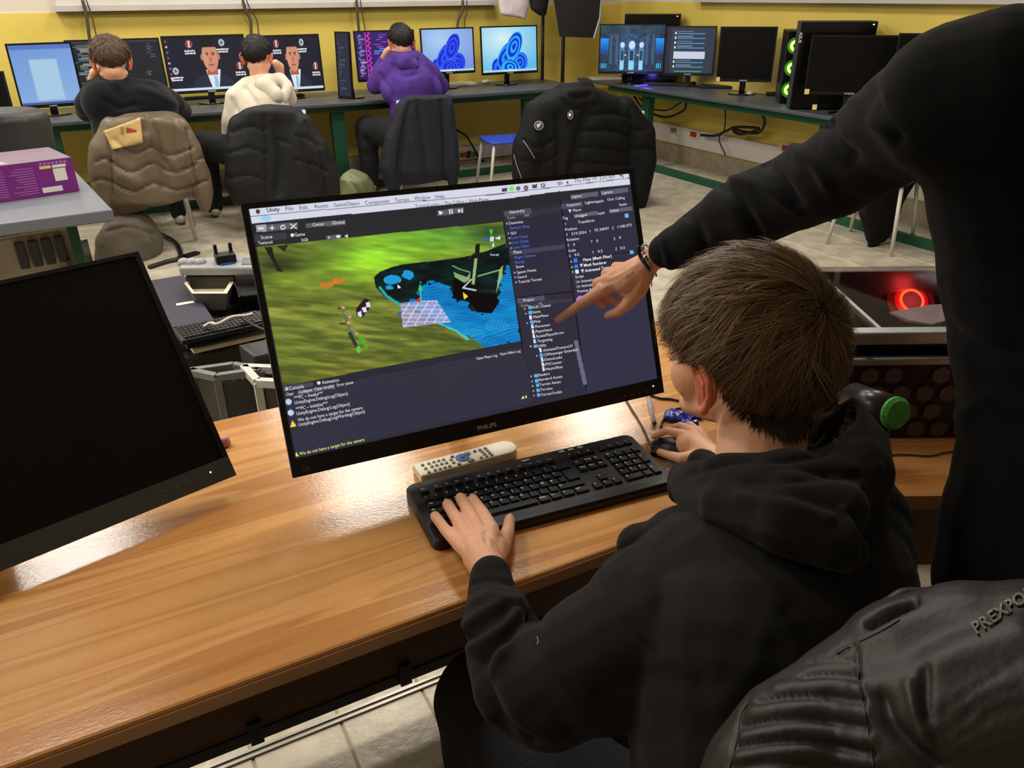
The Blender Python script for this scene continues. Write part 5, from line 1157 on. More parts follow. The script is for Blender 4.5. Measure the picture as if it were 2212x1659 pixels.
    me.polygons.add(len(F)); me.polygons.foreach_set('loop_start', np.arange(0, len(F)*4, 4, dtype=np.int32)); me.update(calc_edges=True); me.shade_smooth()
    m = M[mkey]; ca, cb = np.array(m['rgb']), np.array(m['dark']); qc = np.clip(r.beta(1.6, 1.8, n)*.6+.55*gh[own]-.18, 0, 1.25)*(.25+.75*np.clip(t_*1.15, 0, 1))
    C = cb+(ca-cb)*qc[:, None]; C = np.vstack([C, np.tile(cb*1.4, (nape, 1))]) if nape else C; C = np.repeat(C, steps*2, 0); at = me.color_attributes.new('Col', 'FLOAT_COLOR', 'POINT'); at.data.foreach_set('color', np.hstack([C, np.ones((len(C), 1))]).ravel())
    # the under layer of hair close to the scalp
    hv, hf = sph(56, 36); keep = hv[:, 2] > zlim(hv)-.02; tt = tone(hv[:, 2])**1.4*np.clip(np.arccos(np.clip(hv@wv, -1, 1))/.9, .1, 1)
    nr = hv/rad; nr /= np.linalg.norm(nr, axis=1)[:, None]; cv = c0+hv*rad+nr*(.0005+(fade+(H-fade)*tt)*capk)[:, None]; cv = cv*s@R.T+O
    mb = MB(); mb.add(cv, [f for f in hf if all(keep[i] for i in f)])
    if par is not None:
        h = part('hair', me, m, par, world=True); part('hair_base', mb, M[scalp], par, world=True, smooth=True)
    return me
def trousers(par, mb, m, vox, folds=(), amp=.004, name='trousers'):
    me = blob(mb, vox, 5); wrinkle(me, amp, 30, 5); 
    if folds: sculpt(me, folds)
    part(name, me, m, par, world=True)
def join_mesh(a, b):
    V = np.vstack([getV(a), getV(b)]); na = len(a.vertices); F = [tuple(p.vertices) for p in a.polygons]+[tuple(i+na for i in p.vertices) for p in b.polygons]
    me = bpy.data.meshes.new('body'); me.from_pydata(V.tolist(), [], F); me.update(); me.shade_smooth(); return me
# ------------------------------------------------------------------ the seated boy in front
bo = Dp(1618, 722, 1.0)
boy = thing('person', 'boy in black hoodie seated at the keyboard, brown hair, seen from behind', 'person', (.60, .45, 0))
O, R = head_frame(bo+np.array([0, 0, -.014]), -8, 3, 2); s = 1.02
neck_end = Dp(1640, 1010, .98)
body = MB(); head_prims(body, O, R, s, neck_end, .053)
sh = lambda L: chain(body, cD(L))
sh([(1640, 1010, .98, 90), (1640, 1120, .98, 150), (1640, 1350, .96, 200), (1640, 1560, .97, 210), (1650, 1750, 1.0, 200)])
sh([(1640, 1130, .98, 100), (1430, 1260, .97, 90), (1250, 1430, 1.0, 80), (1160, 1480, 1.03, 75), (1110, 1380, 1.07, 55), (1062, 1262, 1.12, 34)])
sh([(1640, 1130, .98, 100), (1840, 1150, 1.02, 90), (1800, 1110, 1.15, 55), (1640, 1050, 1.28, 45), (1545, 990, 1.42, 26)])
bm = blob(body, .0042, 5)
hl = MB()
W0 = Zp(1056, 1228, .803); Wf = (W0, px2m(W0, 35))
def hand(mb, fingers, wrist, palm_k=.85):
    for f in fingers: chain(mb, f); caps(mb, f[-1][0], f[-1][1], wrist[0], wrist[1]*palm_k)
def nails(par, fingers, up, k=.62):
    for f in fingers:
        p, r = f[0]; d = unit(p-f[1][0]); n_ = unit(np.array(up)-d*(np.array(up)@d)); Rn = cols(np.cross(d, n_), d, n_); mb = MB(); ell(mb, p+n_*r*.62+d*r*.15, (r*.62, r*.85, r*.42), Rn); part('nail', mb, M['nail'], par, world=True, smooth=True)
LF = [cZ([(1022, 1079, .782, 11.9), (1042, 1107, .796, 14.1), (1062, 1142, .802, 16.9)]), cZ([(995, 1076, .782, 12.4), (1013, 1106, .797, 14.7), (1035, 1146, .804, 17.5)]), cZ([(967, 1090, .782, 12.4), (986, 1120, .795, 14.1), (1009, 1156, .802, 16.9)]), cZ([(940, 1115, .780, 11.3), (962, 1144, .789, 13.0), (989, 1173, .796, 15.8)]), cZ([(1101, 1123, .768, 12.4), (1097, 1148, .775, 15.3), (1084, 1180, .783, 20.3)])]
hand(hl, LF, Wf, .8); chain(hl, cZ([(1056, 1164, .796, 30), (1020, 1176, .796, 31), (1040, 1200, .797, 43), (1056, 1228, .803, 38), (1062, 1268, .812, 38)])); chain(hl, cZ([(1075, 1180, .792, 22), (1066, 1205, .797, 30)]))
h1 = blob(hl, .0019, 5, .5); sculpt(h1, [([(1030, 1100), (1045, 1110)], 4, -.0006), ([(1062, 1150), (1056, 1185)], 6, .0008), ([(1035, 1155), (1045, 1190)], 6, .0008), ([(1010, 1165), (1030, 1195)], 6, .0008), ([(1048, 1150), (1050, 1170)], 5, -.0012), ([(1022, 1160), (1030, 1180)], 5, -.0012)])
hr = MB(); W1 = Zp(1535, 985, .79)
RF = [cZ([(1414, 943, .785, 7), (1440, 930, .802, 8.5), (1474, 938, .803, 12)]), cZ([(1447, 925, .787, 7), (1470, 919, .803, 8.5), (1496, 932, .803, 12)]), cZ([(1474, 922, .785, 7), (1491, 918, .797, 8.5), (1512, 936, .797, 11)]), cZ([(1500, 925, .775, 6.5), (1512, 928, .780, 8), (1522, 944, .788, 10)]), cZ([(1426, 977, .764, 8.5), (1446, 984, .774, 10), (1472, 990, .782, 13)])]
hand(hr, RF, (W1, px2m(W1, 27)), .85); chain(hr, cZ([(1486, 958, .790, 26), (1508, 966, .788, 28), (1535, 985, .79, 28), (1560, 1000, .795, 26)]))
h2 = blob(hr, .002, 5, .5)
bm = join_mesh(join_mesh(bm, h1), h2)
btree = bvh(bm); bd = part('body', bm, M['skin_pale'], boy, world=True)
ears(boy, O, R, s*1.06, vox=.0015); faceparts(boy, O, R, s); nails(boy, LF[:1]+LF[4:], (0, -.3, 1))
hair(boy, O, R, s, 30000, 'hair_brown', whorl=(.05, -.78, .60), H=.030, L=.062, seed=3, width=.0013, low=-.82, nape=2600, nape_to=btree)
hd = MB()
K = 1.0
chain(hd, cD([(1061, 1246, 1.115, 46), (1063, 1275, 1.105, 52), (1078, 1340, 1.07, 76), (1108, 1420, 1.03, 100), (1150, 1480, 1.00, 118), (1185, 1495, .98, 118), (1290, 1430, .95, 150), (1420, 1370, .93, 178)]))
chain(hd, cD([(1420, 1330, .94, 160), (1600, 1300, .95, 225), (1760, 1270, .97, 210), (1850, 1200, .99, 122)]))
chain(hd, cD([(1620, 1300, .95, 230), (1620, 1420, .93, 270), (1640, 1600, .94, 280), (1650, 1800, .96, 270)])); chain(hd, cD([(1850, 1180, .99, 116), (1832, 1380, .97, 140), (1790, 1600, .95, 170)]))
chain(hd, cD([(1380, 1180, 1.02, 50), (1480, 1190, 1.0, 100), (1500, 1200, .98, 120)])); chain(hd, cD([(1420, 1345, .93, 140), (1500, 1260, .94, 150)]))
chain(hd, cD([(1850, 1060, 1.03, 75), (1878, 1120, 1.01, 88), (1850, 1230, .99, 115)]))
chain(hd, cD([(1850, 1120, 1.06, 80), (1740, 1090, 1.18, 60), (1620, 1050, 1.30, 52), (1540, 1010, 1.40, 32), (1515, 1000, 1.42, 30)]))
hm_ = blob(hd, .0036, 14); wrinkle(hm_, .0035, 16, 2)
sculpt(hm_, [([(1012, 1262), (1060, 1252), (1106, 1262)], 7, -.004), ([(1030, 1300), (1075, 1290), (1130, 1330)], 14, .006), ([(1003, 1375), (1060, 1345), (1110, 1310), (1150, 1325)], 12, -.009), ([(1010, 1350), (1060, 1318), (1120, 1300)], 13, .007),
    ([(1040, 1430), (1085, 1390), (1120, 1345), (1160, 1325)], 11, -.008), ([(1020, 1400), (1070, 1370), (1120, 1330)], 12, .007), ([(1060, 1460), (1100, 1410), (1150, 1360)], 13, .007), ([(1048, 1450), (1060, 1500), (1090, 1560), (1150, 1600)], 12, -.008), ([(1030, 1440), (1035, 1500), (1060, 1550)], 10, .006), ([(1090, 1420), (1095, 1480), (1130, 1550), (1200, 1590)], 22, .008),
    ([(1456, 1101), (1380, 1160), (1300, 1224)], 5, -.004), ([(1450, 1108), (1374, 1168), (1296, 1232)], 5, .002), ([(1295, 1227), (1310, 1270), (1335, 1330), (1370, 1370), (1420, 1410)], 4, -.0035), ([(1410, 1240), (1500, 1330), (1560, 1430)], 40, .004), ([(1300, 1500), (1400, 1460), (1500, 1480)], 30, -.005), ([(1700, 1330), (1760, 1420), (1790, 1520)], 26, -.005), ([(1560, 1520), (1620, 1450), (1640, 1380)], 30, .004)])
part('hoodie', hm_, M['black_fleece'], boy, world=True)
ho = MB()
chain(ho, cD([(1475, 1035, 1.03, 34), (1500, 1048, .99, 52), (1570, 1050, .93, 76), (1680, 1062, .90, 92), (1780, 1065, .92, 98), (1845, 1020, .96, 80), (1868, 960, 1.0, 50), (1850, 895, 1.04, 26), (1842, 866, 1.05, 12)]))
chain(ho, cD([(1485, 1065, .98, 32), (1560, 1085, .885, 52), (1690, 1132, .845, 66), (1790, 1165, .85, 66), (1835, 1192, .865, 40)])); chain(ho, cD([(1580, 1060, .90, 56), (1700, 1085, .86, 70), (1800, 1100, .87, 74)])); chain(ho, cD([(1840, 1040, .95, 76), (1850, 1120, .94, 62), (1842, 1200, .92, 34)]))
chain(ho, cD([(1478, 1035, 1.04, 32), (1470, 1060, 1.03, 28)])); chain(ho, cD([(1842, 870, 1.06, 14), (1790, 915, 1.10, 26), (1762, 960, 1.10, 28)]))
hm2 = blob(ho, .0034, 10); wrinkle(hm2, .002, 22, 4)
sculpt(hm2, [([(1752, 945), (1790, 920), (1830, 885)], 20, -.016), ([(1450, 1005), (1540, 968), (1640, 962), (1740, 975)], 7, .002), ([(1490, 1022), (1600, 992), (1700, 992), (1790, 975)], 9, -.006), ([(1620, 1040), (1720, 1035), (1800, 1025), (1850, 1030)], 12, -.005), ([(1838, 1110), (1860, 1150), (1862, 1195)], 6, -.004), ([(1822, 1100), (1842, 1150), (1848, 1200)], 10, .004), ([(1470, 1100), (1560, 1122), (1680, 1160), (1790, 1215), (1835, 1236)], 9, .004), ([(1600, 1075), (1700, 1090), (1790, 1120)], 14, .005), ([(1845, 870), (1880, 940), (1900, 1010)], 8, .002)])
part('hood', hm2, M['black_fleece'], boy, world=True)
tr_ = MB(); hipL, hipR = np.array([.47, .40, .54]), np.array([.64, .42, .54]); kneL, kneR = Zp(1040, 1515, .56), np.array([.66, .86, .54])
chain(tr_, [((hipL+hipR)/2+[0, -.02, .1], .14), (hipL, .105)]); chain(tr_, [(hipL, .10), (kneL, .075), (kneL+[.0, -.02, -.2], .065), (kneL+[.02, .03, -.44], .055)]); chain(tr_, [(hipR, .10), (kneR, .07), (kneR+[0, .02, -.44], .055)]); caps(tr_, hipL, .11, hipR, .11)
trousers(boy, tr_, M['navy_trousers'], .008)
for k in (kneL+[.02, .06, -.505], kneR+[0, .06, -.49]):
    mb = MB(); ell(mb, (k[0], k[1]+.04, .045), (.045, .12, .045)); mb.b2((k[0]-.04, k[1]-.07, .005), (k[0]+.04, k[1]+.14, .03)); part('shoe', blob(mb, .006, 4), M['white_paint'], boy, world=True)
part('lint', MB().tube([Dp(1160, 1375, .872), Dp(1163, 1385, .871), Dp(1160, 1392, .871)], .0004, 4), M['white_ink'], boy, world=True)
# ------------------------------------------------------------------ the standing person whose arm reaches across
sp = thing('person', 'person in black sweatshirt standing at the right, pointing at the screen', 'person', (1.12, .42, 0))
pb = MB(); O2 = np.array([.99, .58, 1.66]); O2, Rh = head_frame(O2, -20, 25); 
head_prims(pb, O2, Rh, 1.0, np.array([1.0, .50, 1.48]), .056)
chain(pb, [(np.array([1.0, .49, 1.45]), .07), (np.array([1.02, .47, 1.3]), .12), (np.array([1.06, .42, 1.1]), .12), (np.array([1.1, .38, .95]), .12)], (0, 1, 0), .25)
SH = [(2085, 170, .93, 100), (1960, 250, .99, 80), (1800, 370, 1.12, 62), (1700, 430, 1.20, 52), (1560, 490, 1.30, 40), (1415, 556, 1.385, 27)]
chain(pb, cD(SH)); chain(pb, [(np.array([1.12, .45, 1.42]), .07), (np.array([1.27, .42, 1.36]), .06), (np.array([1.34, .40, 1.12]), .045), (np.array([1.33, .52, .9]), .035), (np.array([1.33, .56, .82]), .03)])
pm = blob(pb, .006, 5)
ph = MB(); W2 = Dp(1405, 562, 1.385)
PF = [cD([(1206, 690, 1.472, 8.5), (1224, 678, 1.466, 9.8), (1254, 657, 1.452, 11.5), (1298, 628, 1.425, 15)]), cD([(1302, 660, 1.462, 8.5), (1288, 650, 1.462, 9), (1291, 612, 1.448, 12.5), (1312, 606, 1.42, 15)]), cD([(1330, 655, 1.46, 8.5), (1308, 640, 1.465, 9), (1310, 592, 1.452, 12.5), (1334, 590, 1.42, 15)]), cD([(1345, 640, 1.46, 8), (1326, 620, 1.47, 9), (1330, 576, 1.455, 10.5), (1352, 578, 1.42, 13)]), cD([(1313, 681, 1.44, 9), (1334, 674, 1.428, 11.5), (1356, 656, 1.412, 15), (1378, 626, 1.40, 20)])]
hand(ph, PF, (W2, px2m(W2, 27)), .9); chain(ph, cD([(1330, 608, 1.418, 24), (1356, 604, 1.405, 33), (1385, 582, 1.395, 30), (1405, 562, 1.385, 27), (1430, 548, 1.38, 28)]))
hm3 = blob(ph, .0018, 5, .5)
sculpt(hm3, [([(1300, 625), (1330, 608), (1365, 588)], 4, .0012), ([(1312, 603), (1345, 590), (1375, 572)], 4, .0012), ([(1318, 612), (1345, 600)], 5, -.0012), ([(1318, 596), (1345, 584)], 4, -.001), ([(1252, 650), (1258, 664)], 2.4, -.0008), ([(1222, 670), (1228, 684)], 2.2, -.0006), ([(1296, 618), (1304, 634)], 6, .0012), ([(1390, 600), (1370, 640)], 8, .001), ([(1330, 640), (1345, 630), (1352, 636)], 4, -.002)])
pm = join_mesh(pm, hm3); part('body', pm, M['skin'], sp, world=True)
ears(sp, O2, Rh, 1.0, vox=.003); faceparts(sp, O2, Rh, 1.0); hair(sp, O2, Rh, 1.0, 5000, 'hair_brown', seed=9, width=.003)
nails(sp, PF[:1], (-.3, -.5, .8))
sw = MB()
chain(sw, cD([(1438, 542, 1.368, 40), (1460, 535, 1.355, 49), (1500, 520, 1.33, 60), (1580, 468, 1.27, 74), (1640, 444, 1.22, 82), (1720, 412, 1.17, 88), (1800, 378, 1.11, 98), (1880, 320, 1.05, 112), (1960, 265, .99, 128), (2060, 220, .93, 165), (2150, 200, .92, 180)]))
chain(sw, cD([(2130, 240, .94, 160), (2185, 420, .97, 170), (2225, 560, 1.0, 185), (2260, 720, 1.02, 195), (2290, 860, 1.03, 200), (2290, 1000, 1.03, 205), (2270, 1140, 1.04, 218), (2262, 1260, 1.05, 226), (2265, 1340, 1.06, 226)]))
chain(sw, [(np.array([1.05, .47, 1.40]), .13), (np.array([1.15, .44, 1.30]), .14), (np.array([1.17, .40, 1.1]), .14), (np.array([1.17, .36, .95]), .14)], (0, 1, 0), .2)
chain(sw, [(np.array([1.16, .45, 1.42]), .09), (np.array([1.29, .42, 1.36]), .08), (np.array([1.37, .40, 1.12]), .065), (np.array([1.35, .50, .93]), .05)])
chain(sw, [(np.array([.93, .50, 1.47]), .07), (np.array([1.08, .49, 1.47]), .07)])
swm = blob(sw, .0055, 9); wrinkle(swm, .003, 14, 8)
sculpt(swm, [([(1480, 462), (1510, 500), (1530, 560)], 10, -.006), ([(1560, 405), (1600, 440), (1640, 510)], 12, -.007), ([(1583, 388), (1640, 400), (1720, 450)], 12, .006), ([(1645, 344), (1680, 380), (1720, 440)], 12, -.008), ([(1707, 318), (1760, 350), (1790, 400)], 14, .007), ([(1786, 256), (1800, 300), (1840, 340)], 14, -.009), ([(1850, 225), (1880, 260), (1920, 280)], 18, .006), ([(1884, 196), (1900, 240), (1940, 300)], 12, -.006), ([(1430, 520), (1440, 550), (1450, 590)], 8, .003), ([(2060, 720), (2120, 760), (2212, 760)], 20, -.006), ([(2080, 900), (2140, 860), (2200, 880)], 18, .006), ([(1420, 512), (1425, 545), (1436, 582)], 3, -.002)])
part('sweatshirt', swm, M['dark_fleece'], sp, world=True)
tj = MB(); hl2, hr2 = np.array([1.12, .37, .90]), np.array([1.27, .36, .90])
chain(tj, [(hl2, .12), (np.array([1.11, .42, .5]), .085), (np.array([1.10, .38, .09]), .065)]); chain(tj, [(hr2, .12), (np.array([1.30, .38, .5]), .085), (np.array([1.32, .34, .09]), .065)]); caps(tj, hl2, .13, hr2, .13)
trousers(sp, tj, M['black_trousers'], .01)
for x, y in ((1.10, .38), (1.32, .34)):
    mb = MB(); ell(mb, (x, y+.07, .05), (.05, .14, .05)); mb.b2((x-.045, y-.06, .004), (x+.045, y+.19, .03)); part('shoe', blob(mb, .007, 4), M['black_plastic'], sp, world=True)
# bracelets
br = thing('bracelet', 'silver bead bracelet with hanging ends on the pointing wrist', 'bracelet', Dp(1396, 556, 1.36))
sk_tree = bvh(hm3)
def wrap(pts, off=.001):
    out = []
    for x, y in pts:
        p = on_surface(sk_tree, x, y, off, Dp(x, y, 1.37)); out.append(p)
    return out
fr = wrap([(1389, 530), (1388, 538), (1390, 547), (1393, 556), (1399, 566), (1405, 575)], .003)
bk = [Dp(1412, 584, 1.40), Dp(1418, 574, 1.425), Dp(1408, 546, 1.43), Dp(1396, 530, 1.41)]
lp = np.array(list(smoothline(fr+bk+fr[:1], 8)))
cd_ = part('cord', MB().tube(lp, .0009, 5), M['silver_plastic'], br, world=True)
d_ = np.concatenate([[0], np.cumsum(np.linalg.norm(np.diff(lp, axis=0), axis=1))]); nb = int(d_[-1]/.0052)
bmesh_ = None
for k in range(nb):
    t = (k+.5)*d_[-1]/nb; p = np.array([np.interp(t, d_, lp[:, i]) for i in range(3)])
    if bmesh_ is None:
        mb = MB(); ell(mb, (0, 0, 0), (.0021,)*3); bmesh_ = mesh_of(mb, 'bead'); bmesh_.materials.append(M['chrome']); bmesh_.shade_smooth()
    o = bpy.data.objects.new('bead', bmesh_); COL.objects.link(o); o.parent = br; o.location = TM[br.name].inverted()@Vector(p)
mb = MB(); ell(mb, fr[3], (.004, .004, .004)); part('large_bead', mb, M['chrome'], br, world=True, smooth=True)
part('hanging_end', MB().tube([Dp(1406, 578, 1.35), Dp(1407, 595, 1.35), Dp(1408, 620, 1.352)], .0009, 5), M['chrome'], br, world=True)
part('hanging_end', MB().tube([Dp(1417, 590, 1.35), Dp(1418, 598, 1.35)], .0016, 5), M['chrome'], br, world=True)
b2_ = wrap([(1379, 534), (1380, 545), (1385, 557), (1393, 569), (1402, 580)], .002)
bk2 = [Dp(1408, 592, 1.41), Dp(1405, 575, 1.43), Dp(1388, 540, 1.43)]
part('bracelet', MB().tube(smoothline(b2_+bk2+b2_[:1], 8), .0032, 8), M['cable'], smooth=True, top=('broad black band bracelet below the bead bracelet on the wrist', 'bracelet'))
# ================================================================== chairs with jackets, the boys at the back
def chair(label, cx, cy, yaw, seat='blue_plastic', back=True, top=.80, group=None):
    t = thing('school_chair', label, 'chair', (cx, cy, 0), rotz(math.radians(yaw)), group)
    sm = MB().prism(rrect(.40, .38, .05), .435, .45); part('seat', sm, M[seat], t, bevel=.004)
    for sx in (-1, 1):
        part('leg', MB().tube([(sx*.17, .15, .435), (sx*.21, .20, .0)], .013, 10), M['white_paint'], t, smooth=True)
        part('leg', MB().tube([(sx*.17, -.15, .435), (sx*.21, -.21, .0)], .013, 10), M['white_paint'], t, smooth=True)
        if back: part('back_post', MB().tube([(sx*.17, -.15, .43), (sx*.18, -.19, .6), (sx*.18, -.22, top)], .012, 10), M['white_paint'], t, smooth=True)
    part('cross_bar', MB().tube([(-.17, .15, .425), (.17, .15, .425)], .010, 8), M['white_paint'], t)
    if back: part('backrest', MB().box((0, -.205, top-.08), (.38, .014, .17)), M[seat], t, bevel=.005)
    return t
def at(px, py, Y): p = Yp(px, py, Y); return p[0]
c1 = chair('white legged school chair under the taupe puffer jacket', .38, 6.02, -6)
c2 = chair('white legged school chair under the black puffer of the boy in white', 1.28, 6.10, -4)
c3 = chair('white legged school chair under the thin navy jacket', 2.42, 6.22, -8)
p = Zp(1078, 300, .45); chair('school chair with bare blue seat between navy jacket and black coat', p[0]+.06, p[1], -100, back=False)
c4 = chair('white legged chair under the big black padded coat', 3.78, 5.45, -10, top=.70)
L4 = [Zp(1862, 540), Zp(1935, 548), Zp(1733, 505), Zp(1965, 515)]; m4_ = sum(L4)/4; print('right chair', L4, m4_)
c5 = chair('white legged chair under the outstretched arm on the right', m4_[0]+.03, m4_[1], -70)
def jacket(name, label, cat, rows, thick, sleeves, m, vox, folds, wr=(.006, 12), seed=1, sm=5, mode='Y', parts=None):
    mb = MB(); loft(mb, rows, thick, mode)
    for s_ in sleeves: chain(mb, (cY if mode == 'Y' else cD)(s_))
    me = blob(mb, vox, sm); wrinkle(me, wr[0], wr[1], seed); sculpt(me, folds); tree_ = bvh(me)
    t = thing(name, label, cat, tuple(getV(me).mean(0)*np.array([1, 1, 0])+np.array([0, 0, getV(me)[:, 2].min()]))); part('shell', me, m, t, world=True)
    return t, tree_, me
J = 5.62
def quilt(lines, w=3.2, dp=-.022): return [(l, w, dp) for l in lines]
tj1, tr1, _m = jacket('puffer_jacket', 'taupe puffer jacket with cream patch hung over a chair', 'jacket',
    [(246, 292, 358, J), (252, 262, 382, J), (262, 238, 398, J), (290, 222, 408, J), (330, 218, 416, J), (370, 222, 424, J), (405, 232, 428, J), (428, 248, 410, J), (440, 256, 330, J, .7), (462, 262, 292, J, .4)], .17,
    [[(392, 275, J-.03, 20), (412, 320, J-.05, 25), (428, 370, J-.05, 24), (438, 415, J-.05, 20), (440, 448, J-.05, 13)], [(238, 275, J-.03, 20), (217, 320, J-.06, 20), (213, 370, J-.06, 19), (222, 425, J-.06, 18), (236, 465, J-.03, 14)]], M['taupe_puffer'], .014,
    quilt([[(205, 350), (225, 342), (238, 350)], [(198, 392), (220, 386), (240, 395)], [(243, 300), (290, 330), (330, 318), (370, 335), (415, 318)], [(240, 352), (285, 372), (330, 352), (372, 372), (425, 355)], [(245, 398), (290, 412), (335, 395), (380, 410), (432, 398)], [(318, 250), (345, 290), (350, 330), (372, 370)], [(236, 290), (238, 340), (242, 420)], [(404, 280), (410, 340), (422, 400)], [(425, 345), (445, 338)], [(430, 395), (452, 388)]])
    +[([(330, 310), (350, 350), (355, 400)], 9, -.02), ([(262, 320), (300, 300), (320, 300)], 12, .012), ([(380, 350), (400, 380)], 10, .012), ([(260, 380), (300, 395)], 12, .015)], wr=(.010, 16))
g = MB()
pat = [(222, 285), (240, 262), (258, 256), (300, 253), (305, 275), (309, 308), (278, 310), (245, 325), (235, 300)]
def grid_decal(tree, quad, nu, nv, off):
    q = np.array(quad, float); V = []; ok = True
    for j in range(nv+1):
        for i in range(nu+1):
            u, v = i/nu, j/nv; p = (q[0]*(1-u)+q[1]*u)*(1-v)+(q[3]*(1-u)+q[2]*u)*v; s = on_surface(tree, p[0], p[1], off); V.append(s)
    good = [k for k, x in enumerate(V) if x is not None]
    if not good: return MB()
    V = [x if x is not None else V[good[0]] for x in V]
    mb = MB(); mb.add(V, [(j*(nu+1)+i, j*(nu+1)+i+1, (j+1)*(nu+1)+i+1, (j+1)*(nu+1)+i) for j in range(nv) for i in range(nu)]); return mb
part('patch', grid_decal(tr1, [(224, 283), (303, 254), (309, 308), (243, 324)], 16, 10, .012), M['cream_patch'], tj1, world=True, smooth=True, solid=.004)
part('patch_emblem', grid_decal(tr1, [(272, 275), (295, 281), (295, 285), (273, 287)], 6, 2, .018), M['red_print'], tj1, world=True)
part('patch_emblem', grid_decal(tr1, [(260, 274), (267, 274), (268, 290), (261, 290)], 2, 4, .018), M['patch_print'], tj1, world=True)
J = 5.72
tj2, _, _ = jacket('puffer_jacket', 'black puffer jacket hanging behind the boy in the white hoodie', 'jacket',
    [(229, 545, 620, J), (236, 522, 646, J), (256, 508, 662, J), (300, 497, 686, J), (345, 494, 712, J), (390, 494, 722, J), (420, 500, 728, J), (434, 510, 720, J, .6)], .19,
    [[(652, 270, J-.05, 26), (680, 320, J-.08, 28), (703, 370, J-.08, 29), (712, 415, J-.06, 24)], [(518, 270, J-.05, 26), (512, 330, J-.08, 28), (512, 390, J-.08, 28), (520, 425, J-.05, 22)]], M['black_puffer'], .016,
    quilt([[(500, 285), (540, 272), (570, 282)], [(492, 330), (540, 320), (575, 332)], [(492, 385), (540, 378), (572, 388)], [(640, 292), (665, 300), (690, 315)], [(640, 345), (670, 352), (705, 372)], [(600, 300), (625, 310)], [(570, 250), (576, 320), (575, 430)], [(662, 262), (690, 330), (700, 420)]], 3.2, -.02)
    +[([(600, 270), (610, 330), (600, 420)], 12, -.03), ([(535, 300), (540, 420)], 12, .012), ([(640, 290), (665, 400)], 12, .014)], wr=(.009, 12), seed=4)
J = 5.95
tj3, _, _ = jacket('thin_jacket', 'thin navy jacket hung over the chair of the boy in purple', 'jacket',
    [(207, 884, 968, J), (214, 868, 975, J), (240, 856, 980, J), (290, 846, 985, J), (335, 836, 988, J), (365, 832, 989, J), (385, 838, 988, J, .7), (398, 860, 905, J, .4)], .11,
    [[(966, 230, J-.03, 14), (975, 300, J-.05, 15), (978, 360, J-.05, 15), (978, 395, J-.03, 12)], [(872, 235, J-.03, 18), (848, 300, J-.05, 18), (838, 360, J-.06, 20), (850, 400, J-.04, 16)]], M['navy_jacket'], .013,
    [([(885, 225), (870, 300), (862, 390)], 5, -.02), ([(905, 215), (915, 300), (925, 360)], 7, -.015), ([(955, 215), (960, 300), (962, 390)], 4, -.02), ([(890, 300), (900, 350), (905, 385)], 9, .012)], wr=(.006, 12), seed=6)
J = 5.15
tj4, tr4, _ = jacket('padded_coat', 'big black padded coat with round badge draped over a chair', 'coat',
    [(184, 1218, 1268, J), (194, 1190, 1300, J), (212, 1158, 1345, J), (245, 1138, 1372, J), (290, 1126, 1394, J), (330, 1118, 1402, J), (370, 1114, 1402, J), (410, 1118, 1396, J), (450, 1150, 1392, J), (466, 1260, 1386, J, .6)], .24,
    [[(1345, 240, J-.08, 32), (1380, 290, J-.1, 36), (1384, 340, J-.1, 34), (1378, 400, J-.1, 30), (1372, 448, J-.08, 22)], [(1160, 245, J-.08, 30), (1142, 310, J-.1, 32), (1134, 370, J-.1, 30), (1140, 420, J-.08, 28)], [(1215, 190, J-.06, 14), (1240, 196, J-.12, 16), (1268, 190, J-.06, 14)]], M['black_coat'], .018,
    quilt([[(1280, 247), (1320, 243), (1362, 255)], [(1262, 283), (1310, 280), (1362, 295)], [(1258, 318), (1310, 318), (1362, 326)], [(1250, 352), (1310, 352), (1362, 356)], [(1366, 282), (1400, 280)], [(1366, 322), (1412, 320)], [(1128, 300), (1160, 318), (1200, 300)], [(1130, 345), (1170, 350), (1205, 335)], [(1360, 235), (1364, 300), (1360, 400)], [(1216, 215), (1240, 232), (1290, 225)]], 3.2, -.022)
    +[([(1270, 240), (1255, 290), (1235, 380)], 11, -.035), ([(1205, 250), (1210, 300), (1205, 390)], 9, -.03), ([(1220, 200), (1245, 212), (1275, 205)], 5, -.02), ([(1300, 262), (1340, 262)], 12, .016), ([(1300, 300), (1340, 300)], 12, .016), ([(1160, 270), (1160, 330)], 20, .014)], wr=(.009, 11), seed=9)
def disc_on(tree, x, y, r, off, m, par, name, sx=1.):
    p = on_surface(tree, x, y, off)
    if p is None: return
    rr = px2m(p, r); mb = MB(); mb.add([p+CR*rr*sx*math.cos(a)+CU*rr*math.sin(a) for a in np.linspace(0, 2*PI, 20, endpoint=False)], [tuple(range(20))]); part(name, mb, M[m], par, world=True, solid=.003)
disc_on(tr4, 1164, 271, 10, .014, 'silver_plastic', tj4, 'badge'); disc_on(tr4, 1164, 271, 8.4, .018, 'black_plastic', tj4, 'badge_field')
part('badge_emblem', grid_decal(tr4, [(1159, 269), (1168, 265), (1170, 272), (1161, 276)], 2, 2, .022), M['white_ink'], tj4, world=True)
disc_on(tr4, 1232, 248, 10, .014, 'silver_plastic', tj4, 'lens_badge', .6); disc_on(tr4, 1232, 248, 8.4, .018, 'black_plastic', tj4, 'badge_field', .6); disc_on(tr4, 1231, 248, 3.5, .022, 'white_ink', tj4, 'badge_emblem', .7)
for L in ([(1130, 303), (1142, 320), (1155, 342)], [(1110, 335), (1118, 362), (1128, 388)]): part('zip', ribbon_px(tr4, L, 1.6, .006), M['silver_plastic'], tj4, world=True)
J = float(m4_[1])-.05
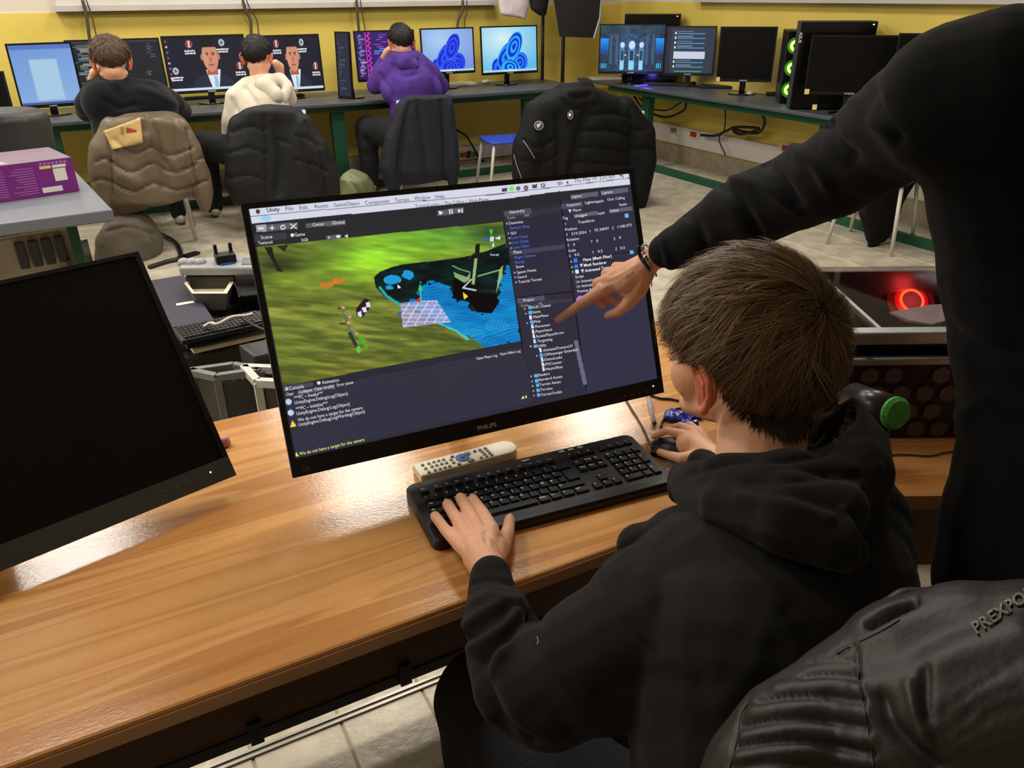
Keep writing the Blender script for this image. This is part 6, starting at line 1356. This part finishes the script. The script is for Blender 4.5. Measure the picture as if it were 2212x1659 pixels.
tj5, _, _ = jacket('dark_jacket', 'black jacket with hanging sleeve on the chair at the right', 'jacket',
    [(380, 1868, 1985, J), (418, 1868, 1960, J), (440, 1862, 1948, J), (461, 1856, 1943, J), (490, 1864, 1932, J), (512, 1868, 1918, J, .8), (521, 1870, 1910, J, .6), (524, 1874, 1898, J, .5), (536, 1873, 1897, J, .5)], .07, [], M['black_coat'], .009, [([(1862, 450), (1872, 500)], 3, -.01)], wr=(.004, 14))
# ---- boys
def back_boy(label, hp, Y, az, pitch, s, hoodmat, chains, hoodchains, handpts, hairkey, scalp, legs, folds=(), seed=1, roll=0, H=.022, trm='black_trousers', legx=0, hip=None, hairL=.035, wr=.006):
    O = Yp(hp[0], hp[1], Y); O, R = head_frame(O, az, pitch, roll)
    t = thing('person', label, 'person', (O[0], O[1]-.05, 0))
    mb = MB(); tor = cY(chains[0]); nk = tor[0][0]+np.array([0, .03, .04]); head_prims(mb, O, R, s, nk, .050)
    chain(mb, [(p, r*.7) for p, r in tor])
    for c_ in chains[1:]: chain(mb, [(p, r*.6) for p, r in cY(c_)])
    for h in handpts: chain(mb, cY(h))
    part('body', blob(mb, .009, 4), M['skin'], t, world=True)
    ears(t, O, R, s, 'skin_ear', .003); faceparts(t, O, R, s)
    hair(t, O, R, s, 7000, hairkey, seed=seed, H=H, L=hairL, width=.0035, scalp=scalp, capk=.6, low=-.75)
    mb = MB()
    for c_ in chains: chain(mb, cY(c_))
    me = blob(mb, .013, 6); wrinkle(me, wr, 14, seed); sculpt(me, list(folds)); part('hoodie', me, M[hoodmat], t, world=True)
    mb = MB()
    for c_ in hoodchains: chain(mb, cY(c_))
    me = blob(mb, .011, 5); wrinkle(me, .004, 20, seed+1); part('hood', me, M[hoodmat], t, world=True)
    mb = MB()
    for l in legs: chain(mb, l)
    trousers(t, mb, M[trm], .016, amp=.006)
    for l in legs:
        e = l[-1][0]; mb = MB(); ell(mb, (e[0], e[1]+.06, .05), (.05, .14, .05)); part('shoe', blob(mb, .012, 3), M['white_paint'], t, world=True)
    return t
def leg(hx, hy, kx, ky, fx, fy, r=.10): return [(np.array([hx, hy, .52]), r*1.15), (np.array([kx, ky, .53]), r*.85), (np.array([(kx+fx)/2, (ky+fy)/2, .3]), r*.72), (np.array([fx, fy, .09]), r*.55)]
b1x = Yp(270, 250, 5.95)[0]
back_boy('boy in black hoodie at the back left, head propped on left hand', (240, 130), 5.95, 4, 18, 1.24, 'navy_hoodie',
    [[(258, 205, 5.95, 40), (262, 250, 5.92, 62), (270, 310, 5.9, 64), (275, 370, 5.9, 60)], [(215, 205, 5.98, 34), (188, 226, 6.05, 27), (186, 240, 6.15, 23), (196, 205, 6.3, 17), (200, 178, 6.3, 13)], [(258, 200, 5.95, 36), (325, 212, 6.0, 40), (370, 228, 6.05, 30), (392, 240, 6.15, 22), (350, 238, 6.5, 16)], [(230, 225, 5.9, 50), (330, 235, 5.95, 52)]],
    [[(222, 182, 5.95, 14), (250, 196, 5.86, 22), (280, 180, 5.95, 14)], [(245, 205, 5.85, 22), (255, 225, 5.84, 14)]], [[(200, 172, 6.28, 10), (203, 158, 6.2, 10), (212, 148, 6.1, 8)]], 'hair_light', 'scalp_light',
    [leg(b1x-.12, 5.9, b1x-.14, 6.4, b1x-.14, 6.35, .11), leg(b1x+.12, 5.9, b1x+.2, 6.4, b1x+.24, 6.3, .11)], [([(225, 215), (255, 232), (290, 225)], 5, -.02), ([(300, 190), (340, 205), (380, 225)], 7, .01)], seed=21, H=.030)
b2x = Yp(560, 300, 6.1)[0]
back_boy('boy in cream white hoodie at the back, right hand on face', (556, 118), 6.12, 28, 12, 1.18, 'white_hoodie',
    [[(566, 195, 6.1, 34), (566, 235, 6.08, 60), (566, 300, 6.05, 66), (568, 370, 6.05, 62)], [(540, 195, 6.1, 30), (512, 212, 6.1, 26), (502, 250, 6.12, 21), (497, 290, 6.2, 17), (530, 300, 6.45, 13)], [(570, 190, 6.1, 32), (610, 192, 6.15, 24), (622, 212, 6.2, 20), (612, 180, 6.35, 13), (606, 165, 6.35, 11)]],
    [[(553, 170, 6.1, 13), (575, 178, 6.0, 18), (604, 168, 6.1, 12)], [(570, 185, 5.98, 20), (592, 205, 5.95, 20), (606, 218, 5.97, 9)], [(606, 168, 6.08, 12), (622, 190, 6.02, 12), (612, 215, 5.98, 10)]], [[(606, 160, 6.34, 9), (603, 145, 6.3, 11), (595, 136, 6.25, 8)]], 'hair_black', 'scalp_black',
    [leg(b2x-.12, 6.05, Yp(440, 330, 6.45)[0], 6.45, Yp(455, 400, 6.4)[0], 6.4, .12), leg(b2x+.14, 6.05, b2x+.3, 6.5, b2x+.3, 6.45, .11)], [([(530, 190), (548, 215), (560, 235)], 5, -.015), ([(500, 215), (515, 250), (520, 290)], 5, -.015), ([(590, 190), (606, 210)], 4, -.015)], seed=22, H=.014, hairL=.022)
b3x = Yp(880, 250, 6.3)[0]
back_boy('boy in purple hoodie at the back, cheek propped on left hand', (866, 88), 6.35, 6, 16, 1.12, 'purple_hoodie',
    [[(880, 150, 6.35, 30), (885, 185, 6.33, 52), (888, 230, 6.32, 46), (890, 290, 6.3, 44)], [(860, 135, 6.36, 26), (832, 160, 6.42, 24), (812, 185, 6.5, 20), (814, 160, 6.6, 15), (828, 128, 6.6, 10)], [(895, 140, 6.36, 30), (928, 162, 6.4, 26), (950, 185, 6.5, 19), (930, 192, 6.7, 14)], [(850, 195, 6.35, 30), (925, 195, 6.35, 32)]],
    [[(852, 122, 6.34, 12), (875, 130, 6.24, 17), (902, 122, 6.34, 12)], [(872, 135, 6.24, 17), (895, 142, 6.22, 12)]], [[(830, 124, 6.58, 8), (836, 114, 6.52, 9), (842, 106, 6.46, 7)]], 'hair_black', 'scalp_black',
    [leg(b3x-.12, 6.3, Yp(800, 290, 6.6)[0]-.02, 6.62, Yp(800, 380, 6.6)[0], 6.6, .12), leg(b3x+.12, 6.3, b3x+.15, 6.75, b3x+.15, 6.7, .11)], [([(845, 140), (870, 165), (900, 160)], 5, -.015), ([(820, 160), (840, 190), (850, 210)], 5, -.015), ([(915, 140), (935, 175), (940, 195)], 6, .012)], seed=23, H=.018, hairL=.03)
# ---- bags on the floor
p0 = Zp(275, 560); 
tb1, _, _ = jacket('backpack', 'grey-brown backpack slumped on the floor beneath the taupe jacket', 'backpack', [(468, 250, 300, p0[1]), (485, 228, 325, p0[1]), (515, 212, 345, p0[1]), (545, 208, 346, p0[1]), (566, 215, 335, p0[1]), (580, 230, 320, p0[1])], .16, [], M['grey_pack'], .012, [([(230, 500), (280, 490), (330, 505)], 4, -.015), ([(320, 520), (332, 545)], 5, .01)], wr=(.012, 14))
part('strap', MB().tube(smoothline([Zp(307, 480, .14), Zp(345, 505, .05), Zp(376, 522, .02), Zp(388, 540, .012), Zp(388, 558, .012), Zp(360, 566, .01), Zp(322, 578, .01)], 8), .016, 6), M['cable'], tb1, world=True, smooth=True)
part('buckle', MB().box(Zp(414, 549, .012), (.10, .05, .014), rotz(.5)), M['black_plastic'], tb1, world=True, bevel=.003)
p0 = Zp(770, 432)
jacket('cloth_bag', 'olive green cloth bag on the floor beyond the bright monitor', 'bag', [(376, 740, 762, p0[1]), (384, 736, 792, p0[1]), (400, 735, 806, p0[1]), (425, 734, 814, p0[1]), (436, 736, 812, p0[1])], .2, [], M['olive_bag'], .014, [([(745, 380), (770, 405), (790, 432)], 3, -.03), ([(760, 380), (790, 400), (806, 425)], 3, -.02)], wr=(.01, 12))
# ================================================================== grey table at the left
q0, q1, q2 = Zp(243, 452, .75), Zp(112, 316, .75), Zp(0, 483, .75)
dl = unit(q2-q0); A = q0; B = q0+dl*1.5; Cc = q1+dl*1.4; 
lt = thing('grey_table', 'grey topped table at the left carrying the purple box', 'table', (A[0], A[1], 0))
part('table_top', MB().prism([(B[0], B[1]), (A[0], A[1]), (q1[0], q1[1]), (Cc[0], Cc[1])], .70, .75), M['grey_top'], lt, world=True, bevel=.006)
for k in ((A+dl*.12)*.94+q1*.06, (A+dl*.12)*.1+q1*.9, (B*.93+Cc*.07)): part('leg', MB().b2((k[0]-.06, k[1]-.02, 0), (k[0]-.02, k[1]+.02, .70)), M['green_metal'], lt, world=True)
def box_px(name, label, cat, P0, P1, P2, zt, h, m, bevel=.004, world_parts=None):
    a, b, c_ = Zp(*P0, zt), Zp(*P1, zt), Zp(*P2, zt); d = b+c_-a
    t = thing(name, label, cat, (a[0], a[1], zt-h)); V = [p-np.array([0, 0, h]) for p in (a, b, d, c_)]+[a, b, d, c_]
    mb = MB(); mb.add(V, [(3, 2, 1, 0), (4, 5, 6, 7), (0, 1, 5, 4), (1, 2, 6, 5), (2, 3, 7, 6), (3, 0, 4, 7)])
    if (np.cross(b-a, c_-a))[2] < 0: mb.f = [tuple(reversed(f)) for f in mb.f]
    part('shell', mb, m, t, world=True, bevel=bevel); return t, (a, b, c_, d)
# purple carton
a, b = Zp(172, 412, .752), Zp(0, 437, .752); d = unit(b-a); up = np.array([0, 0, 1]); nb_ = unit(np.cross(up, d)); nb_ = nb_ if nb_[1] > 0 else -nb_; hb_ = .145
pb_ = thing('cardboard_box', 'purple printed cardboard box on the grey table', 'box', a)
def q3(u, v, w): return a+d*u+up*v+nb_*w
LB, DB = .62, .36
def boxw(u0, u1, v0, v1, w0, w1): mb = MB(); V = [q3(u, v, w) for u in (u0, u1) for v in (v0, v1) for w in (w0, w1)]; mb.add(V, [(0, 1, 3, 2), (4, 6, 7, 5), (0, 4, 5, 1), (2, 3, 7, 6), (0, 2, 6, 4), (1, 5, 7, 3)]); return mb
part('carton', boxw(0, LB, 0, hb_, 0, DB), M['purple_card'], pb_, world=True); part('carton_top', boxw(.002, LB-.002, hb_, hb_+.002, .002, DB-.002), M['purple_top'], pb_, world=True)
part('label', boxw(.065, .145, .012, .034, -.002, 0), M['paper'], pb_, world=True); part('label', boxw(.035, .085, .055, .108, -.002, 0), M['paper'], pb_, world=True); part('label', boxw(.03, .085, .112, .124, -.002, 0), M['paper'], pb_, world=True); part('label', boxw(.09, .135, .112, .124, -.002, 0), M['sticker'], pb_, world=True)
mb = MB(); r_ = np.random.RandomState(3)
for k in range(11):
    for j in range(4):
        u0 = .16+j*.115; mb.v, mb.f = mb.v, mb.f; bb = boxw(u0, u0+r_.uniform(.05, .1), .015+k*.0105, .018+k*.0105, -.0012, 0); mb.add(bb.v, bb.f)
for k in range(7): bb = boxw(.025+k*.016, .036+k*.016, .128, .138, -.0012, 0); mb.add(bb.v, bb.f)
part('small_print', mb, M['lilac_ink'], pb_, world=True, stuff=True)
mb = MB(); text_mb(mb, '750 SFX', lambda x, y: q3(.50-x, hb_+.0025, .03+y), .26, .05, True); part('lettering', mb, M['white_ink'], pb_, world=True)
tb2, _, _ = jacket('printer', 'dark grey printer with rounded top behind the purple box', 'printer', [(238, -80, 62, 4.75), (243, -88, 84, 4.75), (255, -88, 96, 4.75), (280, -88, 103, 4.75), (320, -88, 110, 4.75), (352, -88, 114, 4.75)], .16, [], M['printer'], .012, [([(8, 267), (58, 264)], 2, .01)], wr=(0, 1), sm=3)
# ---- under the table
def chassis(label, P0, P1, P2, zt, zb, m, t_=.03, inner='dark_case'):
    a, b, c_ = (P0, P1, P2) if len(P0) == 3 else (Zp(*P0, zt), Zp(*P1, zt), Zp(*P2, zt)); d_ = b+c_-a; t = thing('computer_chassis', label, 'computer', (a[0], a[1], zb)); dz = np.array([0, 0, zt-zb]); T = [a, b, d_, c_]
    def bar(p, q): u = unit(q-p); s1 = unit(np.cross(u, (0, 0, 1)) if abs(u[2]) < .9 else np.array([1., 0, 0])); s2 = np.cross(u, s1); L = np.linalg.norm(q-p); return MB().box((0, 0, L/2), (t_, t_, L)).xf(cols(s1, s2, u), p)
    for i in range(4):
        part('frame_bar', bar(T[i], T[(i+1) % 4]), M[m], t, world=True); part('frame_post', bar(T[i]-dz, T[i]), M[m], t, world=True); part('frame_bar', bar(T[i]-dz+[0, 0, t_/2], T[(i+1) % 4]-dz+[0, 0, t_/2]), M[m], t, world=True)
    cen = sum(T)/4-dz*.5
    V = [cen+(p-cen)*.9 for p in T]+[cen+(p-dz-cen)*.9 for p in T]; mb = MB().add(V, [(4, 5, 6, 7), (0, 1, 5, 4), (1, 2, 6, 5), (2, 3, 7, 6)]); part('inner_sheet', mb, M[inner], t, world=True, solid=.002)
    return t, T
cb2_ = Yp(150, 482, 3.72); ca_ = Yp(-60, 505, 3.66); ca_[2] = cb2_[2]; print('chassis', ca_, cb2_)
ct, T = chassis('beige perforated metal chassis under the grey table', ca_, cb2_, ca_+np.array([-.05, .5, 0]), ca_[2], .0, 'beige_steel', .035, 'beige_steel')
for k in range(6):
    p = T[0]*(1-(.25+k*.13))+T[1]*(.25+k*.13); part('slot', MB().box(p+[0, -.02, -.002], (.05, .012, .012)), M['dark_case'], ct, world=True)
for k in range(3):
    p = T[1]+np.array([-.03*k-.01, -.005, -.14-.05*k]); part('slot', MB().box(p, (.012, .05, .09)), M['dark_case'], ct, world=True)
for k in range(4):
    p = T[0]*(1-(.42+k*.14))+T[1]*(.42+k*.14)+np.array([0, .0, -.10]); part('slot', MB().box(p, (.035, .02, .11)), M['dark_case'], ct, world=True, bevel=.004)
box_px('black_box', 'black box with grey label under the grey table', 'box', (30, 572), (132, 556), (96, 530), .32, .30, M['glossy_black'])
# ---- heap of old computers behind the wooden desk
chassis('open grey steel computer frame in the heap', (412, 803), (468, 815), (505, 790), .44, .0, 'dull_steel', .022)
cw, T = chassis('open white computer frame in the heap', (527, 795), (556, 826), (640, 800), .44, .0, 'white_steel', .024)
box_px('computer_case', 'plain dark case standing under the heaped keyboards', 'computer', (395, 775), (540, 745), (390, 700), .40, .40, M['dark_case'])
t, cc = box_px('computer_case', 'dark navy case lying flat with a white label', 'computer', (372, 707), (463, 690), (318, 606), .50, .16, M['navy_case'])
a, b, c_, d = cc
lb_ = MB(); u = unit(b-a); v = unit(c_-a); p = Zp(382, 660, .5006); lb_.add([p, p+u*.062, p+u*.062+v*.024, p+v*.024], [(0, 1, 2, 3)]); part('label', lb_, M['paper'], t, world=True, solid=.0006)
box_px('computer_case', 'dark case under the lying navy one', 'computer', (380, 735), (470, 715), (318, 640), .335, .33, M['black_metal'])
box_px('computer_case', 'charcoal case under the cream housing', 'computer', (452, 669), (536, 654), (398, 612), .46, .46, M['dark_case'])
box_px('computer_case', 'charcoal case right beside the bright monitor edge in the heap', 'computer', (470, 708), (590, 690), (452, 678), .43, .43, M['dark_case'])
box_px('computer_case', 'small dark case on the heap edge right of the keyboards', 'computer', (548, 770), (620, 755), (515, 745), .47, .47, M['dark_case'])
def heap_kb(label, px, py, z, m='key', case='black_plastic', w=.46, d=.16, yaw=None):
    aa, bb = Zp(386, 718, z), Zp(565, 680, z); y = math.degrees(math.atan2(bb[1]-aa[1], bb[0]-aa[0])) if yaw is None else yaw
    return small_kb(label, px, py, y, case, w, d, m, z)
print('kb heap', Zp(386, 718, .5), Zp(565, 680, .5), Zp(415, 748, .5))
wk = float(np.linalg.norm(Zp(386, 718, .5)-Zp(575, 678, .5))); dk = float(np.linalg.norm(Zp(386, 718, .5)-Zp(415, 748, .5)))
heap_kb('cream keyboard at the bottom of the keyboard stack', 503, 733, .42, 'cream_plastic', 'cream_plastic', wk, dk*.8)
heap_kb('black keyboard second in the stack in the heap', 490, 722, .452, w=wk, d=dk*.9)
heap_kb('worn black keyboard topmost on the heap', 482, 713, .488, w=wk, d=dk*.9)
cable('white_cable', 'white cable coiled over the keyboards in the heap', [Zp(440, 706, .52), Zp(455, 698, .53), Zp(470, 700, .53), Zp(500, 685, .54), Zp(530, 682, .53), Zp(545, 678, .53)], .006, 'cable_white')
cable('white_cable', 'white cable hanging under the keyboard stack', [Zp(520, 752, .46), Zp(545, 750, .44), Zp(565, 740, .44), Zp(590, 732, .45)], .006, 'cable_white')
cable('black_cable', 'black cable tangled across the topmost old keyboard', [Zp(520, 683, .53), Zp(535, 695, .53), Zp(560, 708, .53), Zp(580, 715, .53)], .005)
# cream open housing
hc = thing('plastic_housing', 'cream grey open plastic housing upside down on a dark case', 'housing', Zp(455, 630, .46))
z0_, z1_ = .462, .535; out = [(398, 612), (415, 634), (490, 634), (512, 598), (412, 594)]; O_ = [Zp(x, y, z1_) for x, y in out]; ce = sum(O_)/5; I_ = [ce+(p-ce)*.84 for p in O_]; D_ = [ce+(p-ce)*.78-np.array([0, 0, .03]) for p in O_]; Bt = [ce+(p-ce)*.8-np.array([0, 0, z1_-z0_]) for p in O_]
n = 5; mb = MB().add(Bt+O_, [(i, (i+1) % n, (i+1) % n+n, i+n) for i in range(n)]+[tuple(range(n))[::-1]]); part('shell', mb, M['grey_plastic'], hc, world=True)
mb = MB().add(O_+I_+D_, [(i, (i+1) % n, (i+1) % n+n, i+n) for i in range(n)]+[(i+n, (i+1) % n+n, (i+1) % n+2*n, i+2*n) for i in range(n)]+[tuple(range(2*n, 3*n))]); part('inside', mb, M['cream_plastic'], hc, world=True)
for x, y in ((430, 622), (445, 626), (455, 612), (470, 622), (482, 608), (425, 610)): p = Zp(x, y, z0_+.03); part('screw_post', MB().lathe([(.007, 0), (.005, .018)], p), M['dark_case'], hc, world=True)
# silver device on top
sd = thing('silver_console', 'silver plastic console with three round knobs atop the heap', 'console', Zp(465, 590, .56)); o4 = [(385, 578), (600, 577), (590, 552), (396, 557)]
zt = .60; T4 = [Zp(x, y, zt) for x, y in o4]; B4 = [p-np.array([0, 0, .034]) for p in T4]; mb = MB().add(B4+T4, [(3, 2, 1, 0), (4, 5, 6, 7), (0, 1, 5, 4), (1, 2, 6, 5), (2, 3, 7, 6), (3, 0, 4, 7)]); part('body', mb, M['silver_plastic'], sd, world=True, bevel=.008)
for x in (397, 415, 433): p = Zp(x, 568, zt); mb = MB(); ell(mb, p, (.024, .022, .02)); part('knob', mb, M['silver_plastic'], sd, world=True, smooth=True)
mb = MB().prism([tuple(Zp(x, y, zt)[:2]) for x, y in ((522, 572), (560, 571), (556, 557), (524, 558))], zt-.002, zt+.003); part('display', mb, M['grey_plastic'], sd, world=True)
p = Zp(488, 566, zt); t = thing('black_connector', 'black plastic clip with two prongs on the silver console', 'clip', p); part('base', MB().box((0, 0, .018), (.075, .06, .034)), M['black_plastic'], t, bevel=.004)
for sx in (-1, 1): part('prong', MB().box((sx*.028, .02, .05), (.012, .012, .035)), M['black_plastic'], t)
part('stripe', MB().box((0, -.036, .003), (.05, .012, .004)), M['led_blue'] if False else M['btn_blue'], t)
box_px('computer_case', 'black case under the silver console at the heap back', 'computer', (515, 640), (610, 632), (500, 592), .545, .54, M['glossy_black'])
box_px('grey_box', 'grey tile coloured box beside the console at the heap back', 'box', (400, 598), (505, 597), (408, 572), .555, .555, M['dark_case'])
# ================================================================== the boy's chair and the leather jacket on it
oc = thing('office_chair', 'black chair with blue seat under the boy in front', 'chair', (.55, .40, 0))
sp_ = MB().prism(rrect(.46, .44, .08, c=(.55, .40)), .43, .47); part('seat', sp_, M['blue_cloth'], oc, world=True, bevel=.015)
part('column', MB().tube([(.55, .40, .08), (.55, .40, .43)], .03, 14), M['black_metal'], oc, world=True, smooth=True)
for k in range(5): a_ = k*2*PI/5+.3; part('base_arm', MB().tube([(.55, .40, .09), (.55+.28*math.cos(a_), .40+.28*math.sin(a_), .06)], [.028, .016], 8), M['black_metal'], oc, world=True, smooth=True); mb = MB(); mb.lathe([(.025, -.012), (.025, .012)], (.55+.28*math.cos(a_), .40+.28*math.sin(a_), .026), (math.sin(a_), -math.cos(a_), 0)); part('castor', mb, M['black_plastic'], oc, world=True)
bc = Dp(2000, 1560, .80); part('backrest', MB().box((bc[0]+.05, bc[1], .72), (.28, .04, .36), rotz(math.radians(-35))), M['black_plastic'], oc, world=True, bevel=.02)
lj = MB()
chain(lj, cD([(1700, 1720, .70, 190), (1745, 1640, .70, 178), (1850, 1560, .70, 170), (1980, 1470, .70, 178), (2100, 1430, .70, 172), (2240, 1440, .70, 186), (2400, 1500, .71, 190)]))
chain(lj, cD([(1760, 1780, .72, 190), (2000, 1700, .70, 250), (2260, 1680, .70, 250)])); chain(lj, cD([(1650, 1740, .71, 140), (1600, 1900, .73, 150)])); chain(lj, cD([(2000, 1600, .68, 210), (2200, 1560, .68, 240)]))
chain(lj, cD([(1815, 1420, .72, 20), (1850, 1372, .73, 20), (1895, 1325, .74, 20), (1950, 1290, .75, 22), (2010, 1290, .76, 24)])); chain(lj, cD([(1850, 1400, .70, 18), (1920, 1350, .70, 20), (1990, 1312, .71, 24)]))
ljm = blob(lj, .0027, 16); wrinkle(ljm, .0012, 14, 12)
jc = lambda *L: [(1400+x/2.724, 1140+y/2.724) for x, y in L]
fl = [(jc((900, 880), (1050, 866), (1245, 880)), 5, -.004), (jc((640, 1020), (820, 1000), (1040, 994), (1260, 1022)), 5, -.0045), (jc((560, 1172), (760, 1135), (960, 1130), (1300, 1180)), 5, -.0045), (jc((535, 1290), (750, 1262), (980, 1260), (1330, 1335)), 5, -.0045), (jc((510, 1414), (800, 1380), (1340, 1450)), 5, -.004),
      (jc((950, 790), (1100, 772), (1235, 790)), 4, -.003), (jc((760, 950), (1000, 930), (1240, 945)), 14, .003), (jc((620, 1090), (900, 1060), (1270, 1090)), 15, .0035), (jc((560, 1230), (900, 1195), (1300, 1250)), 15, .0035), (jc((520, 1350), (900, 1320), (1320, 1390)), 14, .003),
      (jc((590, 1030), (545, 1100), (525, 1230), (480, 1420)), 4, -.003), (jc((1100, 740), (1200, 695), (1240, 760), (1240, 900), (1275, 1080), (1330, 1420)), 4, -.0035), (jc((1262, 760), (1268, 900), (1300, 1080), (1350, 1420)), 4, .0022),
      (jc((1380, 1000), (1430, 1150), (1560, 1300), (1700, 1414)), 18, -.007), (jc((1640, 840), (1630, 1000), (1640, 1130)), 10, -.005), (jc((1540, 930), (1570, 1050), (1630, 1250)), 16, .005), (jc((1700, 800), (1900, 690), (2212, 560)), 40, .004),
      (jc((1690, 1120), (1900, 960), (2212, 760)), 3.6, -.0015), (jc((1640, 1270), (1800, 1180), (2000, 1000), (2212, 930)), 3.6, -.0015), (jc((1700, 1330), (1900, 1200), (2050, 1080), (2212, 1040)), 3.6, -.0015), (jc((1760, 1414), (1950, 1260), (2212, 1210)), 3.6, -.0015),
      (jc((1300, 560), (1450, 480), (1560, 430)), 9, -.012)]
sculpt(ljm, fl); ltree = bvh(ljm); lt_ = thing('leather_jacket', 'black leather jacket with quilted shoulder hung over the chair back', 'jacket', Dp(1900, 1500, .7)*np.array([1, 1, 0])+np.array([0, 0, .7]))
_o = part('shell', ljm, M['leather'], lt_, world=True); _m = _o.modifiers.new('s', 'SMOOTH'); _m.factor = .5; _m.iterations = 3
for L in (jc((590, 1030), (545, 1100), (525, 1230), (480, 1414)), jc((1100, 745), (1200, 698), (1240, 765), (1240, 900), (1275, 1080), (1330, 1414)), jc((1240, 670), (1380, 600), (1480, 540))): part('piping', ribbon_px(ltree, L, 3.2, .0004), M['leather_seam'], lt_, world=True, smooth=True)
tx = MB()
a0, a1 = np.array([2112., 1372.]), np.array([2262., 1272.]); dv = (a1-a0)/np.linalg.norm(a1-a0); nv = np.array([dv[1], -dv[0]])
def fnj(x, y): p = a0+dv*x+nv*y; q = on_surface(ltree, p[0], p[1], .0012); return q if q is not None else Dp(p[0], p[1], .6)
text_mb(tx, 'PREXPORT', fnj, 176, 27, True); part('embossed_lettering', tx, M['emboss'], lt_, world=True, solid=-.0012)
for x, y in ((1994, 1245), (2022, 1243)): disc_on(ltree, x, y, 1, .001, 'chrome', lt_, 'stud')
sn = Dp(1996, 1246, .84)
bpy.data.objects.remove(_fo)
